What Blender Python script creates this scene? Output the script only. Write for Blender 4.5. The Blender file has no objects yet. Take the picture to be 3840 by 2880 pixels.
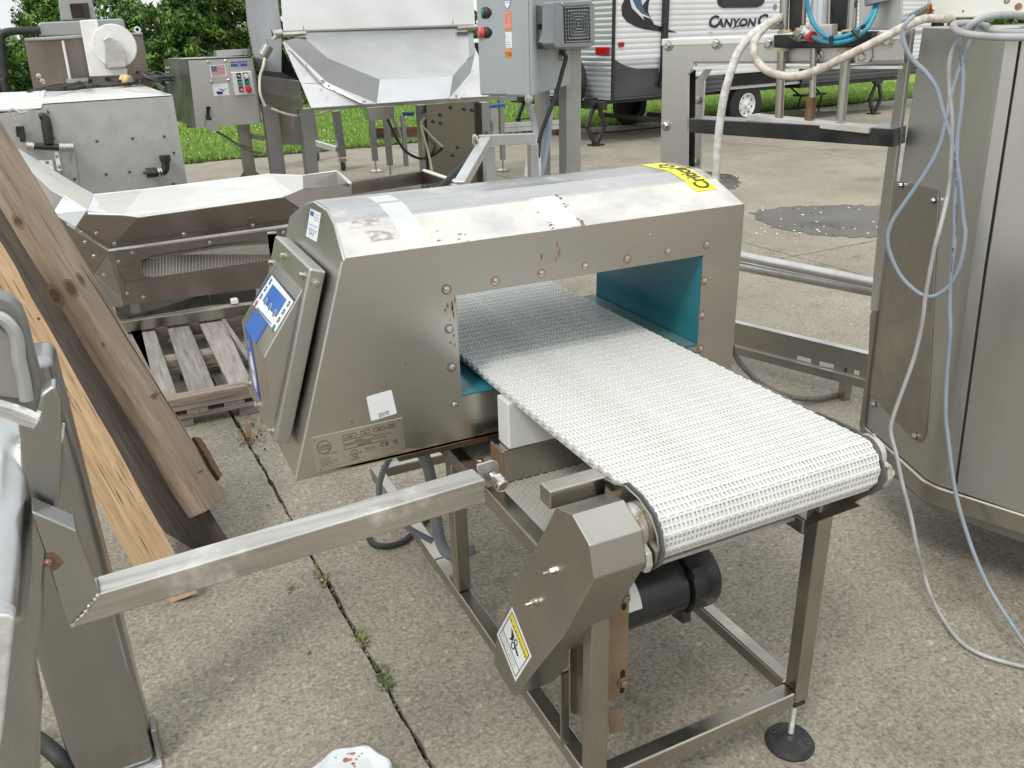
import bpy, math, random
import numpy as np
from mathutils import Vector, Matrix, noise
random.seed(7); rng = np.random.default_rng(7)
# ---------------------------------------------------------------- camera, world, sun, exposure
sc = bpy.context.scene
RW = np.array([[0.8998, 0.1918, -0.3919], [-0.4355, 0.3385, -0.8341], [-0.0273, 0.9212, 0.3882]])  # rows: world axes in camera space
U_, S_, V_ = np.linalg.svd(RW); RW = U_ @ V_
CAM = np.array([0, 0, 1.6]); F = 3150.0
cam = bpy.data.cameras.new('camera'); camo = bpy.data.objects.new('camera', cam); sc.collection.objects.link(camo)
m4 = Matrix.Identity(4)
for i in range(3):
    for j in range(3): m4[i][j] = RW[i][j]
    m4[i][3] = CAM[i]
camo.matrix_world = m4
cam.sensor_width = 36; cam.lens = 36*F/3840; cam.clip_start = .05; cam.clip_end = 500
sc.camera = camo
w = bpy.data.worlds.new('World'); sc.world = w; w.use_nodes = True
nt = w.node_tree; N = nt.nodes; L = nt.links
bg = N['Background']; sky = N.new('ShaderNodeTexSky'); sky.sky_type = 'NISHITA'; sky.sun_disc = False
SUN_EL, SUN_AZ = math.radians(52), math.radians(235)
sky.sun_elevation = SUN_EL; sky.sun_rotation = SUN_AZ
sm = N.new('ShaderNodeVectorMath'); sm.operation = 'SCALE'; sm.inputs['Scale'].default_value = .1; L.new(sky.outputs[0], sm.inputs[0])
tc = N.new('ShaderNodeTexCoord'); sp = N.new('ShaderNodeSeparateXYZ'); L.new(tc.outputs['Generated'], sp.inputs[0])
mr = N.new('ShaderNodeMapRange'); L.new(sp.outputs[2], mr.inputs[0])
mr.inputs[1].default_value = 0; mr.inputs[2].default_value = .8; mr.inputs[3].default_value = .84; mr.inputs[4].default_value = 1.3
mp = N.new('ShaderNodeMapping'); mp.inputs['Scale'].default_value = (1, 1, 3.2); L.new(tc.outputs['Generated'], mp.inputs[0])
nz = N.new('ShaderNodeTexNoise'); nz.inputs['Scale'].default_value = 3.2; nz.inputs['Detail'].default_value = 6; L.new(mp.outputs[0], nz.inputs[0])
cr = N.new('ShaderNodeValToRGB'); cr.color_ramp.elements[0].position = .3; cr.color_ramp.elements[0].color = (.72, .79, .84, 1)
cr.color_ramp.elements[1].position = .62; cr.color_ramp.elements[1].color = (1, 1, .985, 1); L.new(nz.outputs[0], cr.inputs[0])
sv = N.new('ShaderNodeVectorMath'); sv.operation = 'SCALE'; L.new(cr.outputs[0], sv.inputs[0]); L.new(mr.outputs[0], sv.inputs['Scale'])
mx = N.new('ShaderNodeMix'); mx.data_type = 'RGBA'; mx.inputs[0].default_value = .93
L.new(sm.outputs[0], mx.inputs[6]); L.new(sv.outputs[0], mx.inputs[7]); L.new(mx.outputs[2], bg.inputs[0]); bg.inputs[1].default_value = 1.0
sun = bpy.data.lights.new('sun', 'SUN'); suno = bpy.data.objects.new('sun', sun); sc.collection.objects.link(suno)
sun.energy = 1.35; sun.angle = math.radians(14); sun.color = (1, .97, .92)
sd = Vector((math.sin(SUN_AZ)*math.cos(SUN_EL), math.cos(SUN_AZ)*math.cos(SUN_EL), math.sin(SUN_EL)))
suno.rotation_euler = sd.to_track_quat('Z', 'Y').to_euler()
sc.view_settings.view_transform = 'Standard'; sc.view_settings.look = 'None'
sc.view_settings.exposure = 0.30; sc.view_settings.gamma = 1; sc.view_settings.use_curve_mapping = False

# ---------------------------------------------------------------- survey helpers: sight lines of the photograph met with real planes
def ray(px, py): return RW @ np.array([px-1920, -(py-1440), -F])
def at_z(px, py, z): r = ray(px, py); return CAM + r*(z-CAM[2])/r[2]
def at_y(px, py, y): r = ray(px, py); return CAM + r*(y-CAM[1])/r[1]
def at_x(px, py, x): r = ray(px, py); return CAM + r*(x-CAM[0])/r[0]
def on(px, py, n, p0):
    r = ray(px, py); n = np.array(n, float); return CAM + r*(n @ (np.array(p0)-CAM))/(n @ r)
def V(*a): return np.array(a, float)
def unit(v): v = np.array(v, float); return v/np.linalg.norm(v)

# ---------------------------------------------------------------- materials
MATS = {}
def mat(name, base, rough=.5, metal=0, col2=None, scale=8, stretch=(1, 1, 1), bump=0, bscale=None, spec=.5, lo=.35, hi=.65,
        spots=None, spot_scale=6, spot_lo=.62, spot_hi=.72, rvar=.12, detail=5, coat=0, trans=0):
    if name in MATS: return MATS[name]
    m = bpy.data.materials.new(name); m.use_nodes = True; t = m.node_tree; n = t.nodes; l = t.links
    b = n['Principled BSDF']; b.inputs['Roughness'].default_value = rough; b.inputs['Metallic'].default_value = metal
    b.inputs['Base Color'].default_value = (*base, 1); b.inputs['Specular IOR Level'].default_value = spec
    if coat: b.inputs['Coat Weight'].default_value = coat
    if trans: b.inputs['Subsurface Weight'].default_value = trans; b.inputs['Subsurface Scale'].default_value = .02
    tcd = n.new('ShaderNodeTexCoord'); mpp = n.new('ShaderNodeMapping'); mpp.inputs['Scale'].default_value = stretch
    l.new(tcd.outputs['Object'], mpp.inputs[0])
    no = n.new('ShaderNodeTexNoise'); no.inputs['Scale'].default_value = scale; no.inputs['Detail'].default_value = detail
    l.new(mpp.outputs[0], no.inputs[0])
    ra = n.new('ShaderNodeMapRange'); l.new(no.outputs[0], ra.inputs[0]); ra.inputs[1].default_value = lo; ra.inputs[2].default_value = hi
    last = None
    if col2 is not None:
        x = n.new('ShaderNodeMix'); x.data_type = 'RGBA'; l.new(ra.outputs[0], x.inputs[0])
        x.inputs[6].default_value = (*base, 1); x.inputs[7].default_value = (*col2, 1); last = x.outputs[2]
    if spots is not None:
        n2 = n.new('ShaderNodeTexNoise'); n2.inputs['Scale'].default_value = spot_scale; n2.inputs['Detail'].default_value = 9; n2.inputs['Roughness'].default_value = .65
        l.new(tcd.outputs['Object'], n2.inputs[0])
        r2 = n.new('ShaderNodeMapRange'); l.new(n2.outputs[0], r2.inputs[0]); r2.inputs[1].default_value = spot_lo; r2.inputs[2].default_value = spot_hi
        x = n.new('ShaderNodeMix'); x.data_type = 'RGBA'; l.new(r2.outputs[0], x.inputs[0])
        if last: l.new(last, x.inputs[6])
        else: x.inputs[6].default_value = (*base, 1)
        x.inputs[7].default_value = (*spots, 1); last = x.outputs[2]
        if metal:
            mm = n.new('ShaderNodeMapRange'); l.new(r2.outputs[0], mm.inputs[0]); mm.inputs[3].default_value = metal; mm.inputs[4].default_value = .1; l.new(mm.outputs[0], b.inputs['Metallic'])
    if last: l.new(last, b.inputs['Base Color'])
    if rvar:
        rr = n.new('ShaderNodeMapRange'); l.new(no.outputs[0], rr.inputs[0]); rr.inputs[1].default_value = .3; rr.inputs[2].default_value = .7
        rr.inputs[3].default_value = max(.03, rough-rvar); rr.inputs[4].default_value = min(1, rough+rvar); l.new(rr.outputs[0], b.inputs['Roughness'])
    if bump:
        src = no
        if bscale:
            src = n.new('ShaderNodeTexNoise'); src.inputs['Scale'].default_value = bscale; src.inputs['Detail'].default_value = 3; l.new(mpp.outputs[0], src.inputs[0])
        bp = n.new('ShaderNodeBump'); bp.inputs['Strength'].default_value = bump; bp.inputs['Distance'].default_value = .002
        l.new(src.outputs[0], bp.inputs['Height']); l.new(bp.outputs[0], b.inputs['Normal'])
    MATS[name] = m; return m
def steel(name, base=(.52, .49, .45), rough=.36, stretch=(1, 1, 1), col2=None, **k):
    return mat(name, base, rough, 1.0, col2 or tuple(c*.8 for c in base), stretch=stretch, bump=k.pop('bump', .12), bscale=k.pop('bscale', 60), **k)
RUST = (.19, .07, .03)
S_face = steel('brushed stainless sheet', (.60, .58, .54), .32, (.25, 1, 1), scale=5, col2=(.47, .45, .41), spots=(.16, .075, .04), spot_scale=9, spot_lo=.70, spot_hi=.78)

S_frame = steel('stained stainless tube', (.45, .42, .37), .30, (1, 1, 1), scale=7, spots=(.22, .10, .045), spot_scale=5, spot_lo=.60, spot_hi=.85)
S_bright = steel('bright satin stainless', (.68, .67, .65), .30, (1, 1, .3), scale=6)
S_panel = steel('grey stainless panel', (.65, .635, .60), .41, (1, 1, .25), scale=4, spots=(.25, .15, .09), spot_scale=6, spot_lo=.68, spot_hi=.8)
S_dull = mat('dull weathered aluminium', (.50, .495, .48), .55, .6, (.43, .425, .41), scale=9, spots=(.30, .27, .22), spot_scale=4, spot_lo=.62, spot_hi=.85, bump=.2, bscale=90)
S_white = mat('bright bead blasted sheet', (.80, .79, .76), .5, .6, (.66, .65, .62), scale=5, bump=.1, bscale=120)
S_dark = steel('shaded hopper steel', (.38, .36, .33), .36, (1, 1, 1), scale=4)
CHROME = mat('plated bolt steel', (.68, .66, .62), .25, 1, (.45, .42, .38), scale=90)
BLACK = mat('black rubber', (.012, .013, .014), .55, 0, (.03, .03, .03), scale=30, bump=.2)
BLACKP = mat('black painted steel', (.012, .013, .015), .35, 0, (.03, .028, .026), scale=12, bump=.1)
WHITE_P = mat('white plastic', (.80, .80, .77), .45, 0, (.72, .71, .67), scale=14, trans=.08)
UHMW = mat('milky white block', (.70, .72, .68), .4, 0, (.62, .64, .58), scale=6, spots=(.30, .17, .07), spot_scale=7, spot_lo=.68, spot_hi=.8, trans=.2)
TEAL = mat('teal tunnel lining', (.02, .155, .20), .24, 0, (.03, .20, .24), scale=3)
STICK = mat('white sticker', (.80, .81, .82), .35, 0)
INK = mat('black print', (.015, .015, .018), .5, 0)
BLUE = mat('blue print', (.03, .12, .42), .35, 0)
RED = mat('red print', (.55, .03, .03), .4, 0)
GREEN = mat('green print', (.02, .22, .10), .4, 0)
YELLOW = mat('yellow tape', (.85, .78, .02), .4, 0)
RUSTM = mat('rust stain', (.22, .085, .035), .85, 0, (.32, .16, .08), scale=40)
GREYBOX = mat('grey painted enclosure', (.36, .39, .40), .42, 0, (.33, .36, .37), scale=4, bump=.05)
GREYCAST = mat('grey cast housing', (.20, .215, .23), .4, .2, (.26, .27, .28), scale=16, bump=.2)
GCABLE = mat('pale grey cable', (.42, .43, .44), .5, 0, (.30, .29, .28), scale=14)
BCABLE = mat('blue grey cable', (.22, .27, .33), .45, 0, (.29, .33, .37), scale=10)
DARKHOLE = mat('dark opening and shade', (.008, .008, .008), .9, 0)

# ---------------------------------------------------------------- mesh helpers
ROOTLOC = {}
def thing(name, label, cat, loc=(0, 0, 0), group=None, kind=None):
    o = bpy.data.objects.new(name, None); sc.collection.objects.link(o); o.location = tuple(float(c) for c in loc); o.empty_display_size = .1
    o['label'] = label; o['category'] = cat
    if group: o['group'] = group
    if kind: o['kind'] = kind
    ROOTLOC[o] = np.array(loc, float); return o
def tag(o, label, cat, group=None, kind=None):
    if label: o['label'] = label
    if cat: o['category'] = cat
    if group: o['group'] = group
    if kind: o['kind'] = kind
    return o
class M:
    def __init__(s): s.v = []; s.f = []
    def add(s, vs, fs):
        b = len(s.v); s.v += [tuple(float(c) for c in p) for p in vs]; s.f += [tuple(i+b for i in f) for f in fs]; return s
    def box(s, x0, x1, y0, y1, z0, z1): return s.obox(V((x0+x1)/2, (y0+y1)/2, (z0+z1)/2), V((x1-x0)/2, 0, 0), V(0, (y1-y0)/2, 0), V(0, 0, (z1-z0)/2))
    def obox(s, c, a, b, d):
        vs = [c+i*a+j*b+k*d for k in (-1, 1) for j in (-1, 1) for i in (-1, 1)]
        fs = [(0, 2, 3, 1), (4, 5, 7, 6), (0, 1, 5, 4), (2, 6, 7, 3), (0, 4, 6, 2), (1, 3, 7, 5)]
        if np.dot(np.cross(a, b), d) < 0: fs = [f[::-1] for f in fs]
        return s.add(vs, fs)
    def bar(s, p, q, w, h, up=(0, 0, 1)):
        p = np.array(p, float); q = np.array(q, float); d = q-p; a = unit(np.cross(d, up)); u = unit(np.cross(a, d))
        return s.obox((p+q)/2, d/2, a*w/2, u*h/2)
    def plate(s, pts, n, th):
        pts = [np.array(p, float) for p in pts]; n = unit(n); k = len(pts)
        ar = sum((np.cross(pts[i], pts[(i+1) % k]) for i in range(k)), np.zeros(3))
        if np.dot(ar, n) < 0: pts = pts[::-1]
        vs = pts+[p-n*th for p in pts]
        fs = [tuple(range(k)), tuple(range(2*k-1, k-1, -1))]+[(i, i+k, (i+1) % k+k, (i+1) % k) for i in range(k)]
        return s.add(vs, fs)
    def tube(s, pts, r, n=10, caps=True, smooth=0):
        pts = [np.array(p, float) for p in pts]
        k0 = len(pts)
        if smooth: pts = curve(pts, smooth)
        k = len(pts); rs = [r]*k if not hasattr(r, '__len__') else (r if len(r) == k else list(np.interp(np.linspace(0, 1, k), np.linspace(0, 1, len(r)), r)))
        t = [unit(pts[min(i+1, k-1)]-pts[max(i-1, 0)]) for i in range(k)]
        u = np.cross(t[0], (0, 0, 1)); u = unit(u) if np.linalg.norm(u) > .05 else V(1, 0, 0)
        vs = []
        for i in range(k):
            u = unit(u-t[i]*np.dot(u, t[i])); v2 = np.cross(t[i], u)
            for j in range(n): a = 2*math.pi*j/n; vs.append(pts[i]+rs[i]*(math.cos(a)*u+math.sin(a)*v2))
        fs = [(i*n+j, i*n+(j+1) % n, (i+1)*n+(j+1) % n, (i+1)*n+j) for i in range(k-1) for j in range(n)]
        if caps: fs += [tuple(range(n-1, -1, -1)), tuple(range((k-1)*n, k*n))]
        return s.add(vs, fs)
    def lathe(s, p, ax, prof, n=20):
        p = np.array(p, float); ax = unit(ax)
        u = np.cross(ax, (0, 0, 1)); u = unit(u) if np.linalg.norm(u) > .05 else V(1, 0, 0); v2 = np.cross(ax, u); k = len(prof)
        vs = [p+ax*t+r*(math.cos(2*math.pi*j/n)*u+math.sin(2*math.pi*j/n)*v2) for t, r in prof for j in range(n)]
        fs = [(i*n+j, i*n+(j+1) % n, (i+1)*n+(j+1) % n, (i+1)*n+j) for i in range(k-1) for j in range(n)]
        fs += [tuple(range(n-1, -1, -1)), tuple(range((k-1)*n, k*n))]
        return s.add(vs, fs)
    def build(s, name, mt, parent=None, bevel=0, label=None, cat=None, group=None, kind=None, seg=2, loc=None, ang=35):
        off = ROOTLOC[parent] if parent is not None else (np.array(loc, float) if loc is not None else np.zeros(3))
        me = bpy.data.meshes.new(name); me.from_pydata([tuple(np.array(p)-off) for p in s.v], [], s.f); me.update()
        me.shade_smooth(); me.set_sharp_from_angle(angle=math.radians(ang))
        for m_ in (mt if isinstance(mt, (list, tuple)) else [mt]): me.materials.append(m_)
        o = bpy.data.objects.new(name, me); sc.collection.objects.link(o)
        if parent is not None: o.parent = parent
        else: o.location = tuple(off)
        ROOTLOC[o] = off
        if bevel:
            b = o.modifiers.new('bevel', 'BEVEL'); b.width = bevel; b.segments = seg; b.limit_method = 'ANGLE'; b.angle_limit = math.radians(25); b.harden_normals = True
        return tag(o, label, cat, group, kind)
def curve(pts, sub=6):
    pts = [np.array(p, float) for p in pts]; P = [2*pts[0]-pts[1]]+pts+[2*pts[-1]-pts[-2]]; out = []
    for i in range(1, len(P)-2):
        a, b, c, d = P[i-1], P[i], P[i+1], P[i+2]
        for k in range(sub):
            t = k/sub; out.append(.5*(2*b+(c-a)*t+(2*a-5*b+4*c-d)*t*t+(3*b-a-3*c+d)*t**3))
    out.append(pts[-1]); return out
def link_copy(o, parent=None, loc=None, rot=None, name=None):
    c = o.copy(); sc.collection.objects.link(c)
    if parent is not None: c.parent = parent
    if loc is not None: c.location = loc
    if rot is not None: c.rotation_euler = rot
    return c
BOLT = {}
def bolt(parent, p, n, r=.007, h=.006, name='bolt', m=None, stud=0):
    m = m or CHROME; key = (round(r, 4), round(h, 4), m.name, stud)
    n = Vector(unit(n))
    if key not in BOLT:
        b = M(); b.lathe((0, 0, 0), (0, 0, 1), [(0, r*1.45), (r*.22, r*1.45), (r*.25, r*1.3)], 14); b.lathe((0, 0, r*.2), (0, 0, 1), [(0, r), (h*.85, r), (h, r*.8)], 6)
        if stud: b.lathe((0, 0, h), (0, 0, 1), [(0, r*.5), (stud, r*.5), (stud+.001, r*.4)], 10)
        me = bpy.data.meshes.new('bolt'); me.from_pydata([tuple(q) for q in b.v], [], b.f); me.materials.append(m); me.shade_smooth(); me.set_sharp_from_angle(angle=.5); BOLT[key] = me
    o = bpy.data.objects.new(name, BOLT[key]); sc.collection.objects.link(o); o.parent = parent
    o.location = tuple(np.array(p, float)-ROOTLOC[parent]); q = n.to_track_quat('Z', 'Y'); o.rotation_euler = (q @ Matrix.Rotation(random.random(), 3, 'Z').to_quaternion()).to_euler()
    return o
def text(s, p0, p1, n, h, m, parent, name='lettering', off=.0012, depth=0, shear=0, bold=0):
    """line of lettering from baseline point p0 to p1 on the surface with normal n, letters h high"""
    cu = bpy.data.curves.new('t', 'FONT'); cu.body = s; cu.size = 1; cu.shear = shear; cu.offset = bold; cu.resolution_u = 2
    o = bpy.data.objects.new('t', cu); sc.collection.objects.link(o)
    dg = bpy.context.evaluated_depsgraph_get(); me = bpy.data.meshes.new_from_object(o.evaluated_get(dg))
    bpy.data.objects.remove(o); vs = [v.co.copy() for v in me.vertices]
    x0 = min(v.x for v in vs); x1 = max(v.x for v in vs); p0 = np.array(p0, float); p1 = np.array(p1, float); n = unit(n)
    X = p1-p0; Y = unit(np.cross(n, X)); rl = ROOTLOC[parent]
    for v in me.vertices:
        q = p0+X*((v.co.x-x0)/(x1-x0))+Y*(v.co.y/.7*h)+n*off-rl; v.co = Vector(q)
    me.materials.clear(); me.materials.append(m); me.update()
    q = bpy.data.objects.new(name, me); sc.collection.objects.link(q); q.parent = parent; ROOTLOC[q] = rl; return q
def decal(name, pts, n, m, parent, th=.0006, off=None, label=None):
    off = th if off is None else off; n = unit(n)
    return M().plate([np.array(p)+n*off for p in pts], n, th).build(name, m, parent, label=label)
def disc(c, n, r, k=24, sx=1):
    n = unit(n); u = np.cross(n, (0, 0, 1)); u = unit(u) if np.linalg.norm(u) > .05 else V(1, 0, 0); v = np.cross(n, u)
    return [np.array(c)+r*(sx*math.cos(2*math.pi*i/k)*u+math.sin(2*math.pi*i/k)*v) for i in range(k)]
def ring(c, n, r0, r1, th, k=24, sx=1):
    b = M(); A = disc(c, n, r1, k, sx); B = disc(c, n, r0, k, sx); n = unit(n)
    for i in range(k):
        j = (i+1) % k; b.plate([A[i], A[j], B[j], B[i]], n, th)
    return b
# ---------------------------------------------------------------- ground, grass, trees
def concrete():
    m = bpy.data.materials.new('exposed aggregate concrete'); m.use_nodes = True; t = m.node_tree; n = t.nodes; l = t.links; b = n['Principled BSDF']
    g = n.new('ShaderNodeNewGeometry'); P = g.outputs['Position']
    def nz(s, d=4, r=.6):
        x = n.new('ShaderNodeTexNoise'); x.inputs['Scale'].default_value = s; x.inputs['Detail'].default_value = d; x.inputs['Roughness'].default_value = r; l.new(P, x.inputs[0]); return x.outputs[0]
    def ramp(src, st):
        r = n.new('ShaderNodeValToRGB'); r.color_ramp.elements[0].position = st[0][0]; r.color_ramp.elements[0].color = (*st[0][1], 1)
        r.color_ramp.elements[1].position = st[-1][0]; r.color_ramp.elements[1].color = (*st[-1][1], 1)
        for p, c in st[1:-1]: e = r.color_ramp.elements.new(p); e.color = (*c, 1)
        l.new(src, r.inputs[0]); return r.outputs[0]
    def mix(a, c, f, mode='MIX'):
        x = n.new('ShaderNodeMix'); x.data_type = 'RGBA'; x.blend_type = mode
        if isinstance(f, float): x.inputs[0].default_value = f
        else: l.new(f, x.inputs[0])
        for s_, q in ((6, a), (7, c)):
            if isinstance(q, tuple): x.inputs[s_].default_value = (*q, 1)
            else: l.new(q, x.inputs[s_])
        return x.outputs[2]
    big = ramp(nz(.9, 5), [(.3, (.272, .248, .205)), (.5, (.318, .292, .243)), (.72, (.37, .34, .285))])
    grain = ramp(nz(95, 5, .75), [(.30, (.30, .29, .28)), (.44, (.82, .81, .80)), (.60, (1.18, 1.16, 1.13)), (.72, (1.9, 1.88, 1.82))])
    c = mix(big, grain, 1.0, 'MULTIPLY')
    vo = n.new('ShaderNodeTexVoronoi'); vo.inputs['Scale'].default_value = 75; l.new(P, vo.inputs[0])
    peb = ramp(vo.outputs['Color'], [(.0, (.62, .6, .56)), (.5, (1, 1, 1)), (.86, (1.02, 1, .96)), (.97, (1.5, 1.5, 1.45))])
    c = mix(c, peb, .75, 'MULTIPLY')
    st2 = ramp(nz(.55, 8, .68), [(.34, (.70, .68, .66)), (.43, (.95, .95, .94)), (.56, (1, 1, 1)), (.66, (1.08, 1.07, 1.02))]); c = mix(c, st2, 1.0, 'MULTIPLY')
    dk = ramp(nz(2.6, 7, .7), [(.27, (.55, .53, .52)), (.37, (.88, .87, .86)), (.48, (1, 1, 1))]); c = mix(c, dk, 1.0, 'MULTIPLY')
    l.new(c, b.inputs['Base Color']); b.inputs['Roughness'].default_value = .85; b.inputs['Specular IOR Level'].default_value = .25
    bp = n.new('ShaderNodeBump'); bp.inputs['Strength'].default_value = .55; bp.inputs['Distance'].default_value = .003; l.new(nz(140, 4, .7), bp.inputs['Height']); l.new(bp.outputs[0], b.inputs['Normal'])
    return m
CONC = concrete()
yard = thing('concrete_yard', 'concrete yard', 'yard', (0, 0, 0)); yard['kind'] = 'structure'
for k_ in ('label', 'category'): del yard[k_]
GO = V(4.5, 4.6, 0); GX = V(1, .045, 0); GY = V(-.045, 1, 0); SP = 4.2
def slab(i, j):
    near = (i in (-1, -2, 0)) and (j in (-1, -2, 0)); step = .05 if near else .6; g = .0055 if near else .008
    x0, x1, y0, y1 = i*SP+g, (i+1)*SP-g, j*SP+g, (j+1)*SP-g
    pts = []; k = int(SP/step)
    jit = lambda: (random.uniform(-.0035, .0045)+(random.random() < .08)*random.uniform(0, .008)) if near else 0
    for a in range(k): pts.append((x0+(x1-x0)*a/k, y0+jit()))
    for a in range(k): pts.append((x1-jit(), y0+(y1-y0)*a/k))
    for a in range(k): pts.append((x1-(x1-x0)*a/k, y1-jit()))
    for a in range(k): pts.append((x0+jit(), y1-(y1-y0)*a/k))
    P = [GO+GX*p[0]+GY*p[1] for p in pts]
    M().plate(P, (0, 0, 1), .1).build('slab', CONC, yard)
for i in range(-5, 7):
    for j in range(-3, 2): slab(i, j)
soil = mat('dark joint soil', (.030, .026, .018), .95, 0, (.055, .05, .03), scale=60, bump=.4)
M().box(-90, 140, -60, 16, -.2, -.035).build('subsoil', soil, kind='structure')
gg = mat('lawn ground', (.12, .24, .028), .95, 0, (.18, .32, .035), scale=1.3, bump=.6, bscale=40)
M().plate([GO+GX*-80+GY*8.42, GO+GX*120+GY*8.42, V(140, 140, .02), V(-120, 140, .02)], (0, 0, 1), .3).build('lawn', gg, kind='structure')
M().box(-160, -17, -60, 12, -.03, -.01).build('ground_west', mat('gravel ground', (.25, .23, .2), .9, 0, (.2, .18, .16), scale=3), kind='structure')
M().box(34.5, 160, -60, 13, -.03, -.01).build('ground_east', MATS['gravel ground'], kind='structure')
M().box(-17, 34.5, -60, -8, -.03, -.01).build('ground_south', MATS['gravel ground'], kind='structure')
def tris(name, C0, A, B, D, mt, **k):
    n = len(C0); v = np.stack([A, B, D], 1).reshape(-1, 3); f = np.arange(3*n).reshape(n, 3)
    me = bpy.data.meshes.new(name); me.vertices.add(3*n); me.vertices.foreach_set('co', v.ravel()); me.loops.add(3*n); me.loops.foreach_set('vertex_index', f.ravel().astype('i4'))
    me.polygons.add(n); me.polygons.foreach_set('loop_start', (np.arange(n)*3).astype('i4')); me.polygons.foreach_set('loop_total', np.full(n, 3, 'i4')); me.update(); me.validate()
    for m_ in (mt if isinstance(mt, list) else [mt]): me.materials.append(m_)
    if isinstance(mt, list): me.polygons.foreach_set('material_index', rng.integers(0, len(mt), n).astype('i4'))
    o = bpy.data.objects.new(name, me); sc.collection.objects.link(o)
    for a, q in k.items(): o[a] = q
    return o
def leafmat(name, c, c2):
    m = mat(name, c, .55, 0, c2, scale=2, rvar=0); b = m.node_tree.nodes['Principled BSDF']; b.inputs['Transmission Weight'].default_value = 0; return m
n = 150000
gx = rng.uniform(-1, 20, n); gy = 8.40+rng.random(n)**1.6*12; base = GO[None]+gx[:, None]*GX+gy[:, None]*GY-4.5*GX; base[:, 2] = .015
hh = rng.uniform(.035, .085, n)[:, None]; a = rng.uniform(0, 6.28, n); wv = np.stack([np.cos(a), np.sin(a), 0*a], 1)*rng.uniform(.006, .013, n)[:, None]
tip = base+np.stack([rng.normal(0, .02, n), rng.normal(0, .02, n), 0*a], 1)+np.array([0, 0, 1])*hh
tris('grass', base, base-wv, base+wv, tip, [leafmat('grass blade', (.18, .29, .045), (.25, .38, .065)), leafmat('grass blade dark', (.10, .21, .022), (.15, .28, .03)), leafmat('grass blade light', (.30, .42, .10), (.36, .46, .13))], kind='stuff')
n = 9000; gx = rng.uniform(-1, 20, n); gy = 8.34+rng.random(n)*.16+.05*np.sin(gx*7); base = GO[None]+gx[:, None]*GX+gy[:, None]*GY-4.5*GX; base[:, 2] = .002
a = rng.uniform(0, 6.28, n); wv = np.stack([np.cos(a), np.sin(a), 0*a], 1)*.014; w2 = np.stack([-np.sin(a), np.cos(a), rng.uniform(0, 1.5, n)], 1)*.018
tris('leaf_litter', base, base-wv, base+wv, base+w2, [mat('dry litter', (.12, .09, .06), .9), mat('dark litter', (.05, .045, .03), .9)], kind='stuff')
# white clover heads
n = 420; gx = rng.uniform(0, 14, n); gy = 8.5+rng.random(n)*7; base = GO[None]+gx[:, None]*GX+gy[:, None]*GY-4.5*GX; base[:, 2] = .07
a = rng.uniform(0, 6.28, n); wv = np.stack([np.cos(a), np.sin(a), 0*a], 1)*.014
tris('clover_flowers', base, base-wv, base+wv, base+V(0, .008, .022)[None], mat('clover petal', (.75, .76, .70), .7), kind='stuff')
# trees
LM = [leafmat('foliage mid', (.05, .115, .018), (.075, .16, .024)), leafmat('foliage dark', (.018, .045, .010), (.03, .07, .014)), leafmat('foliage light', (.13, .24, .035), (.17, .29, .045)), leafmat('foliage mid two', (.065, .14, .02), (.085, .17, .025))]
BARK = mat('bark', (.06, .045, .03), .9, 0, (.10, .08, .055), scale=20, bump=.5)
def make_tree(kind, h, rad, nl, label):
    r = thing('evergreen_tree' if kind else 'bushy_tree', label, 'tree')
    t = M(); t.tube([V(0, 0, 0), V(.03, .02, h*.35), V(-.03, .04, h*.7), V(0, 0, h*.95)], [.10, .075, .045, .01], 8)
    for i in range(16):
        a = random.uniform(0, 6.28); z = h*random.uniform(.12, .85); rr = rad*(1-z/h*.8)*.75
        t.tube([V(0, 0, z), V(math.cos(a)*rr*.5, math.sin(a)*rr*.5, z+.12*h*random.random()), V(math.cos(a)*rr, math.sin(a)*rr, z+.18*h*random.random())], [.03, .018, .006], 5)
    t.build('trunk', BARK, r)
    nc = 150; cl = []
    for i in range(nc):
        z = random.random()**.85; a = random.uniform(0, 6.28)
        env = (1-z**1.6)**.6 if kind == 0 else (1-z)**.75*.95+.05
        q = random.uniform(.35, 1.0)**.5*env*rad*random.uniform(.75, 1.12)
        cl.append((math.cos(a)*q, math.sin(a)*q, h*(.03+.97*z)*random.uniform(.96, 1.05), random.uniform(.12, .30)*rad**.5))
    cl = np.array(cl); ix = rng.integers(0, nc, nl); d = rng.normal(0, 1, (nl, 3)); d /= np.linalg.norm(d, axis=1)[:, None]
    c = cl[ix, :3]+d*cl[ix, 3][:, None]*(rng.random(nl)**.45)[:, None]*np.array([1, 1, .75]); s = rng.uniform(.03, .075, nl)[:, None]
    u = rng.normal(0, 1, (nl, 3)); u /= np.linalg.norm(u, axis=1)[:, None]; v = np.cross(u, d+.01); v /= np.linalg.norm(v, axis=1)[:, None]
    o = tris('crown', c, c-u*s*.5, c+u*s*.5, c+v*s*1.5+np.array([0, 0, .2])*s, LM)
    mi = (ix*7 % 4); mi = np.where(rng.random(nl) < .3, rng.integers(0, 4, nl), mi); o.data.polygons.foreach_set('material_index', mi.astype('i4')); o.parent = r
    return r
def put_tree(src, x, y, s, label, first=[True]):
    c = src.copy(); sc.collection.objects.link(c)
    for ch in src.children: d = ch.copy(); sc.collection.objects.link(d); d.parent = c
    c.location = (x, y, 0); c.scale = (s, s, s*random.uniform(.92, 1.08)); c.rotation_euler = (0, 0, random.uniform(0, 6.28)); c['label'] = label; c['group'] = 'hedge of trees behind the lawn'
T0 = make_tree(0, 3.2, 1.35, 26000, ''); T1 = make_tree(1, 3.4, 1.05, 24000, ''); T2 = make_tree(0, 2.6, 1.5, 26000, '')
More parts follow.
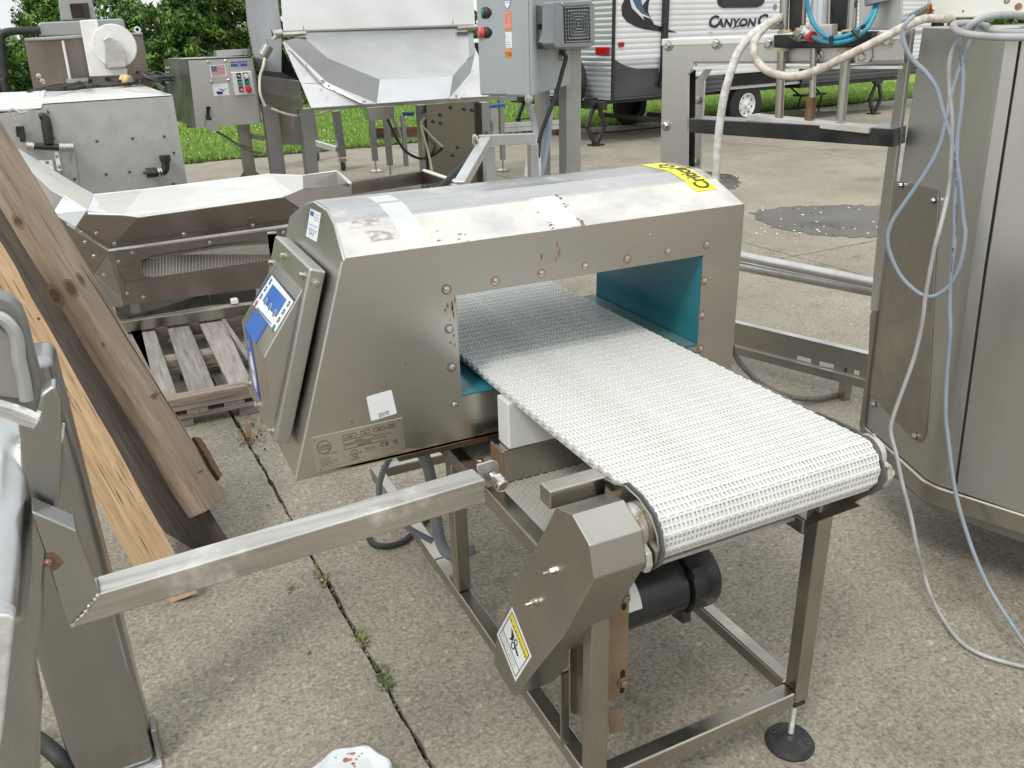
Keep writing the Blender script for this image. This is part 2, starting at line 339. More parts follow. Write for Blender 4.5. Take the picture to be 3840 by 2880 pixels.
TS = [(T0, -5.6, 21.6, 1.15, 'tall feathery evergreen at the far left edge of the lawn'), (T2, -3.6, 22.4, .80, 'low bushy tree just right of the black bent pipe'),
      (T1, -2.0, 22.2, .84, 'small pointed tree behind the square tank chimney'), (T0, -.4, 22.6, .84, 'bushy tree right of the tank chimney'),
      (T2, 1.3, 22.2, .88, 'low green bush behind the coiled black cable'), (T1, 2.5, 21.8, 1.06, 'pointed tree left of the flag sticker cabinet'),
      (T0, 3.9, 22.4, 1.0, 'broad dark evergreen rising behind the flag sticker cabinet'), (T2, 5.7, 22.2, .86, 'broad tree behind the left column of the big hopper'),
      (T0, 7.6, 22.9, .82, 'tree hidden behind the white hopper hood'), (T1, 9.2, 22.4, .9, 'tree behind the hopper hood, left of its right edge'),
      (T0, 10.9, 22.6, .82, 'small tree seen between hopper hood and grey switch enclosure'), (T2, 12.6, 22.8, .9, 'bush behind the grey switch enclosure'),
      (T0, -7.6, 22.3, 1.25, 'tall tree left of the far left evergreen'), (T1, -9.5, 22.6, 1.2, 'leftmost pointed tree of the hedge')]
for a in TS: put_tree(*a)
for T in (T0, T1, T2):
    for ch in list(T.children): bpy.data.objects.remove(ch)
    bpy.data.objects.remove(T)
n = 60000; gx = rng.uniform(-30, 60, n); bz = rng.random(n)**.8*2.3; pp = np.stack([gx, 27+rng.normal(0, .8, n), bz*(1+.25*np.sin(gx*.9)+.15*np.sin(gx*2.3))], 1)
u = rng.normal(0, 1, (n, 3)); u /= np.linalg.norm(u, axis=1)[:, None]; v = np.cross(u, rng.normal(0, 1, (n, 3))); v /= np.linalg.norm(v, axis=1)[:, None]
tris('far_wood', pp, pp-u*.08, pp+u*.08, pp+v*.22, LM, kind='stuff', label='dark mass of far shrubs closing the lawn')
M().box(-60, 90, 28.4, 28.6, 0, 1.6).build('far_bank', mat('far bank', (.03, .06, .015), .9, 0, (.05, .09, .02), scale=1), kind='structure')
# puddles
PUD = mat('standing water', (.07, .062, .054), .14, 0, (.12, .108, .094), scale=1.6, rvar=0, spec=.09)
def puddle(pxs, label, z=.004):
    P = curve([at_z(x, y, 0) for x, y in pxs+[pxs[0]]], 6)[:-1]; P = [p+V(random.uniform(-.035, .035), random.uniform(-.035, .035), 0) for p in P]; P = curve(P+[P[0]], 3)[:-1]
    c = sum(P)/len(P)
    o = M().plate([p+V(0, 0, z) for p in P], (0, 0, 1), .0035).build('puddle', PUD, label=label, cat='puddle', group='puddles on the concrete'); return c
c1 = puddle([(2818, 800), (2870, 785), (2960, 776), (3060, 771), (3180, 770), (3320, 775), (3420, 800), (3380, 870), (3240, 892), (3120, 885), (2960, 865), (2860, 835)], 'large shallow puddle with floating petals left of the tall cabinet')
puddle([(2560, 640), (2690, 648), (2765, 668), (2770, 695), (2735, 712), (2690, 700), (2600, 680)], 'small puddle behind the yellow tape end of the detector')
puddle([(2960, 395), (3060, 388), (3180, 386), (3260, 392), (3270, 410), (3180, 416), (3060, 418), (2980, 412)], 'bright reflecting puddle under the trailer step')
M().plate([at_z(x, y, .0045) for x, y in [(2985, 838), (3040, 830), (3120, 832), (3180, 838), (3165, 850), (3150, 862), (3120, 850), (3040, 846)]], (0, 0, 1), .0003).build('wet_mud', mat('wet mud', (.03, .02, .014), .3), label='dark muddy streak in the middle of the large puddle', cat='mud')
pet = M()
for i in range(80):
    if i < 62: x, y = random.uniform(2830, 3330), random.choice([random.uniform(778, 800), random.uniform(795, 870), random.uniform(850, 880)])
    else: x, y = random.uniform(2690, 2770), random.uniform(650, 700)
    c = at_z(x, y, .006); a = random.uniform(0, 6.28); s = random.uniform(.006, .014); u = V(math.cos(a), math.sin(a), 0)*s; v = V(-math.sin(a), math.cos(a), .3)*s*.8
    pet.add([c-u, c+v, c+u, c-v], [(0, 1, 2, 3)])
pet.build('petals', mat('white petal', (.82, .82, .78), .7), kind='stuff')
# weeds in the joints, litter
def weed(px, py, h, nb, col, label, spread=.05):
    b = M(); c = at_z(px, py, 0)
    for i in range(nb):
        a = random.uniform(0, 6.28); l = h*random.uniform(.4, 1); q = c+V(random.gauss(0, spread*.15), random.gauss(0, spread*.5), -.01)
        tp = q+V(math.cos(a)*l*.7, math.sin(a)*l*.7, l*.8); s = V(-math.sin(a), math.cos(a), 0)*.0022
        b.add([q-s, q+s, (q+tp)/2+s*2+V(0, 0, l*.15), tp, (q+tp)/2-s*2+V(0, 0, l*.15)], [(0, 1, 2, 4), (4, 2, 3)])
    b.build('weed', col, label=label, kind='stuff')
WG = mat('pale weed', (.16, .19, .07), .8, 0, (.24, .24, .11), scale=30); WD = mat('dry weed', (.24, .11, .04), .8, 0, (.30, .18, .09), scale=30)
weed(1205, 2165, .035, 26, WG, 'wispy pale weed in the joint just below the square tube'); weed(1215, 2195, .02, 30, WD, 'rusty dry weed tuft in the joint under the square tube', .02)
weed(1360, 2400, .035, 55, WG, 'yellow green weed tuft halfway down the slab joint'); weed(1450, 2560, .035, 60, mat('green weed', (.08, .12, .04), .8, 0, (.14, .17, .06), scale=30), 'greener weed tuft lowest in the slab joint')
weed(935, 1635, .05, 60, WD, 'dry reddish weed at the pallet foot under the control box', .16); weed(2580, 660, .05, 60, WG, 'weed tufts in the far joint behind the detector hood', .3)
deb = M()
for i in range(260):
    y = random.uniform(1.3, 3.4); c = GO+GX*(-SP+random.gauss(0, .006))+GY*(y-4.6+.2); c[2] = random.uniform(-.02, -.002); s = random.uniform(.002, .006)
    deb.obox(c, unit(rng.normal(0, 1, 3))*s, unit(rng.normal(0, 1, 3))*s*.8, V(0, 0, s*.6))
deb.build('joint_debris', mat('joint grit', (.16, .15, .12), .9, 0, (.45, .44, .4), scale=150, lo=.5, hi=.6), kind='stuff')
def leaf(px, py, l, col, label, a):
    c = at_z(px, py, .008); u = V(math.cos(a), math.sin(a), .05)*l; v = V(-math.sin(a), math.cos(a), 0)*l*.32
    M().add([c-u, c-v*.9-u*.2, c+u, c+v+u*.1+V(0, 0, .004)], [(0, 1, 2, 3)]).build('fallen_leaf', col, label=label, cat='leaf')
leaf(1092, 2207, .018, mat('green leaf', (.07, .09, .02), .6), 'small green leaf left of the slab joint', .2)
leaf(3622, 2083, .017, mat('orange leaf', (.42, .20, .09), .6), 'orange curled leaf between the two cables on the ground', -.9)
leaf(1160, 2450, .010, mat('brown leaf', (.10, .05, .03), .6), 'tiny brown leaf left of the weed tufts', .5)
# ---------------------------------------------------------------- conveyor
cv = thing('belt_conveyor', 'stainless belt conveyor with white open grid belt running through the metal detector', 'conveyor', (.95, 1.8, 0))
X0, X1, YF, YB = .66, 1.247, 1.083, 2.62; T = .04
def tubebox(b, x0, x1, y0, y1, z0, z1): return b.box(x0, x1, y0, y1, z0, z1)
for nm, bx in (('leg', (X0, X0+T, YF, YF+T, .145, .76)), ('leg', (X1-T, X1, YF, YF+T, .145, .70)), ('leg', (X0, X0+T, 1.79, 1.83, .182, .58)), ('leg', (X1-T, X1, 1.79, 1.83, .182, .58)),
               ('bottom_rail', (X0, X0+T, YF+T+.001, YB, .142, .18)), ('bottom_rail', (X1-T, X1, YF+T+.001, YB, .142, .18)),
               ('bottom_rail', (X0+T+.001, X1-T-.001, YF, YF+T, .142, .18)), ('bottom_rail', (X0+T+.001, X1-T-.001, YB-T, YB, .142, .18)),
               ('top_rail', (X0, X0+T, YF+T+.001, 2.4, .58, .62)), ('top_rail', (X1-T, X1, YF+T+.001, 2.4, .58, .62))):
    M().box(*bx).build(nm, S_frame, cv, bevel=.006, seg=3)
for x, y in ((X0+.02, YF+.02), (X1-.02, YF+.02), (X0+.02, YB-.02), (X1-.02, YB-.02)):
    M().lathe((x, y, .0), (0, 0, 1), [(0, .057), (.006, .058), (.018, .050), (.026, .020), (.034, .014), (.036, .010)], 28).build('foot', BLACK, cv)
    st = M(); st.lathe((x, y, .034), (0, 0, 1), [(.0016*i, .0072 if i % 2 else .0062) for i in range(0, 70)], 12); st.build('threaded_stud', CHROME, cv)
    M().box(x-.016, x+.016, y-.016, y+.016, .130, .1415).build('end_plug', BLACK, cv)
for a in (2.2, -.9):
    c = V(X1-.02+math.cos(a)*.040, YF+.02+math.sin(a)*.040, .0235)
    ring(c, (math.cos(a)*.35, math.sin(a)*.35, 1), .005, .0075, .004, 14).build('foot_hole_rim', mat('worn black plastic', (.05, .055, .06), .3), cv)
# return pan with bumps and side plates
RET = mat('shaded belt underside', (.42, .41, .37), .55, 0, (.34, .33, .29), scale=9, trans=.05)  # white belt greyed; the shade under the conveyor is in its colour
M().box(X0+T+.001, X1-T-.001, 1.15, 2.38, .606, .614).build('return_belt', RET, cv)
bm_ = M(); b0 = M(); b0.lathe((0, 0, 0), (0, 0, 1), [(0, .0032), (.002, .0026), (.003, .001)], 6)
for i in range(46):
    for j in range(64):
        x = .712+i*.0112; y = 1.17+j*.019+(.0095 if i % 2 else 0)
        if y < 1.75: bm_.add([(p[0]+x, p[1]+y, p[2]+.614) for p in b0.v], b0.f)
bm_.build('belt_nubs', RET, cv, kind='stuff')
# belt rows
BELT = mat('white polypropylene belt', (.745, .735, .705), .42, 0, (.67, .66, .62), scale=10, spots=(.50, .34, .22), spot_scale=14, spot_lo=.74, spot_hi=.80, trans=.06)
PITCH = .032; BX0, BX1 = .735, 1.246; W = BX1-BX0; nc = 56
def row_mesh():
    b = M(); t = .0115
    for y0, y1, zt in ((.0010, .0052, 0), (.0145, .0177, -.0006), (.0270, .0310, 0)):
        b.box(0, W, y0, y1, -t, zt)
    for i in range(nc+1):
        x = W*i/nc; hw = .0015 if i % 8 else .0022
        b.box(max(0, x-hw), min(W, x+hw), .005, .027, -t+.001, -.0004)
        if i < nc and i % 2 == 0: b.box(x+.002, x+.0068, -.0022, .0010, -t+.001, -.0006)
    b.box(.001, W-.001, .0002, .0318, -t+.0002, -.0054)
    b.box(-.0035, .001, .003, .016, -t+.001, -.001); b.box(W-.001, W+.0035, .016, .029, -t+.001, -.001)
    me = bpy.data.meshes.new('belt_link'); me.from_pydata([tuple(p) for p in b.v], [], b.f); me.materials.append(BELT); return me
RM = row_mesh()
seq = [(y, .845) for y in np.arange(2.470, 1.02, -PITCH)]; y, z = seq[-1]
for dang in (32, 64, 94, 124, 152, 172, 178, 180, 180, 180, 180, 180):
    a = math.radians(dang); y, z = y-PITCH*math.cos(a), z-PITCH*math.sin(a); seq.append((y, z))
for (ya, za), (yb, zb) in zip(seq[:-1], seq[1:]):
    o = bpy.data.objects.new('belt_link', RM); sc.collection.objects.link(o); o.parent = cv
    o.location = tuple(V(BX0, yb, zb)-ROOTLOC[cv]); o.rotation_euler = (math.atan2(za-zb, ya-yb), 0, 0)
for i_, (sx_, sy_) in enumerate([(1880, 1352), (1891, 1350), (1902, 1348), (1913, 1346), (1924, 1344)]):
    p_ = at_z(sx_, sy_, .8395); M().box(p_[0]-.0028, p_[0]+.0028, p_[1]-.004, p_[1]+.004, .8388, .8396).build('belt_stain', mat('salmon stain', (.55, .33, .22), .7), cv)
M().box(BX0+.004, BX1-.004, 1.06, 2.48, .822, .8285).build('slider_bed', mat('slider bed plastic', (.60, .61, .58), .5, 0), cv)
M().lathe((BX0+.01, 1.045, .785), (1, 0, 0), [(0, .030), (W-.02, .030)], 24).build('drive_drum', mat('dirty drum', (.40, .36, .31), .6), cv)
# side plates
pl = [(1.12, .842), (1.085, .857), (1.04, .853), (1.005, .838), (.985, .812), (.977, .785), (.983, .757), (1.005, .735), (1.03, .722), (1.12, .72), (1.17, .76), (1.17, .835)]
M().plate([V(.722, a, b) for a, b in pl], (-1, 0, 0), .006).build('side_plate', S_frame, cv, bevel=.0015)
M().plate([V(.728, a, b) for a, b in [(1.115, .842), (1.085, .862), (1.04, .859), (1.0, .843), (.979, .815), (.970, .785), (.976, .755), (1.0, .73), (1.03, .716), (1.10, .70)]], (-1, 0, 0), .004).build('edge_guard', mat('grey plastic guard', (.10, .10, .10), .5), cv, bevel=.001)
pr = [(1.115, .842), (1.06, .842), (1.02, .828), (.997, .805), (.989, .78), (.993, .752), (1.012, .728), (1.06, .675), (1.112, .64), (1.13, .70), (2.42, .70), (2.42, .835)]
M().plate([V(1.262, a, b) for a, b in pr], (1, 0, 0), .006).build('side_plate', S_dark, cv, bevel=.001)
M().plate([V(1.255, a, b+.004) for a, b in [(1.17, .842), (1.115, .846), (1.06, .846), (1.015, .83), (.989, .805), (.981, .78), (.985, .75), (1.005, .727), (1.05, .70), (1.1, .70)]], (1, 0, 0), .004).build('edge_guard', MATS['grey plastic guard'], cv)
M().plate([V(1.246, 1.1, .70), V(1.246, 1.02, .70), V(1.18, 1.095, .63)], (0, -1, 0), .004).build('gusset', S_dark, cv)
# cross tube stub under the belt end
M().box(.60, .716, 1.135, 1.175, .815, .853).build('cross_tube', S_frame, cv, bevel=.004)
# bearing housing
CAST = mat('pitted cast bearing', (.50, .47, .42), .55, .7, (.62, .60, .55), scale=30, bump=.6, bscale=120, spots=(.22, .16, .10), spot_scale=20, spot_lo=.6, spot_hi=.7)
be = M(); be.lathe((.722, 1.045, .80), (-1, 0, 0), [(0, .040), (.012, .040), (.02, .033), (.034, .030), (.038, .020)], 24); be.build('bearing', CAST, cv, bevel=.001)
lug = M(); lug.plate([V(.706, a, b) for a, b in [(1.01, .785), (1.04, .775), (1.035, .745), (1.015, .732), (.992, .735), (.985, .752), (.99, .775)]], (-1, 0, 0), .014); lug.build('bearing_lug', CAST, cv, bevel=.003)
bolt(cv, V(.70, 1.008, .752), (-1, -.1, 0), .0105, .012); 
be = M(); be.lathe((1.268, 1.045, .80), (1, 0, 0), [(0, .040), (.012, .040), (.02, .033), (.028, .020)], 24); be.build('bearing', CAST, cv)
M().plate([V(1.282, a, b) for a, b in [(1.01, .80), (1.03, .77), (1.02, .745), (.995, .748), (.984, .77), (.99, .795)]], (1, 0, 0), .014).build('bearing_lug', CAST, cv, bevel=.003)
bolt(cv, V(1.284, 1.003, .772), (1, -.2, 0), .009, .012); bolt(cv, V(1.275, 1.045, .838), (1, 0, 0), .005, .008)
# chain guard
go = [(1.112, .834), (1.056, .849), (.999, .822), (.983, .765), (1.09, .5685), (1.318, .237), (1.424, .247), (1.397, .354), (1.253, .613)]
GRD = steel('guard stainless', (.47, .44, .395), .36, (1, 1, 1), scale=5, spots=(.30, .12, .06), spot_scale=12, spot_lo=.68, spot_hi=.76)
M().plate([V(.60, a, b) for a, b in go], (-1, 0, 0), .104).build('chain_guard', GRD, cv, bevel=.003)
gp = lambda px, py: at_x(px, py, .60)
for q in ((2075, 2140), (2006, 2258)): bolt(cv, gp(*q), (-1, 0, 0), .0075, .008, stud=.012)
# caution sticker on the guard
A, B_, C_, D_ = gp(1920, 2277), gp(1993, 2463), gp(1934, 2556), gp(1864, 2378)
nrm = (-1, 0, 0)
decal('caution_sticker', [A, B_, C_, D_], nrm, STICK, cv)
def q4(A, B, C, D):
    return lambda u, v: (A*(1-u)*(1-v)+B*u*(1-v)+C*u*v+D*(1-u)*v)
cs = q4(A, B_, C_, D_)
decal('caution_band', [cs(.08, .06), cs(.93, .06), cs(.93, .24), cs(.08, .24)], nrm, mat('caution yellow', (.78, .66, .06), .4), cv, off=.0012)
def line(b, p, q, w, n): p = np.array(p); q = np.array(q); b.obox((p+q)/2+unit(n)*.0013, (q-p)/2, unit(np.cross(q-p, n))*w/2, unit(n)*.0004)
lb = M(); cc = [cs(.07, .05), cs(.94, .05), cs(.94, .90), cs(.07, .90)]
for i in range(4): line(lb, cc[i], cc[(i+1) % 4], .0012, nrm)
line(lb, cs(.07, .66), cs(.94, .66), .0009, nrm)
for i in range(9):
    a, b2 = i*.7, (i+1)*.7
    for (u0, v0, r) in ((.50, .52, .075), (.52, .36, .06)):
        line(lb, cs(u0+r*math.cos(a)*.8, v0+r*math.sin(a)*1.1), cs(u0+r*math.cos(b2)*.8, v0+r*math.sin(b2)*1.1), .0022, nrm)
lb.plate([cs(.25, .30)+V(-.0013, 0, 0), cs(.42, .33)+V(-.0013, 0, 0), cs(.44, .45)+V(-.0013, 0, 0), cs(.34, .56)+V(-.0013, 0, 0), cs(.36, .45)+V(-.0013, 0, 0)], nrm, .0004)
lb.plate([cs(.56, .42)+V(-.0013, 0, 0), cs(.74, .46)+V(-.0013, 0, 0), cs(.72, .52)+V(-.0013, 0, 0), cs(.56, .48)+V(-.0013, 0, 0)], nrm, .0004)
lb.build('hand_gear_symbol', INK, cv)
text('CAUTION', cs(.25, .215), cs(.90, .215), nrm, .0095, INK, cv, off=.0025)
text('A', cs(.12, .215), cs(.20, .215), nrm, .0105, INK, cv, off=.0025, name='warning_triangle')
for i, s in enumerate(('Do not operate', 'without guards', 'in place')): text(s, cs(.12, .735+i*.075), cs((.80, .80, .48)[i], .735+i*.075), nrm, .0042, INK, cv, off=.0020)
# motor, gearbox, mounting plate
MOT = mat('black motor paint', (.013, .015, .018), .36, 0, (.03, .03, .03), scale=14, bump=.1)
my, mz = 1.33, .395
M().lathe((.74, my, mz), (1, 0, 0), [(0, .068), (.005, .072), (.285, .072), (.287, .06), (.292, .06), (.294, .081), (.36, .081), (.372, .076), (.380, .06)], 36).build('motor', MOT, cv, bevel=.001)
M().obox(V(1.035, my-.03, mz-.075), V(.012, 0, 0), V(0, .022, -.004), V(0, .003, .016)).build('motor_foot', MOT, cv, bevel=.002)
M().obox(V(1.045, my-.064, mz+.055), V(.018, 0, 0), V(0, .008, .008), V(0, -.010, .010)).build('motor_latch', MOT, cv, bevel=.001)
M().lathe((.705, 1.36, .36), (-1, 0, 0), [(0, .05), (.03, .05), (.034, .04)], 24).build('gearbox', MOT, cv)
dl = lambda a, x: V(x, my+.0724*math.cos(a), mz+.0724*math.sin(a))
sb = M()
for k in range(6):
    a0, a1 = 1.75+k*.17, 1.75+(k+1)*.17; a0 += .15; a1 += .15
    sb.add([dl(a0, .80), dl(a0, .895), dl(a1, .895), dl(a1, .80)], [(0, 1, 2, 3)])
sb.build('motor_label', STICK, cv)
MP = mat('rust tinted mounting plate', (.33, .25, .17), .45, .7, (.24, .16, .10), scale=9, spots=(.24, .10, .04), spot_scale=8, spot_lo=.5, spot_hi=.75)
mq = lambda px, py: at_y(px, py, 1.125)
M().plate([mq(2245, 2330), mq(2362, 2168), mq(2356, 2420), mq(2352, 2590), mq(2290, 2628), mq(2245, 2628)], (0, -1, 0), .006).build('motor_mount', MP, cv, bevel=.001)
M().box(.64, .658, 1.17, 1.176, .21, .40).build('guard_bracket', S_frame, cv)
M().plate([at_y(x, y, 1.16) for x, y in [(2135, 2440), (2190, 2360), (2190, 2680), (2150, 2680), (2137, 2665)]], (0, -1, 0), .01).build('guard_bracket', S_frame, cv, bevel=.002)
M().plate([at_y(x, y, 1.124) for x, y in [(2288, 2655), (2315, 2660), (2345, 2735), (2288, 2755)]], (0, -1, 0), .004).build('bracket_gusset', MP, cv)
for q in ((2341, 2240), (2334, 2556)):
    c = mq(*q); h0 = M(); h0.plate([c+V(sx*.0055, -.0005, sz) for sx, sz in ((-1, .026), (-.5, .030), (.5, .030), (1, .026), (1, -.026), (.5, -.030), (-.5, -.030), (-1, -.026))], (0, -1, 0), .001); h0.build('slot', DARKHOLE, cv)
    bolt(cv, c+V(0, -.001, 0), (0, -1, 0), .0085, .009, m=MP)
bolt(cv, V(.675, 1.30, .62), (0, 0, 1), .003, .018, name='stud')
# detector support brackets, white blocks
BR = mat('rusty dark bracket', (.16, .12, .09), .5, .6, (.10, .07, .05), scale=12, spots=(.25, .09, .03), spot_scale=8, spot_lo=.5, spot_hi=.7)
M().box(.50, .73, 1.70, 1.78, .672, .688).build('support_plate', BR, cv, bevel=.001)
M().box(.66, .72, 1.80, 1.98, .622, .686).build('support_block', BR, cv, bevel=.002)
M().box(1.19, 1.40, 1.72, 1.98, .622, .686).build('support_block', BR, cv, bevel=.002)
M().box(.728, .98, 1.575, 1.635, .703, .821).build('wear_block', UHMW, cv, bevel=.004)
M().box(.713, 1.20, 1.578, 1.625, .616, .702).build('cross_member', S_frame, cv, bevel=.004)
M().box(.706, .7125, 1.57, 1.635, .62, .705).build('block_post', MP, cv, bevel=.002)
M().box(1.22, 1.25, 1.4, 1.68, .71, .818).build('wear_block', UHMW, cv, bevel=.003)
bolt(cv, V(.70, 1.685, .622), (0, 0, 1), .010, .012, m=MP)
# conduits and cable under the detector
CND = mat('grey flexible conduit', (.17, .19, .21), .5, 0, (.22, .24, .26), scale=20)
cd = M(); cp = lambda l, y: [at_y(a, b, y+d) for a, b, d in l]
cd.tube([V(.45, 1.93, .69), V(.46, 1.93, .63), V(.50, 1.93, .60), V(.57, 1.92, .595), V(.63, 1.92, .56), V(.655, 1.93, .45), V(.66, 1.93, .33), V(.67, 1.92, .25), V(.70, 1.91, .22), V(.76, 1.90, .23)], .0165, 12, smooth=8)
cd.build('conduit', CND, cv)
cd = M(); cd.tube([V(.76, 2.12, .58), V(.66, 2.14, .52), V(.56, 2.10, .42), V(.545, 2.05, .35), V(.60, 2.0, .29), V(.66, 1.98, .24)], .009, 10, smooth=8); cd.build('conduit', CND, cv)
M().tube([at_z(1380, 2010, .01), at_z(1400, 2040, .012), at_z(1440, 2048, .012), at_z(1490, 2040, .012), at_z(1540, 2010, .012), at_z(1640, 1900, .012)], .010, 8, smooth=6).build('floor_cable', BLACK, cv)
M().obox(V(.68, 2.02, .161), V(.0215, 0, 0), V(0, .05, 0), V(0, 0, .0215)).build('rail_sleeve', S_frame, cv, bevel=.003)

# ---------------------------------------------------------------- metal detector
md = thing('metal_detector', 'stainless tunnel metal detector with blue display and yellow tape on its rounded top', 'metal detector', (.9, 1.95, .69))
ZB, ZT = .69, 1.173; YA, YC = 1.69, 2.21; XR = 1.467
prof = [(1.69, 1.173), (1.808, 1.2215), (1.815, 1.2238), (1.878, 1.2385), (1.888, 1.2398), (2.012, 1.2398), (2.022, 1.2385), (2.085, 1.2238), (2.092, 1.2215), (2.21, 1.173)]
xl = lambda z: .418+(z-1.173)*.331
OX0, OX1, OZ0, OZ1 = .662, 1.344, .809, 1.056
hb = M()
def facade(y, front):
    pts = [(xl(ZB), ZB), (OX0, ZB), (OX1, ZB), (XR, ZB), (xl(OZ0), OZ0), (OX0, OZ0), (OX1, OZ0), (XR, OZ0), (xl(OZ1), OZ1), (OX0, OZ1), (OX1, OZ1), (XR, OZ1), (xl(ZT), ZT), (OX0, ZT), (OX1, ZT), (XR, ZT)]
    fs = [(r*4+c, r*4+c+1, (r+1)*4+c+1, (r+1)*4+c) for r in range(3) for c in range(3) if (r, c) != (1, 1)]
    hb.add([V(x, y, z) for x, z in pts], fs if front else [f[::-1] for f in fs])
facade(YA, True); facade(YC, False)
k = len(prof); L_ = [V(xl(z), y, z) for y, z in prof]; R_ = [V(XR, y, z) for y, z in prof]
hb.add(L_+R_, [(i, i+k, i+k+1, i+1) for i in range(k-1)])
hb.add(L_+[V(xl(ZB), YC, ZB), V(xl(ZB), YA, ZB)], [tuple(range(k+2))]); hb.add(R_+[V(XR, YC, ZB), V(XR, YA, ZB)], [tuple(range(k+1, -1, -1))])
hb.add([V(xl(ZB), YA, ZB), V(xl(ZB), YC, ZB), V(XR, YC, ZB), V(XR, YA, ZB)], [(0, 1, 2, 3)])
o = hb.build('housing', S_face, md)
import bmesh
b_ = bmesh.new(); b_.from_mesh(o.data); bmesh.ops.remove_doubles(b_, verts=b_.verts, dist=1e-5); bmesh.ops.recalc_face_normals(b_, faces=b_.faces); b_.to_mesh(o.data); b_.free()
bv = o.modifiers.new('bevel', 'BEVEL'); bv.width = .005; bv.segments = 3; bv.limit_method = 'ANGLE'; bv.angle_limit = math.radians(28); bv.harden_normals = True
# top skin: dusty sheet wrapping the ridge, overlapping the housing
TOPG = steel('brushed top sheet', (.56, .555, .545), .27, (.12, 6, 6), scale=5, spots=(.66, .64, .60), spot_scale=4, spot_lo=.56, spot_hi=.75)
TOPM = mat('dusty top sheet', (.58, .57, .55), .36, .85, (.60, .57, .52), scale=26, stretch=(.35, 1.5, 1), lo=.45, hi=.7, spots=(.66, .635, .58), spot_scale=7, spot_lo=.36, spot_hi=.60, bump=.1)
ts = M(); P0 = [V(xl(z)+.004, y, z+.0012) for y, z in prof]; P1 = [V(XR-.004, y, z+.0012) for y, z in prof]
for i in range(1, k-1): ts.plate([P0[i], P1[i], P1[i+1], P0[i+1]], (0, prof[i][1]-prof[i+1][1], prof[i+1][0]-prof[i][0]), .0012)
ts.build('top_sheet', TOPG, md, ang=6)
ts = M(); ts.plate([P0[0], P1[0], P1[1], P0[1]], (0, prof[0][1]-prof[1][1], prof[1][0]-prof[0][0]), .0012); ts.build('top_sheet', TOPM, md, ang=6)
# tunnel lining
def strip(nm, pts, n): M().plate(pts, n, .004).build(nm, TEAL, md)
strip('tunnel_lining', [V(OX0, YA+.0015, OZ0+.004), V(OX1, YA+.0015, OZ0+.004), V(OX1, YC-.0015, OZ0+.004), V(OX0, YC-.0015, OZ0+.004)], (0, 0, 1))
strip('tunnel_lining', [V(OX0, YA+.0015, OZ1-.001), V(OX1, YA+.0015, OZ1-.001), V(OX1, YC-.0015, OZ1-.001), V(OX0, YC-.0015, OZ1-.001)], (0, 0, -1))
strip('tunnel_lining', [V(OX1-.001, YA+.0015, OZ0+.004), V(OX1-.001, YC-.0015, OZ0+.004), V(OX1-.001, YC-.0015, OZ1-.005), V(OX1-.001, YA+.0015, OZ1-.005)], (-1, 0, 0))
strip('tunnel_lining', [V(OX0+.001, YA+.0015, OZ0+.004), V(OX0+.001, YC-.0015, OZ0+.004), V(OX0+.001, YC-.0015, OZ1-.005), V(OX0+.001, YA+.0015, OZ1-.005)], (1, 0, 0))
M().box(OX1-.075, OX1-.006, YA+.002, YC-.002, OZ0+.0045, OZ0+.008).build('tunnel_sill', mat('grey teal sill', (.10, .19, .185), .4), md, bevel=.001)
fy = lambda px, py: at_y(px, py, YA)
for q in [(1674, 1085), (1857, 1054), (2030, 1025), (2195, 998), (2352, 971), (2505, 943), (2650, 917), (2642, 1053), (2633, 1182), (2626, 1308), (1684, 1233), (1694, 1377), (1704, 1516), (1876, 1480)]:
    p = fy(*q); bolt(md, p+V(0, -.0004, 0), (0, -1, 0), .0062, .006)
    rr = random.uniform(.0105, .0125); M().plate([c+V(0, -.0005, 0) for c in disc(p, (0, -1, 0), rr, 10)], (0, -1, 0), .0004).build('rust_ring', RUSTM if q[0] > 1800 else mat('dark washer', (.12, .10, .08), .6), md)
FN = (0, -1, 0)
# nameplate
A, B_, C_, D_ = fy(1165, 1642), fy(1508, 1566), fy(1520, 1686), fy(1188, 1772)
PLT = steel('etched nameplate', (.66, .63, .57), .38, scale=3)
NPL = M().plate([p+V(0, -.0016, 0) for p in (A, B_, C_, D_)], FN, .0016).build('nameplate', PLT, md, bevel=.0006)
P = q4(A, B_, C_, D_); fn = V(0, -1, 0); IK = mat('etched print', (.045, .03, .03), .6)
lb = M()
def rect(u0, v0, u1, v1, w=.0006):
    c = [P(u0, v0), P(u1, v0), P(u1, v1), P(u0, v1)]
    for i in range(4): line(lb, c[i]+fn*.001, c[(i+1) % 4]+fn*.001, w, FN)
rect(.33, .13, .475, .235); rect(.525, .12, .62, .225); rect(.665, .12, .79, .225); rect(.825, .12, .905, .215); rect(.33, .285, .665, .39); rect(.33, .435, .79, .54)
for i in range(20):
    a0, a1 = i*math.pi/10, (i+1)*math.pi/10
    line(lb, P(.117+.072*math.cos(a0), .33+.18*math.sin(a0))+fn*.001, P(.117+.072*math.cos(a1), .33+.18*math.sin(a1))+fn*.001, .001, FN)
    line(lb, P(.43+.034*math.cos(a0), .71+.10*math.sin(a0))+fn*.001, P(.43+.034*math.cos(a1), .71+.10*math.sin(a1))+fn*.001, .0007, FN)
rect(.875, .62, .915, .70, .0012)
for u, v in ((.03, .07), (.965, .05), (.965, .92), (.04, .94)): lb.plate([c+V(0, -.002, 0) for c in disc(P(u, v), FN, .0016, 10)], FN, .0004)
lb.build('plate_print', IK, NPL)
def tx(s, u0, u1, v, h, m=IK): text(s, P(u0, v), P(u1, v), FN, h, m, NPL, off=.0026)
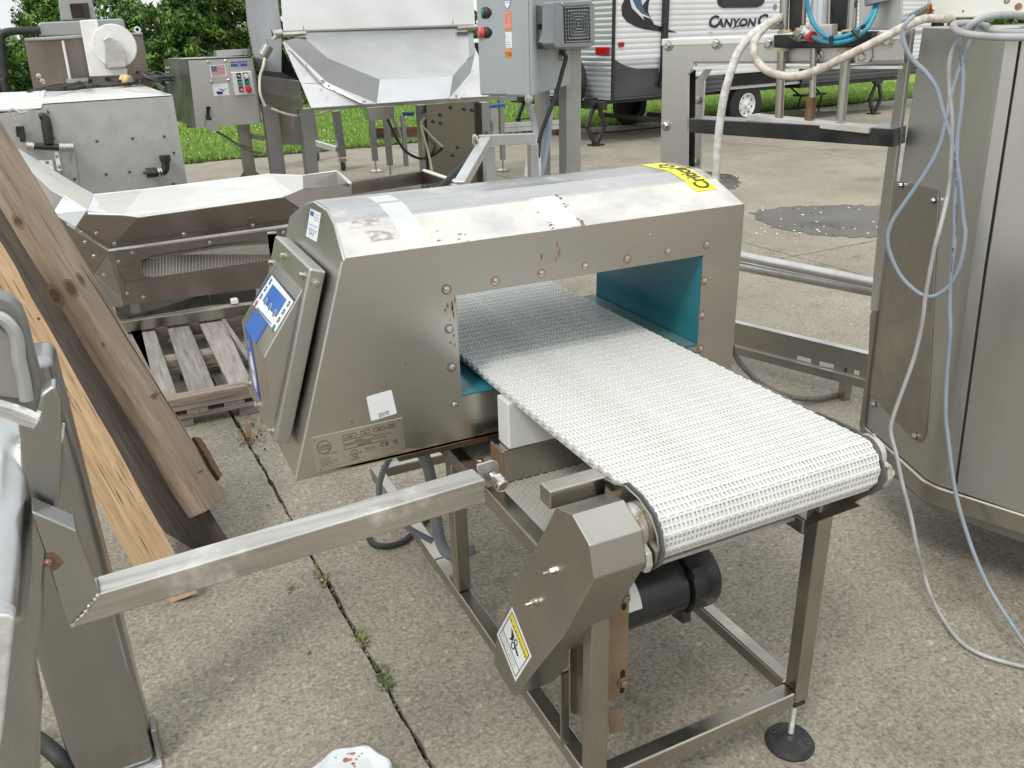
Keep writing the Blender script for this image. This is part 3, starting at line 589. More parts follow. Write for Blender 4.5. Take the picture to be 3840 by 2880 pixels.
tx('110', .37, .43, .225, .0058); tx('1', .565, .575, .215, .0058); tx('60', .71, .75, .21, .0058); tx('0.3', .84, .885, .20, .0058); tx('V~', .482, .505, .215, .003); tx('Hz', .795, .812, .20, .003); tx('A', .91, .92, .19, .003)
tx('Jul-12', .455, .525, .37, .0048); tx('Date of Manufacture', .672, .86, .37, .003); tx('QIMD73442', .475, .63, .525, .0048)
tx('LOMA', .062, .175, .35, .007); tx('SYSTEMS', .062, .175, .41, .0026); tx('An ITW Company', .11, .25, .56, .0028); tx('LISTED', .385, .475, .90, .0048); tx('C', .37, .385, .76, .0045); tx('US', .475, .51, .75, .0045); tx('UL', .413, .45, .745, .0055)
tx('CE', .72, .82, .72, .0105)
for i, s in enumerate(('Loma Systems', '283 E Lies Rd', 'Carol Stream IL 60188', 'USA 800 1234')): tx(s, .055, (.17, .16, .23, .18)[i], .66+i*.065, .0026)
tx('Serviced by original equipment', .055, .27, .92, .0015)
for i in range(3): tx('DETECTION SYSTEM', .55, .66, .66+i*.045, .0018)
tx('Made in the United States', .72, .92, .83, .002)
# inventory sticker (machine-readable square left out)
A, B_, C_, D_ = fy(1373, 1488), fy(1468, 1461), fy(1489, 1550), fy(1391, 1580); P2 = q4(A, B_, C_, D_)
rc = []
for (u, v, a0) in ((.06, .06, 180), (.94, .06, 270), (.94, .94, 0), (.06, .94, 90)):
    for j in range(4): a = math.radians(a0+j*30); rc.append(P2(u+.055*math.cos(a), v+.055*math.sin(a)))
decal('inventory_sticker', rc, FN, STICK, md)
text('AA251784', P2(.30, .835), P2(.72, .835), FN, .0042, INK, md, off=.0016); text('AUCTO', P2(.32, .94), P2(.70, .94), FN, .0062, INK, md, off=.0016)
# slanted end: normal and survey of the plane
EN = unit(V(-.9494, 0, .314)); EP = V(.418, YA, 1.173)
ep = lambda px, py, off=0.: on(px, py, EN, EP+EN*off)
SD = V(-.314, 0, -.9494)
est = lambda y, s, off=0.: V(EP[0], y, EP[2])+SD*s+EN*off
A, B_, C_, D_ = ep(1165, 782), ep(1203, 800), ep(1187, 907), ep(1148, 885); P3 = q4(A, B_, C_, D_)
decal('service_sticker', [A, B_, C_, D_], EN, STICK, md)
decal('sticker_logo', [P3(.08, .06), P3(.40, .06), P3(.40, .22), P3(.08, .22)], EN, BLUE, md, off=.0012)
lb = M()
for v in (.10, .2, .3, .52, .66, .72): line(lb, P3(.48 if v < .4 else .1, v), P3(.92, v), .0008, EN)
lb.build('sticker_lines', BLUE, md); text('SCAN ME', P3(.25, .86), P3(.72, .86), EN, .006, INK, md, off=.0015); text('----------', P3(.2, .93), P3(.8, .93), EN, .003, INK, md, off=.0015)
# edge strip along the front of the slanted end
M().plate([est(1.6905, .008, .002), est(1.7005, .008, .002), est(1.7005, .503, .002), est(1.6905, .503, .002)], EN, .003).build('edge_strip', mat('light edge strip', (.62, .62, .60), .4, .8), md, bevel=.001)
# control box
cb = M(); y0, y1, s0, s1, t0, t1 = 1.765, 2.135, .045, .452, .008, .045
pan = [est(y, s, t) for t in (t0, t1) for y, s in ((y0, s0), (y1, s0), (y1, s1), (y0, s1))]
cb.add(pan, [(0, 1, 2, 3), (7, 6, 5, 4), (0, 4, 5, 1), (1, 5, 6, 2), (2, 6, 7, 3), (3, 7, 4, 0)])
PANM = steel('control box stainless', (.56, .54, .50), .36, scale=5)
M_ = cb.build('control_box', PANM, md, bevel=.006, seg=3)
wd = M(); wy0, wy1 = 1.79, 2.08
sec = [(.095, t1-.001), (.262, .098), (.425, t1-.001)]
wd.add([est(y, s, t) for y in (wy0, wy1) for s, t in sec], [(0, 1, 2), (5, 4, 3), (0, 3, 4, 1), (1, 4, 5, 2), (2, 5, 3, 0)])
wb = wd.build('display_hood', PANM, md, bevel=.003, seg=3)
FP = est(1.79, .095, t1); FQ = est(1.79, .262, .098); fnrm = unit(np.cross(FQ-FP, V(0, 1, 0))); 
if fnrm @ EN < 0: fnrm = -fnrm
fp = lambda px, py, off=.0: on(px, py, fnrm, FP+fnrm*off)
def pxd(nm, pts, m, off): return decal(nm, [fp(*p) for p in pts], fnrm, m, wb, th=.0006, off=off)
LITE = mat('panel white', (.74, .76, .78), .35)
pxd('keypad', [(1020, 1030), (1105, 1127), (1033, 1245), (947, 1138)], LITE, .0010)
pxd('keypad_edge', [(1017, 1026), (1022, 1030), (951, 1140), (945, 1137)], mat('navy edge', (.02, .05, .10), .4), .0014)
pxd('keypad_edge', [(1017, 1026), (1022, 1028), (1108, 1124), (1102, 1131)], MATS['navy edge'], .0013)
pxd('display', [(1025, 1066), (1077, 1125), (1037, 1191), (986, 1128)], mat('blue display', (.05, .16, .48), .18), .0016)
pxd('blue_label', [(958, 1161), (1004, 1214), (960, 1290), (919, 1226)], BLUE, .0012)
pxd('keypad_edge', [(968, 1152), (1020, 1213), (1016, 1219), (963, 1158)], mat('slate stripe', (.13, .22, .36), .4), .0014)
gk = mat('grey key', (.13, .14, .16), .4)
for i, (x, y) in enumerate([(998, 1131), (1014, 1152), (1031, 1176), (1084, 1141), (1065, 1170), (1047, 1200)]):
    r = .0085 if i < 3 else .0075; c = fp(x, y); M().plate([q+fnrm*.0022 for q in disc(c, fnrm, r, 20)], fnrm, .0006).build('key', gk, wb)
    if i < 3: ring(c+fnrm*.0024, fnrm, r, r*1.12, .0006, 20).build('key_rim', LITE, wb)
    else: M().plate([q+fnrm*.0028 for q in disc(c, fnrm, .0032, 3)], fnrm, .0004).build('key_mark', LITE, wb)
for x, y, m in ((963, 1139, RED), (1028, 1230, GREEN)): M().plate([q+fnrm*.0022 for q in disc(fp(x, y), fnrm, .0085, 20)], fnrm, .0006).build('key', m, wb)
for x, y in ((1016, 1057), (998, 1084), (981, 1112)):
    c = fp(x, y)+fnrm*.0022; u = V(0, 1, 0)*.0065; v = np.cross(fnrm, V(0, 1, 0))*.0072; M().plate([c-u-v, c+u-v, c+u+v, c-u+v], fnrm, .0006).build('key', BLUE, wb, bevel=.002); M().plate([q+fnrm*.0006 for q in disc(c, fnrm, .002, 8)], fnrm, .0004).build('key_mark', LITE, wb)
FR = est(1.79, .262, .098); FS = est(1.79, .425, t1); ln = unit(np.cross(FS-FR, V(0, 1, 0))); ln = ln if ln @ EN > 0 else -ln
lp = lambda u, v: FR+V(0, 1, 0)*(wy1-wy0)*u+(FS-FR)*v
decal('blue_strip', [lp(.86, .02), lp(.56, .02), lp(.56, .98), lp(.86, .98)], ln, BLUE, md, off=.001)
M().plate([q+ln*.0016 for q in disc(lp(.71, .62), ln, .052, 28, .62)], ln, .0006).build('oval_logo', STICK, md); ring(lp(.71, .62)+ln*.002, ln, .046, .049, .0006, 28, .62).build('logo_ring', BLUE, md)
text('LOMA', lp(.80, .66), lp(.62, .66), ln, .016, BLUE, md, off=.0026)
text('iQ', lp(.74, .22), lp(.66, .22), ln, .014, STICK, md, off=.0026)
for y, s in ((2.0, .07), (1.80, .07), (2.105, .11), (2.10, .43), (1.97, .438), (1.80, .438)): bolt(md, est(y, s, t1), EN, .0068, .009)
sn = unit(np.cross(V(1, 0, 0), V(0, 0, 1))); bolt(md, est(y0-.0005, .075, .026), (0, -1, 0), .008, .005, name='screw')
# yellow tape, white tape, worn label, rust marks on the top
def wrap(nm, x0, x1, i0, i1, m, off=.0018, jag=0):
    b = M()
    for i in range(i0, i1):
        (ya, za), (yb, zb) = prof[i], prof[i+1]; n_ = unit(V(0, za-zb, yb-ya)); j = lambda: random.uniform(-jag, jag)
        b.plate([V(x0+j(), ya, za)+n_*off, V(x1+j(), ya, za)+n_*off, V(x1+j(), yb, zb)+n_*off, V(x0+j(), yb, zb)+n_*off], n_, .0006)
    return b.build(nm, m, md, ang=60)
ta = [(1.352, 1.412), (1.350, 1.414), (1.348, 1.413), (1.346, 1.411), (1.344, 1.408), (1.343, 1.406), (1.342, 1.404), (1.341, 1.402)]
def arcpt(x, s):  # s metres along the top profile from the front edge
    for i in range(k-1):
        d = math.hypot(prof[i+1][0]-prof[i][0], prof[i+1][1]-prof[i][1])
        if s <= d: t = s/d; return V(x, prof[i][0]+(prof[i+1][0]-prof[i][0])*t, prof[i][1]+(prof[i+1][1]-prof[i][1])*t), unit(V(0, prof[i][1]-prof[i+1][1], prof[i+1][0]-prof[i][0]))
        s -= d
    return V(x, *prof[-1]), V(0, 0, 1)
def topdecal(nm, x0, x1, s0, s1, m, off=.0018, jag=.004, steps=9):
    b = M(); e0 = [x0+random.uniform(-jag, jag) for _ in range(steps+1)]; e1 = [x1+random.uniform(-jag, jag) for _ in range(steps+1)]
    for i in range(steps):
        sa, sb_ = s0+(s1-s0)*i/steps, s0+(s1-s0)*(i+1)/steps; (pa, na), (pb, nb) = arcpt(0, sa), arcpt(0, sb_)
        b.plate([pa+V(e0[i], 0, 0)+na*off, pa+V(e1[i], 0, 0)+na*off, pb+V(e1[i+1], 0, 0)+nb*off, pb+V(e0[i+1], 0, 0)+nb*off], (na+nb)/2, .0005)
    return b.build(nm, m, md, ang=60)
topdecal('yellow_tape', 1.366, 1.434, .078, .42, YELLOW, off=.0024, jag=0, steps=24)
topdecal('white_tape', .915, .985, .004, .135, STICK, jag=.003)
topdecal('clear_tape', .560, .615, .0, .30, mat('milky tape', (.66, .67, .67), .35, .35, (.58, .59, .59), scale=9), jag=.001, off=.0016)
topdecal('glue_residue', .47, .53, .105, .13, MATS['milky tape'] and mat('glue residue', (.34, .32, .28), .7, .2, (.60, .58, .53), scale=45, lo=.44, hi=.56), jag=.006, off=.0015)
topdecal('glue_residue', .49, .555, .045, .085, mat('glue residue', (.34, .32, .28), .7, .2, (.60, .58, .53), scale=45, lo=.44, hi=.56), jag=.006, off=.0015)
for i in range(40):
    x = random.choice([random.gauss(.987, .003), random.gauss(.987, .003), random.gauss(.912, .003), random.uniform(.62, .70)]); s = random.choice([random.uniform(.004, .14), random.uniform(.0, .03)]) if x > .8 else random.gauss(.025, .015)
    topdecal('rust_mark', x, x+random.uniform(.002, .009), max(.001, s), max(.001, s)+random.uniform(.0008, .003), RUSTM, off=.0028, jag=.0015, steps=2)
tt = text('Critical Co', (0, 0, 0), (.215, 0, 0), (0, 0, 1), .044, INK, md, off=0, bold=.02)
rl = ROOTLOC[md]
for v in tt.data.vertices:
    q = np.array(v.co)+rl; p, n_ = arcpt(1.424-q[1]*1.0, .088+q[0]); v.co = Vector(p+n_*.0036-rl)
tt.data.update()
def blotch(c, n, u, v, w, h, m, nm='rust_mark', k2=9):
    pts = [c+u*w*math.cos(6.283*i/k2)*random.uniform(.5, 1.1)+v*h*math.sin(6.283*i/k2)*random.uniform(.5, 1.1) for i in range(k2)]
    M().plate([p+unit(n)*.0007 for p in pts], n, .0004).build(nm, m, md)
for (x, y, w, h) in [(2097, 945, .003, .016), (2092, 915, .0012, .012), (2085, 975, .0015, .010), (2029, 955, .002, .010), (1695, 1155, .003, .020), (1702, 1180, .002, .014), (1678, 1150, .003, .012), (1700, 1265, .002, .008), (1688, 1290, .003, .008), (1703, 1300, .002, .010), (1670, 1165, .002, .01), (1705, 1130, .0015, .012), (1690, 1210, .002, .006), (1522, 1368, .004, .004), (1298, 1545, .0025, .004), (1322, 1585, .003, .006), (1685, 1492, .002, .004)]:
    for j in range(2): blotch(fy(x+random.uniform(-3, 3), y+random.uniform(-10, 10)), FN, V(1, 0, 0), V(0, 0, 1), w*random.uniform(.5, 1), h*random.uniform(.3, .9), RUSTM)
RED_EDGE = steel('rusting lower edge', (.56, .53, .48), .36, scale=6, spots=(.30, .13, .045), spot_scale=9, spot_lo=.44, spot_hi=.66)
pts_ = [V(.275+.02*i, YA-.0004, ZB+.010+.005*math.sin(i*1.7)+.004*math.sin(i*.6)) for i in range(40)]
M().plate([V(.264, YA-.0004, ZB+.0055)]+pts_+[V(1.06, YA-.0004, ZB+.0055)], FN, .0003).build('rusty_edge', RED_EDGE, md)
for c in ((2438, 882),): bolt(md, fy(*c), FN, .003, .002, name='dent_screw')
# ---------------------------------------------------------------- foreground machine at the left edge with welded arm
lm = thing('welded_machine', 'grey welded machine at the left edge of the photo with a long square tube arm', 'machine', (-.23, 1.4, 0))
BRU = steel('coarse brushed steel', (.44, .44, .425), .28, (3, 3, .5), scale=9, col2=(.37, .37, .355), bump=.12, bscale=90)
COLM = steel('dark column steel', (.40, .40, .395), .26, (2, 2, .2), scale=6, col2=(.34, .34, .335), bump=.05)
ALU = mat('satin cast face', (.54, .55, .545), .33, 1, (.44, .45, .45), scale=9, stretch=(1, 1, .4), bump=.15, bscale=90, spots=(.38, .39, .38), spot_scale=14, spot_lo=.62, spot_hi=.74)
GMET = mat('grey mill finish', (.30, .295, .28), .45, .8, (.25, .245, .235), scale=4, bump=.1)
WELD = mat('white cleaned weld', (.82, .83, .82), .4, .55, (.6, .6, .6), scale=30, bump=1.0, bscale=70)
M().box(-.325, -.150, 1.735, 1.86, .012, 1.05).build('column', COLM, lm, bevel=.022, seg=4)
M().box(-.335, -.14, 1.722, 1.90, .0, .011).build('base_plate', WELD, lm, bevel=.002)
M().box(-.148, -.134, 1.745, 1.80, .012, .10).build('column_gusset', GMET, lm, bevel=.003)
ya = lambda l, y: [at_y(a, b, y) for a, b in l]
M().plate(ya([(60, 1500), (142, 1560), (150, 1480), (205, 1440), (232, 1500), (237, 1600), (236, 1720), (226, 1850), (190, 2000), (170, 2150), (163, 2300), (160, 2380), (140, 2450), (137, 2530), (158, 2650), (152, 2760), (148, 3000), (-80, 3000), (-80, 2330), (90, 2250), (90, 1900)], 1.17), (0, -1, 0), .035).build('side_plate', BRU, lm, bevel=.006)
M().plate(ya([(-60, 1090), (0, 1107), (38, 1120), (80, 1162), (104, 1230), (128, 1330), (158, 1440), (152, 1490), (138, 1560), (60, 1528), (-60, 1498)], 1.07), (0, -1, 0), .03).build('hatch_rim', GMET, lm, bevel=.006)
rp = ya([(-60, 1180), (0, 1190), (30, 1212), (54, 1245), (66, 1285), (72, 1350), (90, 1430), (100, 1500)], 1.060)
M().tube(rp, .0075, 10, smooth=5).build('hatch_bead', mat('grey bead', (.50, .52, .50), .4, .7), lm)
M().plate(ya([(-60, 1215), (0, 1225), (25, 1245), (44, 1275), (54, 1310), (62, 1380), (90, 1500), (-60, 1480)], 1.066), (0, -1, 0), .006).build('hatch_panel', mat('hatch panel grey', (.42, .40, .38), .5, .75, (.36, .34, .33), scale=5), lm, bevel=.002)
M().tube([p+V(0, -.006, 0) for p in ya([(-60, 1496), (0, 1508), (60, 1526), (110, 1545), (140, 1562)], 1.06)], .0055, 8, smooth=4).build('weld_bead', WELD, lm)
bt = M(); rows = [(1500, 118, 1.235), (1700, 112, 1.185), (1900, 100, 1.135), (2100, 84, 1.09), (2300, 66, 1.05), (2340, 62, 1.045)]; vs = []
for py_, ex, yy in rows:
    for dx, dy in ((-190, .0), (-90, .0), (-40, .002), (-14, .006), (2, .014), (16, .028), (27, .048), (35, .08)): vs.append(at_y(ex+dx, py_, yy+dy))
bt.add(vs, [(r_*8+c_, r_*8+c_+1, (r_+1)*8+c_+1, (r_+1)*8+c_) for r_ in range(5) for c_ in range(7)])
bo = bt.build('bent_body_sheet', ALU, lm, ang=60); so = bo.modifiers.new('thick', 'SOLIDIFY'); so.thickness = .006; so.offset = 1
M().plate(ya([(-60, 2300), (30, 2308), (57, 2320), (45, 2420), (30, 2560), (16, 2700), (0, 2810), (-60, 2850)], 1.03), (0, -1, 0), .03).build('weld_patch', WELD, lm, bevel=.004)
M().tube([p for p in ya([(-10, 1520), (30, 1535), (90, 1560), (140, 1575)], 1.08)], .012, 8).build('weld_bead', WELD, lm)
M().plate(ya([(235, 1590), (243, 1592), (239, 1640), (230, 1665), (231, 1620)], 1.09), (0, -1, 0), .004).build('edge_highlight', WELD, lm)  # white sliver painted in as the highlight on the plate edge
# stub and arm
bl = at_z(375, 2226, .90); br_ = at_z(1820, 1796, .90); ax = unit(V(br_[0]-bl[0], br_[1]-bl[1], 0)); pn = unit(V(ax[1], -ax[0], 0))
ST = S_frame
ARM = steel('scuffed arm tube', (.62, .60, .56), .40, (1, 14, 14), scale=4, col2=(.44, .42, .39), bump=.2, bscale=30, spots=(.75, .73, .69), spot_scale=9, spot_lo=.55, spot_hi=.8)
pa = lambda px, py, off=0.: on(px, py, pn, bl+pn*off)
H = .047; D = .047
M().plate([pa(118, 1917), pa(288, 1990), pa(374, 2226), pa(258, 2360), pa(238, 2300)], pn, D).build('arm_stub', BRU, lm, bevel=.003)
M().plate([bl, br_, br_-V(0, 0, H), pa(260, 2361)], pn, D).build('arm', ARM, lm, bevel=.0035, seg=3)
wp = [pa(372, 2228, .001), pa(352, 2255, .001), pa(335, 2272, .001), pa(318, 2300, .001), pa(292, 2325, .001), pa(266, 2352, .001)]
M().tube(curve(wp, 4), [.0028+.0012*math.sin(i*2.4) for i in range(len(curve(wp, 4)))], 7).build('weld_seam', mat('dull weld', (.36, .33, .30), .5, .8, (.5, .48, .45), scale=60, bump=.6), lm)
M().lathe(pa(182, 2108, .002), pn, [(0, .006), (.003, .0055), (.006, .003)], 10).build('weld_blob', mat('copper weld', (.40, .26, .19), .45, .7, (.25, .15, .1), scale=60), lm)
M().plate([pa(x, y, .0006) for x, y in [(172, 2075), (200, 2072), (226, 2095), (240, 2110), (215, 2135), (195, 2145), (180, 2120)]], pn, .0004).build('rust_mark', mat('brown weld stain', (.16, .09, .05), .6), lm)
eb = br_-pn*.030
lugp = [pa(1790, 1745, -.03), pa(1850, 1727, -.03), pa(1866, 1733, -.03), pa(1872, 1750, -.03), pa(1872, 1815, -.03), pa(1830, 1830, -.03), pa(1795, 1795, -.03)]
M().plate(lugp, pn, .005).build('arm_lug', S_bright, lm, bevel=.001)
c = pa(1845, 1782, -.03); b = M(); bd = unit(pn+V(.10, 0, -.25)); b.lathe(c, bd, [(0, .0085), (.030, .0085)], 14); b.build('bolt_shank', CHROME, lm)
b = M(); b.lathe(c+bd*.012, bd, [(0, .0135), (.016, .0135)], 6); b.lathe(c+bd*.028, bd, [(0, .0125), (.006, .0125), (.008, .0100), (.0065, .0085)], 18); b.build('lock_nut', CHROME, lm, bevel=.0008)
M().tube([at_z(90, 2740, .05), at_z(150, 2780, .10), at_z(210, 2830, .10), at_z(262, 2890, .06), at_z(300, 2960, .02)], .019, 12, smooth=6).build('rubber_hose', BLACK, lm)

# ---------------------------------------------------------------- leaning timber
def wood(name, a, b_, knot, seed, axis_v):
    m = bpy.data.materials.new(name); m.use_nodes = True; t = m.node_tree; n = t.nodes; l = t.links; bs = n['Principled BSDF']
    g = n.new('ShaderNodeTexCoord'); mp_ = n.new('ShaderNodeMapping'); mp_.vector_type = 'TEXTURE'
    q = Vector(axis_v).to_track_quat('X', 'Z').to_euler(); mp_.inputs['Rotation'].default_value = q; mp_.inputs['Scale'].default_value = (14, 1, 1); l.new(g.outputs['Object'], mp_.inputs[0])
    dn = n.new('ShaderNodeTexNoise'); dn.inputs['Scale'].default_value = 5; l.new(g.outputs['Object'], dn.inputs[0])
    ad = n.new('ShaderNodeMix'); ad.data_type = 'VECTOR'; ad.inputs[0].default_value = .012; l.new(mp_.outputs[0], ad.inputs[4]); l.new(dn.outputs['Color'], ad.inputs[5])
    no = n.new('ShaderNodeTexNoise'); no.inputs['Scale'].default_value = 55+seed; no.inputs['Detail'].default_value = 7; no.inputs['Roughness'].default_value = .65; l.new(ad.outputs[1], no.inputs[0])
    r = n.new('ShaderNodeValToRGB'); cr_ = r.color_ramp; cr_.elements[0].position = .30; cr_.elements[0].color = (*knot, 1); cr_.elements[1].position = .70; cr_.elements[1].color = (*[min(1, c*1.25) for c in a], 1)
    e = cr_.elements.new(.42); e.color = (*b_, 1); e = cr_.elements.new(.55); e.color = (*a, 1); l.new(no.outputs[0], r.inputs[0])
    n3 = n.new('ShaderNodeTexNoise'); n3.inputs['Scale'].default_value = 3.5; n3.inputs['Detail'].default_value = 4; l.new(g.outputs['Object'], n3.inputs[0])
    r3 = n.new('ShaderNodeMapRange'); l.new(n3.outputs[0], r3.inputs[0]); r3.inputs[1].default_value = .38; r3.inputs[2].default_value = .66; r3.inputs[3].default_value = .0; r3.inputs[4].default_value = .65
    x = n.new('ShaderNodeMix'); x.data_type = 'RGBA'; l.new(r3.outputs[0], x.inputs[0]); l.new(r.outputs[0], x.inputs[6]); x.inputs[7].default_value = (*b_, 1); l.new(x.outputs[2], bs.inputs['Base Color'])
    bp = n.new('ShaderNodeBump'); bp.inputs['Strength'].default_value = .5; bp.inputs['Distance'].default_value = .002; l.new(no.outputs[0], bp.inputs['Height']); l.new(bp.outputs[0], bs.inputs['Normal'])
    bs.inputs['Roughness'].default_value = .75; bs.inputs['Specular IOR Level'].default_value = .2; return m
def depth_pt(px, py, D_): return CAM+ray(px, py)*(D_/F)
def perp(px, py, P0, axd):
    r = ray(px, py); t = ((P0-CAM) @ axd)/(r @ axd); return CAM+r*t
def board(label, m0, z0, m1, d1, l0, r0, a, b_, kn, seed, knots=(), over=.25, name='timber_board'):
    P = at_z(*m0, z0) if z0 < 1 else depth_pt(*m0, z0); Q = depth_pt(*m1, d1); axd = unit(Q-P); Lp = perp(*l0, P, axd)-P; Rp = perp(*r0, P, axd)-P
    Rp = Rp-Lp*(Rp@Lp)/(Lp@Lp)*.0; Q = Q+axd*over; L_ = np.linalg.norm(Q-P)
    wm = wood(label[:40], a, b_, kn, seed, axd)
    r = thing(name, label, 'timber', P, group='timber leaning at the left')
    c = P+Lp/2+Rp/2+axd*L_/2
    b = M(); nseg = 14; jit = [V(*rng.normal(0, .0012, 3)) for _ in range(4*(nseg+1))]
    vs = []
    for i in range(nseg+1):
        o_ = P+axd*L_*i/nseg
        vs += [o_+jit[4*i], o_+Lp+jit[4*i+1], o_+Lp+Rp+jit[4*i+2], o_+Rp+jit[4*i+3]]
    fs = []
    for i in range(nseg):
        for k_ in range(4): fs.append((4*i+k_, 4*i+(k_+1) % 4, 4*(i+1)+(k_+1) % 4, 4*(i+1)+k_))
    fs += [(3, 2, 1, 0), tuple(4*nseg+j for j in range(4))]
    if np.cross(Lp, Rp) @ axd < 0: fs = [f[::-1] for f in fs]
    b.add(vs, fs); b.build('plank', wm, r, bevel=.0025, ang=60)
    nl = unit(np.cross(Lp, axd)); nl = nl if nl@(CAM-P) > 0 else -nl
    nr = unit(np.cross(Rp, axd)); nr = nr if nr@(CAM-P) > 0 else -nr
    for (x, y, s, side, st) in knots:
        nn = nl if side == 'L' else nr; p = on(x, y, nn, P)
        km = mat('knot heartwood', (.07, .045, .028), .7, 0, (.17, .11, .07), scale=120, bump=.6); kr = mat('knot ring', (.20, .13, .08), .7, 0, (.27, .18, .11), scale=90, bump=.5)
        def ell(r1, off):
            W_ = unit(np.cross(nn, axd)); return [p+axd*r1*st*math.cos(6.283*i/16)*random.uniform(.88, 1.1)+W_*r1*math.sin(6.283*i/16)*random.uniform(.88, 1.1)+nn*off for i in range(16)]
        M().plate(ell(s*1.5, .0014), nn, .0006).build('knot', kr, r); M().plate(ell(s, .0019), nn, .0006).build('knot', km, r)
    return r, P, axd, nl, nr
bd1 = board('weathered brown plank with dark knots, top of the leaning timber', (777, 1918), 2.66, (41, 700), 2.42, (709, 1945), (843, 1857), (.36, .28, .205), (.27, .21, .155), (.10, .075, .055), 0,
      [(208, 1108, .016, 'L', 1.5), (268, 1080, .014, 'L', 1.5), (302, 1047, .010, 'R', 1.8), (70, 830, .013, 'L', 1.2), (577, 1488, .006, 'R', 1.0), (386, 1290, .004, 'L', 1)])
bd2 = board('dark grey soaked plank lying under the weathered brown plank', (800, 2062), .0, (40, 880), 2.72, (690, 2110), (868, 2040), (.11, .09, .075), (.075, .062, .053), (.03, .025, .02), 6)
bd3 = board('fresh yellow plank nearest the foreground machine column', (648, 2262), .0, (0, 1130), 2.30, (566, 2240), (742, 2224), (.56, .40, .24), (.46, .31, .18), (.22, .13, .07), 12, [(365, 2075, .004, 'R', 2), (145, 1195, .003, 'R', 1)])
bd4 = board('short board end poking out behind the brown plank', (822, 1798), 2.86, (700, 1590), 2.84, (800, 1808), (836, 1780), (.20, .12, .06), (.12, .075, .04), (.05, .03, .02), 3, over=-.05)

r1_, P1_, ax1, nl1, nr1 = bd1
ck = mat('dark wood crack', (.035, .022, .014), .9, 0)
def onb(l, nn, P0, w=.0012, nm='crack', m=ck, par=r1_):
    M().tube([on(x, y, nn, P0)+nn*.0008 for x, y in l], [.0004]+[w]*(len(l)-2)+[.0004], 6).build(nm, m, par)
onb([(300, 990), (345, 1060), (430, 1190), (470, 1260), (560, 1400), (640, 1530), (720, 1660), (800, 1790)], nr1, P1_)
onb([(330, 1020), (380, 1100), (440, 1185)], nr1, P1_, .0008)
for dx in (0, 14):
    onb([(560+dx, 1492), (573+dx, 1480), (588+dx, 1470)], nr1, P1_, .0028, 'pencil_mark', mat('grey marker', (.09, .085, .08), .7))
onb([(735, 1775), (748, 1768), (762, 1762)], nr1, P1_, .0028, 'pencil_mark', MATS['grey marker'])
r3_, P3_, ax3, nl3, nr3 = bd3
random.seed(21)
for i in range(26):
    t0_ = random.uniform(.15, 1.25); q_ = P3_+ax3*t0_+(on(742, 2224, nr3, P3_)-P3_)*random.uniform(.08, .92)+nr3*.0006; l_ = random.uniform(.02, .11)
    M().tube([q_, q_+ax3*l_*.5+nr3*.0002, q_+ax3*l_], [.0002, random.uniform(.0004, .0010), .0002], 5).build('crack', ck, r3_)
# ---------------------------------------------------------------- pallet
PW = [wood('pallet grey %d' % i, c, tuple(q*.75 for q in c), tuple(q*.35 for q in c), i, (0, 1, 0)) for i, c in enumerate([(.30, .275, .245), (.26, .24, .215), (.33, .30, .27)])]
PX = wood('pallet cross', (.33, .265, .215), (.24, .19, .155), (.10, .07, .05), 4, (1, 0, 0))
pt = thing('wooden_pallet', 'grey weathered wooden pallet under the slotted hopper conveyor', 'pallet', (.6, 4.3, 0))
def deck(bl_, br2, tl, tr, i):
    pts = [at_z(*q, .14) for q in (bl_, br2, tr, tl)]; M().plate(pts, (0, 0, 1), .017).build('deck_board', PW[i % 3], pt, bevel=.002)
deck((622, 1502), (668, 1492), (478, 1225), (572, 1215), 0); 
deck((712, 1481), (811, 1461), (617, 1200), (696, 1190), 1); deck((863, 1451), (945, 1436), (735, 1185), (823, 1165), 2)
for j, x in enumerate((.66, .84, 1.02, 1.16)): M().box(x, x+.10, 3.78, 4.95, .123, .14).build('deck_board', PW[j % 3], pt, bevel=.002)
M().box(-.05, .035, 3.78, 4.95, .123, .14).build('deck_board', PW[1], pt, bevel=.002)
M().box(.03, 1.26, 3.70, 3.77, .108, .146).build('lead_board', PX, pt, bevel=.003)
for y in (3.70, 4.30, 4.88): M().box(.0, 1.26, y, y+.09, .062 if y > 4 else .085, .122 if y > 4 else .107).build('stringer', PX, pt, bevel=.002)
for y in (3.70, 4.30, 4.88): M().box(.0, 1.26, y+.002, y+.088, .044, .061).build('bottom_board', PX, pt, bevel=.002)
for x in (.06, .36, .70, 1.1):
    for y in (3.71, 4.31, 4.89): M().box(x, x+.10, y, y+.085, .0, .043).build('block', PW[1], pt, bevel=.003)
for x in (.14, .30, .52, .75): M().box(x, x+.09, 3.705, 3.76, .0615, .0845).build('spacer', PW[0], pt)
M().plate([at_z(826, 1188, .15), at_z(840, 1190, .15), at_z(935, 1330, .15), at_z(925, 1345, .15), at_z(870, 1260, .15)], (0, 0, 1), .008).build('split_board', PW[0], pt)

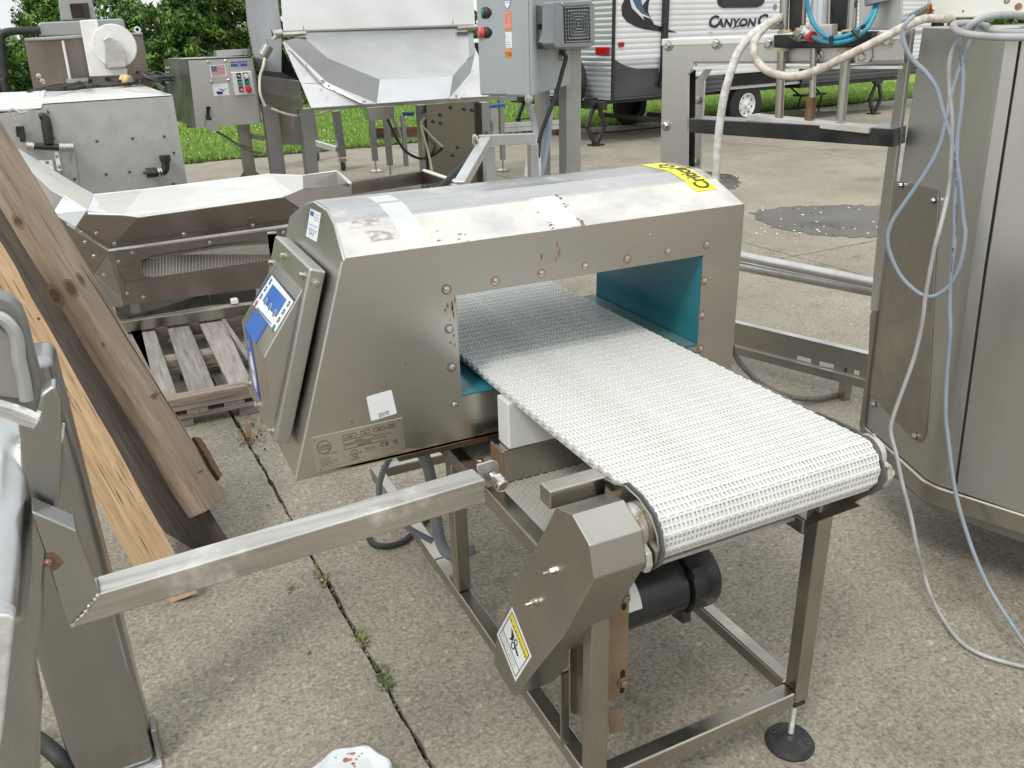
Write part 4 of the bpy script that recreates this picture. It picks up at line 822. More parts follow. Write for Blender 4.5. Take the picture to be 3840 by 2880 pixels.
# ---------------------------------------------------------------- slotted hopper conveyor on the pallet
hp = thing('slotted_hopper', 'stainless hopper conveyor with bright trough and long slot showing a ribbed belt', 'hopper', (.5, 5.0, .14))
def face(nm, pts, m, parent=None, th=.003, nn=None, bevel=0):
    """pts: (px, py, depth y) corners of a sheet"""
    P = [at_y(a, b_, y) for a, b_, y in pts]; n = nn
    if n is None:
        n = sum((np.cross(P[i]-P[0], P[(i+1)]-P[0]) for i in range(1, len(P)-1)), np.zeros(3)); n = unit(n)
        if n @ (CAM-P[0]) < 0: n = -n
    return M().plate(P, n, th).build(nm, m, parent or hp, bevel=bevel)
W1, W2 = S_white, mat('cream lit sheet', (.70, .68, .64), .5, .6, (.62, .60, .56), scale=5)
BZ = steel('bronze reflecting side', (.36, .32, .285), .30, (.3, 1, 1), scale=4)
face('trough_floor', [(533, 712, 5.5), (1006, 655, 5.5), (1100, 724, 4.9), (1063, 737, 4.8), (521, 811, 4.75), (461, 804, 4.8)], W1)
face('trough_end', [(349, 732, 5.45), (533, 712, 5.5), (461, 804, 4.8), (399, 800, 4.8), (330, 799, 4.75)], W2)
face('trough_end', [(1006, 655, 5.5), (1135, 659, 5.5), (1137, 707, 5.0), (1100, 724, 4.9)], W2)
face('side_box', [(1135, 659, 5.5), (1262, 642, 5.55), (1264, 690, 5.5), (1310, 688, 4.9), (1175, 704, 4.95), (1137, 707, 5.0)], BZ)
face('side_box', [(1262, 640, 5.5), (1268, 641, 5.5), (1320, 685, 4.95), (1312, 690, 4.9)], W1, th=.012)
face('rim', [(330, 796, 4.73), (461, 801, 4.73), (519, 808, 4.73), (540, 803, 4.73), (1063, 733, 4.73), (1063, 739, 4.72), (540, 812, 4.72), (519, 815, 4.72), (461, 807, 4.72), (330, 803, 4.72)], W1, th=.006)
face('rim', [(349, 728, 5.47), (533, 709, 5.51), (1006, 651, 5.51), (1135, 656, 5.51), (1262, 638, 5.56), (1262, 643, 5.55), (1135, 661, 5.50), (1006, 656, 5.50), (533, 714, 5.50), (349, 733, 5.46)], W1, th=.006)
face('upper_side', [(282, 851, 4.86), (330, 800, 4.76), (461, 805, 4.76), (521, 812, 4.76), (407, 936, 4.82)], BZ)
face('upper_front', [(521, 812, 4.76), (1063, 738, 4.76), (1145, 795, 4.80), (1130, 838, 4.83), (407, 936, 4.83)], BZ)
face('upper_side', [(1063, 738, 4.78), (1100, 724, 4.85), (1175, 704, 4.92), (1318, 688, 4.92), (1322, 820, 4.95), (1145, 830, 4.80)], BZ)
face('seam_flange', [(407, 934, 4.80), (1100, 838, 4.80), (1300, 812, 4.80), (1300, 818, 4.79), (1100, 846, 4.79), (407, 943, 4.79)], S_bright, th=.004)
face('seam_flange', [(250, 834, 4.86), (407, 934, 4.80), (407, 942, 4.79), (250, 841, 4.85)], S_bright, th=.004)
face('left_wing', [(239, 733, 4.95), (326, 788, 4.76), (282, 851, 4.85), (198, 801, 4.93)], mat('white plastic cheek', (.70, .74, .78), .35, 0), th=.012)
face('left_wing', [(351, 734, 5.40), (399, 799, 4.78), (326, 790, 4.76)], MATS['white plastic cheek'], th=.006)
face('infeed_chute', [(30, 532, 6.0), (202, 641, 5.7), (350, 731, 5.44), (326, 788, 4.78), (196, 715, 5.0), (68, 595, 5.4)], W2)
face('infeed_chute', [(262, 677, 5.6), (350, 728, 5.46), (352, 734, 5.44), (262, 683, 5.58)], W1, th=.006)
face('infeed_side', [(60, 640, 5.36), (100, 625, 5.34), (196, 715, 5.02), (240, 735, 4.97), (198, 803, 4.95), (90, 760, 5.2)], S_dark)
# lower body with the slot
low = [(407, 944), (560, 923), (700, 903), (822, 887), (950, 869), (1040, 856), (1110, 847), (1300, 822)]
top_ = [(521, 1012), (528, 983), (545, 972), (568, 966), (700, 950), (822, 928), (900, 922), (1006, 914)]
bot = [(573, 1040), (700, 1022), (822, 1003), (1018, 972)]
fz = 4.84
def fq(nm, l, m): M().plate([at_y(a, b_, fz) for a, b_ in l], (0, -1, 0), .003).build(nm, m, hp)
up = M(); bk = BZ
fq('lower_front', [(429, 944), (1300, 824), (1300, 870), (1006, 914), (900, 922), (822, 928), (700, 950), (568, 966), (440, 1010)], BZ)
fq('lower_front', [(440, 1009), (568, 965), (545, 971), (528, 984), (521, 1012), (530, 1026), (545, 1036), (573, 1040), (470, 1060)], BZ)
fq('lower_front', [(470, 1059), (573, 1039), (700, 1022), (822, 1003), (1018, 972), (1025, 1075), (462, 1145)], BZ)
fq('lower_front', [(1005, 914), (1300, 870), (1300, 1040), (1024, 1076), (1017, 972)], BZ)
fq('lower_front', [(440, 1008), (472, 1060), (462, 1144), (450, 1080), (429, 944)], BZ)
face('corner_gusset', [(399, 943, 4.83), (430, 945, 4.835), (463, 1143, 4.835), (349, 1030, 4.95)], S_dark)
face('left_lower', [(200, 806, 4.93), (407, 942, 4.82), (349, 1030, 4.95), (320, 1080, 5.0), (200, 960, 5.0)], BZ)
face('left_lower', [(349, 1030, 4.95), (463, 1143, 4.835), (455, 1152, 4.85), (380, 1150, 4.95), (320, 1080, 5.0)], S_dark)
rb = M(); RIB = mat('ribbed pale belt', (.40, .36, .31), .5, 0, (.32, .28, .24), scale=5)
for i in range(44):
    x0 = 505+i*12.2; x1 = x0+10.2; p = lambda x, y, d=0: at_y(x, y, fz+.10+d)
    rb.plate([p(x0, 955, .02), p(x1, 953, .02), p(x1, 1062-(x0-505)*.13, -.07), p(x0, 1064-(x0-505)*.13, -.07)], (0, -1, .3), .01)
rb.build('ribbed_belt', RIB, hp, kind='stuff')
rb = M()
for i in range(44):
    x0 = 503+i*12.2; p = lambda x, y, d=0: at_y(x, y, fz+.097+d); rb.plate([p(x0-1.4, 950, .02), p(x0+1.4, 950, .02), p(x0+1.4, 1062-(x0-505)*.13, -.07), p(x0-1.4, 1064-(x0-505)*.13, -.07)], (0, -1, .3), .012)
rb.build('belt_ribs', mat('belt rib light', (.66, .62, .56), .45), hp, kind='stuff')
fq('slot_post', [(1002, 868), (1038, 868), (1030, 960), (1012, 960)], BZ)
face('slot_post_cap', [(1001, 868, 4.80), (1038, 866, 4.80), (1036, 874, 4.79), (1003, 877, 4.79)], S_bright, th=.01)
face('slot_lip', [(560, 966, 4.82), (822, 922, 4.82), (985, 905, 4.82), (985, 909, 4.81), (822, 929, 4.81), (570, 970, 4.81)], S_dark, th=.003)
for x, y in [(362, 874), (319, 908), (353, 960), (390, 1031), (477, 1100), (445, 980), (430, 914), (496, 948), (787, 910), (689, 878), (948, 845), (538, 1114), (1063, 872), (305, 872)]: bolt(hp, at_y(x, y, 4.78 if y < 915 else 4.835), (0, -1, 0), .0072, .006)
face('under_plate', [(425, 1134, 5.0), (782, 1096, 5.0), (789, 1145, 5.0), (445, 1204, 4.98)], mat('green tinted plate', (.17, .17, .14), .3, .7, (.26, .25, .20), scale=8), th=.01)
face('under_dark', [(780, 1060, 5.1), (960, 1035, 5.1), (960, 1130, 5.1), (789, 1145, 5.1)], GMET, th=.01)
r0, r1 = at_z(430, 1207, .215), at_z(1120, 1110, .215)
M().bar(r0-V(0, 0, .03), r1-V(0, 0, .03), .05, .06).build('base_rail', S_frame, hp, bevel=.003)
M().bar(r0+V(.02, .7, -.03), r1+V(0, .7, -.03), .05, .06).build('base_rail', S_frame, hp, bevel=.003)
for a, b_ in ((.0, 4.87), (1.2, 4.87), (.0, 5.5), (1.2, 5.5)): M().box(a, a+.05, b_, b_+.05, .216, .5).build('leg', S_frame, hp)
M().box(.52, .56, 4.79, 4.83, .216, .245).build('white_pad', WHITE_P, hp, bevel=.006)
face('outfeed_frame', [(1314, 686, 5.2), (1585, 640, 5.9), (1590, 690, 5.9), (1320, 730, 5.2)], BZ, th=.04)
face('outfeed_frame', [(1585, 640, 5.9), (1590, 638, 5.9), (1800, 712, 5.1), (1800, 770, 5.1), (1590, 692, 5.9)], S_dark, th=.04)
face('outfeed_lip', [(1585, 634, 5.9), (1592, 634, 5.9), (1790, 700, 5.15), (1780, 706, 5.15), (1585, 642, 5.9)], W1, th=.01)

# ---------------------------------------------------------------- dull box with cable on top, kettle tank behind
bx = thing('aluminium_box', 'large dull grey metal box with black elbow fitting and white sloped lid', 'machine', tuple(at_y(430, 700, 6.4)*V(1, 1, 0)))
DB = S_dull; y0 = 6.2
zt = at_y(646, 357, y0)[2]
face('front_panel', [(158, 389, y0), (647, 357, y0), (655, 405, y0), (703, 690, y0), (712, 780, y0), (560, 800, y0), (300, 850, y0), (225, 640, y0)], DB, bx, th=.01)
face('left_panel', [(0, 425, y0-.02), (172, 404, y0-.02), (222, 632, y0-.02), (300, 850, y0-.02), (-100, 850, y0-.02), (-100, 440, y0-.02)], DB, bx, th=.01)
tb = [at_y(158, 388, y0), at_y(647, 356, y0), at_z(520, 314, zt), at_z(158, 325, zt-.005)]
M().plate([tb[0], tb[1], tb[2], tb[3]], (0, 0, 1), .01).build('lid', W1, bx, bevel=.002)
p1 = at_y(0, 421, y0-.02); p2 = at_y(156, 404, y0-.02); M().plate([p1+V(-.5, 0, .02), p2, p2+V(0, 1.1, .05), p1+V(-.5, 1.1, .07)], (0, 0, 1), .01).build('lid', W1, bx)
rx = at_y(647, 356, y0)+V(-.02, .02, 0); M().plate([rx, rx+V(-.22, 1.0, 0), rx+V(-.22, 1.0, -1.0), rx+V(.0, 0, -1.0)], (.977, .215, 0), .01).build('side_panel', DB, bx)
face('seam_strip', [(262, 640, y0-.012), (275, 560, y0-.012), (280, 560, y0-.012), (296, 700, y0-.012), (286, 700, y0-.012)], S_dull, bx, th=.006)
for x, y in [(364, 530), (497, 520), (616, 512), (652, 573), (398, 654), (486, 645), (540, 649), (178, 420), (201, 519), (651, 690), (280, 672)]: bolt(bx, at_y(x, y, y0-.012), (0, -1, 0), .0065, .005, m=mat('dark bolt', (.10, .09, .08), .5, .5))
f = M(); ey = y0-.06; f.tube([at_y(548, 649, ey), at_y(588, 646, ey)], .033, 8); f.build('elbow_body', BLACKP, bx, bevel=.004)
f = M(); f.tube(curve([at_y(588, 646, ey), at_y(612, 643, ey), at_y(620, 630, ey), at_y(621, 604, ey)], 5), .026, 14); f.lathe(at_y(621, 606, ey), (0, 0, 1), [(0, .026), (.002, .034), (.04, .035), (.042, .026)], 16); f.build('elbow', BLACKP, bx)
f = M(); f.tube([at_y(592, 645, ey), at_y(600, 644, ey)], .031, 14); f.tube([at_y(603, 644, ey), at_y(608, 643, ey)], .031, 14); f.build('elbow_ring', CHROME, bx)
hy = y0-.10; f = M(); f.tube([at_y(125, 548, hy), at_y(222, 553, hy)], .020, 12); f.build('hose_link', BLACKP, bx)
for a, b_ in (((100, 545), (128, 550)), ((222, 551), (245, 553)), ((246, 552), (276, 552))): f = M(); f.tube([at_y(*a, hy), at_y(*b_, hy)], .026, 12); f.build('hose_fitting', CHROME, bx)
f = M(); f.tube([at_y(x, y, hy) for x, y in [(146, 438), (160, 436), (170, 446), (176, 480), (184, 538)]], [.018, .024, .028, .032, .028], 10, smooth=4); f.build('grip_handle', BLACK, bx)
face('switch', [(57, 475, hy), (88, 472, hy), (95, 510, hy), (62, 515, hy)], BLACKP, bx, th=.06, bevel=.006); face('switch', [(70, 506, hy), (94, 503, hy), (96, 533, hy), (76, 534, hy)], BLACKP, bx, th=.06, bevel=.006)
f = M(); f.tube([at_y(x, y, hy) for x, y in [(58, 450), (40, 425), (38, 412), (52, 410), (75, 422), (102, 420)]], .006, 8, smooth=4); f.build('bail_wire', CHROME, bx)
face('latch_plate', [(50, 463, hy), (84, 460, hy), (86, 472, hy), (52, 475, hy)], S_bright, bx, th=.02); face('latch_plate', [(98, 430, hy), (110, 430, hy), (110, 455, hy), (98, 455, hy)], S_bright, bx, th=.02)
face('white_tab', [(202, 569, hy), (219, 567, hy), (232, 640, hy), (216, 641, hy)], WHITE_P, bx, th=.015, bevel=.003)
face('white_tab', [(143, 603, hy), (195, 600, hy), (203, 642, hy)], WHITE_P, bx, th=.01)
for q in ((211, 584), (222, 624), (175, 607)): bolt(bx, at_y(*q, hy-.002), (0, -1, 0), .008, .004)
# coiled cable with yellow plug
cbk = thing('coiled_cable', 'black power cable coiled on the dull box with a yellow plug at its end', 'cable', at_z(400, 340, zt))
zc = zt+.02; cz = lambda l, h=0: [at_z(x, y, zc+h+i*.001) for i, (x, y) in enumerate(l)]
for l, h in (([(108, 345), (160, 332), (210, 322), (260, 316), (300, 300), (350, 292), (410, 288), (450, 292), (465, 300)], 0), ([(175, 335), (230, 326), (290, 312), (330, 298), (380, 296), (450, 305)], .02), ([(178, 336), (260, 334), (330, 326), (420, 320), (480, 314), (500, 312), (515, 300), (530, 288), (540, 290), (520, 312)], .0),
             ([(350, 300), (325, 308), (330, 322), (380, 320), (420, 318)], .02), ([(470, 270), (480, 258), (505, 256), (540, 275), (580, 285), (640, 296)], .05), ([(472, 275), (500, 268), (540, 282), (590, 298), (625, 300), (650, 298)], .04), ([(475, 262), (520, 272), (560, 290), (610, 290), (650, 285)], .07), ([(560, 280), (590, 272), (640, 292)], .05), ([(480, 265), (530, 285), (580, 310), (620, 335)], .01)):
    M().tube(cz(l, h), .0125, 8, smooth=5).build('cable_loop', BLACK, cbk)
pc = at_z(478, 300, zc+.03); YP = mat('yellow plug', (.70, .52, .10), .5, 0, (.62, .5, .3), scale=30)
f = M(); f.lathe(pc+V(-.05, .05, 0), unit(V(.75, -.65, -.1)), [(0, .02), (.02, .042), (.05, .05), (.055, .044), (.085, .044), (.09, .036)], 18); f.build('plug', YP, cbk)
f = M(); f.lathe(pc+V(-.05, .05, 0)+unit(V(.75, -.65, -.1))*.0905, unit(V(.75, -.65, -.1)), [(0, .034), (.003, .034)], 18); f.build('plug_face', mat('plug face', (.55, .53, .46), .5), cbk)
# kettle tank
tk = thing('steel_tank', 'brown stained square steel tank with white chute and bell guard', 'tank', tuple(at_y(300, 300, 8.6)*V(1, 1, 0)))
TKM = steel('stained tank side', (.30, .26, .22), .42, (1, 1, .4), scale=3, col2=(.20, .17, .14), spots=(.55, .52, .48), spot_scale=3, spot_lo=.64, spot_hi=.8)
TG = mat('grey dull tank top', (.40, .40, .39), .5, .6, (.33, .33, .32), scale=5, bump=.1)
def tf(nm, l, m, y, th, bevel=0): return face(nm, [(a, b_, y) for a, b_ in l], m, tk, th=th, nn=V(0, -1, 0), bevel=bevel)
tf('tank_body', [(90, 150), (535, 128), (556, 268), (575, 420), (150, 460)], TKM, 8.2, 1.0)
tf('tank_rim', [(90, 143), (310, 130), (535, 121), (537, 132), (92, 156)], TG, 8.17, 1.05, .01)
tf('upper_box', [(141, 92), (150, 84), (455, 69), (465, 76), (476, 126), (149, 137)], TG, 8.4, .6, .02)
tf('chimney', [(214, -30), (340, -30), (345, 0), (364, 72), (228, 78)], TG, 8.55, .35, .01)
tf('chimney_opening', [(260, 14), (330, 11), (339, 67), (271, 69)], mat('rusty dark inside', (.03, .012, .008), .8), 8.545, .01)
tf('chimney_flap', [(306, 12), (329, 11), (338, 66), (318, 67)], mat('dark flap', (.02, .022, .022), .5), 8.53, .008)
tf('white_chute', [(298, 76), (364, 72), (400, 258), (478, 256), (478, 282), (337, 288)], WHITE_P, 8.0, .12, .01)
wc = at_y(430, 172, 7.96); M().plate(disc(wc, (0, -1, 0), .165, 32), (0, -1, 0), .05).build('bell_guard_disc', WHITE_P, tk, bevel=.008)
hd = [(393, 160), (386, 150), (392, 142), (404, 137), (420, 138), (440, 148), (460, 175), (470, 205), (476, 230), (476, 252), (402, 258), (396, 230)]
tf('bell_guard_hood', hd, mat('crinkled foil metal', (.66, .65, .62), .3, .9, (.5, .48, .44), scale=12, bump=1.0, bscale=16), 7.9, .10, .02)
ring(at_y(515, 111, 8.1), (0, -1, 0), .014, .026, .02, 16).build('lifting_eye', WHITE_P, tk)
f = M(); f.tube([at_y(235, 152, 8.19), at_y(264, 300, 8.19)], .011, 8); f.build('weld_line', WHITE_P, tk)
for q in ((146, 285), (160, 305)): bolt(tk, at_y(*q, 8.19), (0, -1, 0), .015, .01)
tf('small_shelf', [(248, 300), (330, 294), (331, 306), (249, 312)], TG, 7.9, .2)
for (xx, yy) in ((-2.0, 8.4), (-1.2, 8.4), (-2.0, 9.1), (-1.2, 9.1)): M().box(xx, xx+.08, yy, yy+.08, 0, 1.25).build('leg', TG, tk)
pp_ = [at_y(x, y, 8.3) for x, y in [(152, 114), (100, 115), (50, 117), (20, 122), (8, 132), (4, 150), (8, 210), (22, 300), (26, 350)]]
q_ = M().tube(pp_+[pp_[-1]*V(1, 1, 0)+V(.02, 0, .01)], .030, 14, smooth=4).build('bent_pipe', BLACK, tk)
# ---------------------------------------------------------------- travel trailer
TA = math.radians(7.95); TD = V(math.cos(TA), math.sin(TA), 0); TN = V(math.sin(TA), -math.cos(TA), 0); TO = V(6.82, 10.85, 0)   # along side, outward normal, rear near corner
tr = thing('travel_trailer', 'white and grey corrugated travel trailer with CANYON CAT lettering parked behind the press', 'trailer', TO)
tp_ = lambda s, z, off=0.: TO+TD*s+V(0, 0, z)+TN*off
tw = lambda px, py, off=0.: on(px, py, TN, TO+TN*off)
rp_ = lambda px, py, off=0.: on(px, py, -TD, TO-TD*off)
TWH = mat('trailer white siding', (.74, .745, .75), .3, 0, (.68, .69, .69), scale=1.5); TGR = mat('trailer silver siding', (.50, .52, .54), .28, .35, (.44, .46, .48), scale=1.5)
TDK = mat('trailer charcoal siding', (.035, .037, .04), .42, 0, (.07, .075, .08), scale=1.5); TSL = mat('trailer rear silver', (.62, .64, .66), .25, .6, (.55, .57, .59), scale=1.5)
def corr(nm, s0, s1, z0, z1, m, rear=False, pitch=.072, amp=.008):
    n_ = max(2, int((z1-z0)/pitch*8)); b = M(); O = (lambda s, z, o: TO+np.cross(V(0, 0, 1), TD)*s+V(0, 0, z)-TD*o) if rear else tp_
    zs = [z0+(z1-z0)*i/n_ for i in range(n_+1)]; of = [amp*abs(math.sin(math.pi*z/pitch))**.6 for z in zs]
    vs = [O(s, z, o) for z, o in zip(zs, of) for s in (s0, s1)]
    fs = [(2*i, 2*i+1, 2*i+3, 2*i+2) for i in range(n_)]
    if rear: fs = [f[::-1] for f in fs]
    k_ = len(vs); bk = (TD*.03 if rear else -TN*.03); vs += [O(s, z, 0)+bk for z in (z0, z1) for s in (s0, s1)]
    fs += [(k_, k_+2, k_+3, k_+1)]; b.add(vs, fs); return b.build(nm, m, tr, ang=50)
corr('siding', .02, 8.2, 1.16, 2.95, TWH); corr('siding', .02, 1.62, .87, 1.158, TGR); corr('siding', 1.62, 8.2, .87, 1.158, TWH)
corr('lower_siding', .02, 2.25, .63, .868, TDK); corr('lower_siding', 4.15, 8.2, .63, .868, TDK)
corr('rear_siding', .02, 2.36, .63, .96, TGR, rear=True); corr('rear_siding', .02, 2.36, .962, 2.95, TSL, rear=True)
b = M(); OB = TO+TD*.04-TN*.04
b.obox(TO+TD*4.1-TN*1.18+V(0, 0, 1.78), TD*4.05, TN*1.13, V(0, 0, 1.15)); b.build('body', TWH, tr)
b = M(); b.obox(TO+TD*4.1-TN*1.18+V(0, 0, 2.99), TD*4.12, TN*1.2, V(0, 0, .03)); b.build('roof', TWH, tr)
# silver lower sweep with curved edge near the rear
crv = [tw(2300, 218, .012), tw(2320, 233, .012), tw(2345, 247, .012), tw(2390, 258, .012), tw(2470, 256, .012)]
M().plate([crv[0]]+crv[1:]+[tw(2480, 352, .012), tw(2300, 366, .012)], TN, .004).build('charcoal_sweep', TDK, tr)
b = M()
for s in (-.005,): b.obox(tp_(.0, 1.78, .012), TD*.018, TN*.018, V(0, 0, 1.17))
b.build('corner_trim', BLACKP, tr)
q = tw(2490, 160, .03); b = M(); s_ = (q-TO) @ TD; b.obox(tp_(s_, 1.85, .035), TD*.045, TN*.03, V(0, 0, 1.05)); b.build('awning_arm', BLACKP, tr)
b = M(); b.obox(tp_(s_-.03, .80, .05), TD*.05, TN*.03, V(0, 0, .04)); b.build('awning_bracket', BLACKP, tr)
# window, lettering, swoosh
wq = [tw(x, y, .02) for x, y in [(2690, -90), (2868, -90), (2868, 8), (2856, 22), (2840, 28), (2712, 30), (2698, 22), (2692, 8)]]
M().plate(wq, TN, .02).build('window_frame', BLACKP, tr, bevel=.006)
M().plate([tw(x, y, .024) for x, y in [(2700, -80), (2860, -80), (2860, 5), (2845, 14), (2712, 17), (2702, 8)]], TN, .004).build('window_glass', mat('dark tinted glass', (.01, .012, .013), .05), tr)
for s_, x0, x1, y, hh_ in (('C', 2657, 2694, 103, .165), ('ANYON', 2682, 2834, 102, .115), ('C', 2840, 2878, 100, .165), ('AT', 2872, 2925, 99, .115)):
    y0_ = y-(x0-2657)*.02; text(s_, tw(x0, y0_, .012), tw(x1, y-(x1-2657)*.02, .012), TN, hh_, INK, tr, off=.004, bold=.03, shear=.15)
lb = M()
for i in range(3):
    pts = [(2742+i*6, 108-i*3), (2758+i*6, 100-i*2), (2775+i*6, 96-i*2), (2795+i*4, 97-i*2)]
    lb.tube([tw(a, b_, .016) for a, b_ in pts], [.002, .008, .008, .002], 6)
lb.build('lettering_swirl', INK, tr)
sw = [(2372, -60), (2345, -10), (2331, 25), (2333, 55), (2348, 78), (2380, 98), (2420, 110), (2470, 118), (2540, 122), (2500, 108), (2455, 92), (2440, 70), (2430, 40), (2433, 10), (2446, -30), (2400, -60)]
M().plate([tw(a, b_, .013) for a, b_ in sw], TN, .003).build('swoosh_graphic', mat('swoosh maroon black', (.03, .012, .015), .3, 0, (.012, .012, .016), scale=1.2), tr)
M().plate([tw(a, b_, .016) for a, b_ in [(2395, -60), (2405, 10), (2420, 45), (2444, 66), (2430, 66), (2400, 46), (2375, 20), (2360, -10), (2362, -60)]], TN, .002).build('swoosh_graphic', mat('swoosh steel blue', (.06, .12, .17), .3), tr)
M().plate([tw(a, b_, .018) for a, b_ in [(2357, -20), (2370, 30), (2392, 52), (2416, 76), (2410, 60), (2450, 73), (2446, 69), (2405, 50), (2385, 28), (2368, -10), (2363, -40)]], TN, .002).build('swoosh_graphic', TWH, tr)
M().plate([tw(a, b_, .018) for a, b_ in [(2410, -40), (2405, 0), (2409, 20), (2425, 0), (2433, -40)]], TN, .002).build('swoosh_graphic', TWH, tr)
def disc_at(c, n_, r, th, nm, m, par): M().plate(disc(c, n_, r, 20), n_, th).build(nm, m, par)
disc_at(tw(2907, 26, .012), TN, .045, .003, 'round_emblem', mat('purple grey emblem', (.28, .22, .32), .4), tr)
b = M(); c = tw(2666, 118, .02); b.obox(c, TD*.03, TN*.008, V(0, 0, .012)); b.build('socket', WHITE_P, tr)
TL = mat('red lamp lens', (.35, .008, .012), .12)
b = M(); c = tw(2330, 167, .02); b.obox(c, TD*.05, TN*.012, V(0, 0, .032)); b.build('marker_light', TL, tr, bevel=.01)
b = M(); c = rp_(2258, 190, .03); b.obox(c, unit(np.cross(V(0, 0, 1), TD))*.14, TD*.02, V(0, 0, .052)); b.build('tail_light', TL, tr, bevel=.015)
# wheel arch skirt, chassis, bumper
b = M(); b.obox(TO+TD*3.4-TN*.35+V(0, 0, .60), TD*3.6, TN*.04, V(0, 0, .05)); b.obox(TO+TD*3.4-TN*2.0+V(0, 0, .58), TD*3.6, TN*.04, V(0, 0, .05)); b.build('chassis_rail', BLACKP, tr)
b = M(); PN = unit(np.cross(V(0, 0, 1), TD)); b.obox(TO-TD*.14+PN*1.18+V(0, 0, .56), TD*.05, PN*1.19, V(0, 0, .055)); b.build('bumper', BLACKP, tr, bevel=.006)
b = M(); b.obox(tp_(3.2, .80, -.25), TD*.98, TN*.24, V(0, 0, .12)); b.build('wheel_arch', DARKHOLE, tr)
b = M(); b.obox(tp_(5.6, .585, -.3), TD*1.4, TN*.25, V(0, 0, .03)); b.build('step_box', BLACKP, tr)
RUB = mat('tyre rubber', (.012, .012, .013), .7, 0, (.025, .025, .025), scale=20, bump=.3)
def wheel(c, n_, R_, m, rimr=.19, w=.20, lab=None, rimc=True):
    n_ = unit(n_); r = M(); r.lathe(c-n_*w, n_, [(0, R_*.80), (.02, R_*.93), (.04, R_), (w-.04, R_), (w-.02, R_*.95), (w-.003, R_*.80), (w-.008, rimr*1.02), (w-.03, rimr), (0.03, rimr)], 40); t_ = r.build('wheel', RUB, tr)
    if rimc:
        q = M(); q.lathe(c-n_*w*.9, n_, [(0, rimr*.99), (w*.86, rimr*.99), (w*.88, rimr*.93), (w*.70, rimr*.88), (w*.66, rimr*.80), (w*.72, rimr*.42), (w*.74, rimr*.36)], 32); ri = q.build('rim', WHITE_P, t_)
        q = M(); q.lathe(c-n_*w*.3, n_, [(0, .055), (.08, .052), (.085, .044), (.06, .040)], 18); q.build('hub', WHITE_P, t_)
        u = unit(np.cross(n_, V(0, 0, 1))); v_ = V(0, 0, 1); q = M()
        for i in range(8):
            a = i*math.pi/4+.2; d_ = lambda r_, a_: c+n_*(-w*.9+w*.70+.004)+(u*math.cos(a_)+v_*math.sin(a_))*r_
            q.plate([d_(rimr*.60, a), d_(rimr*.78, a-.13), d_(rimr*.78, a+.13)], n_, .003)
        q.build('rim_slots', DARKHOLE, t_)
wc_ = at_z(2790, 505, 0); sW = (wc_-TO) @ TD; wheel(TO+TD*(sW+.68)+V(0, 0, .365)+TN*(-.06), TN, .365, tr)
wheel(TO+TD*(sW*.93)+V(0, 0, .345)-TN*1.9, TN, .345, tr, rimc=False)
wheel(on(2118, 305, -TD, TO-TD*.35), -TD, .345, tr, w=.18)
def jack(px, py, ztop, label, s=1.0, dx=.17):
    c = at_z(px, py, 0); b = M(); u = TD if abs(s) == 1 else PN
    b.obox(c+V(0, 0, .012), u*.10, np.cross(V(0, 0, 1), u)*.08, V(0, 0, .012))
    zm = ztop*.48
    for sg in (-1, 1):
        b.bar(c+u*sg*.02+V(0, 0, .02), c+u*sg*dx+V(0, 0, zm), .055, .04, up=np.cross(V(0, 0, 1), u)); b.bar(c+u*sg*dx+V(0, 0, zm), c+u*sg*.03+V(0, 0, ztop), .055, .04, up=np.cross(V(0, 0, 1), u))
    b.tube([c-u*(dx+.05)+V(0, 0, zm), c+u*(dx+.05)+V(0, 0, zm)], .010, 8); b.obox(c+V(0, 0, ztop), u*.10, np.cross(V(0, 0, 1), u)*.04, V(0, 0, .02))
    b.build('scissor_jack', BLACKP, tr)
jack(2235, 546, .58, ''); jack(3275, 428, .55, ''); jack(1975, 508, .55, '')
b = M(); c = at_z(3030, 410, 0)
for sg in (-.32, .32):
    b.tube([c+TD*sg+V(0, 0, .02), c+TD*sg+TN*.05+V(0, 0, .26), c+TD*sg-TN*.35+V(0, 0, .50)], .018, 8)
b.obox(c+V(0, 0, .28), TD*.34, TN*.13, V(0, 0, .02)); b.obox(c-TN*.35+V(0, 0, .50), TD*.34, TN*.13, V(0, 0, .02)); b.build('entry_step', BLACKP, tr)
for x, nm in ((2780, 'leaf_spring'), (2570, 'axle')):
    b = M(); c = at_z(x, 460, .33); b.tube([c-TN*.1, c-TN*1.9], .035, 10); b.build(nm, BLACKP, tr)
b = M(); lp0 = tw(2955, 254, .03); b.obox(lp0+TD*.05, TD*.22, TN*.01, V(0, 0, .07)); b.build('door_sign', WHITE_P, tr)
M().tube([at_z(2210, 500, .02), at_z(2330, 492, .02), at_z(2480, 476, .02)], .012, 6, smooth=4).build('ground_hose', BLACK, tr)
wb_ = thing('wood_block', 'short brown timber block on the concrete behind the grey post, under the trailer bumper', 'wood block', at_z(2105, 505, 0)); b = M(); c = at_z(2105, 505, 0); b.obox(c+V(0, .08, .07), V(.13, 0, 0), V(0, .10, 0), V(0, 0, .07)); b.build('block', wood('block wood', (.17, .12, .08), (.11, .08, .06), (.04, .03, .02), 3, (1, 0, 0)), wb_, bevel=.004)

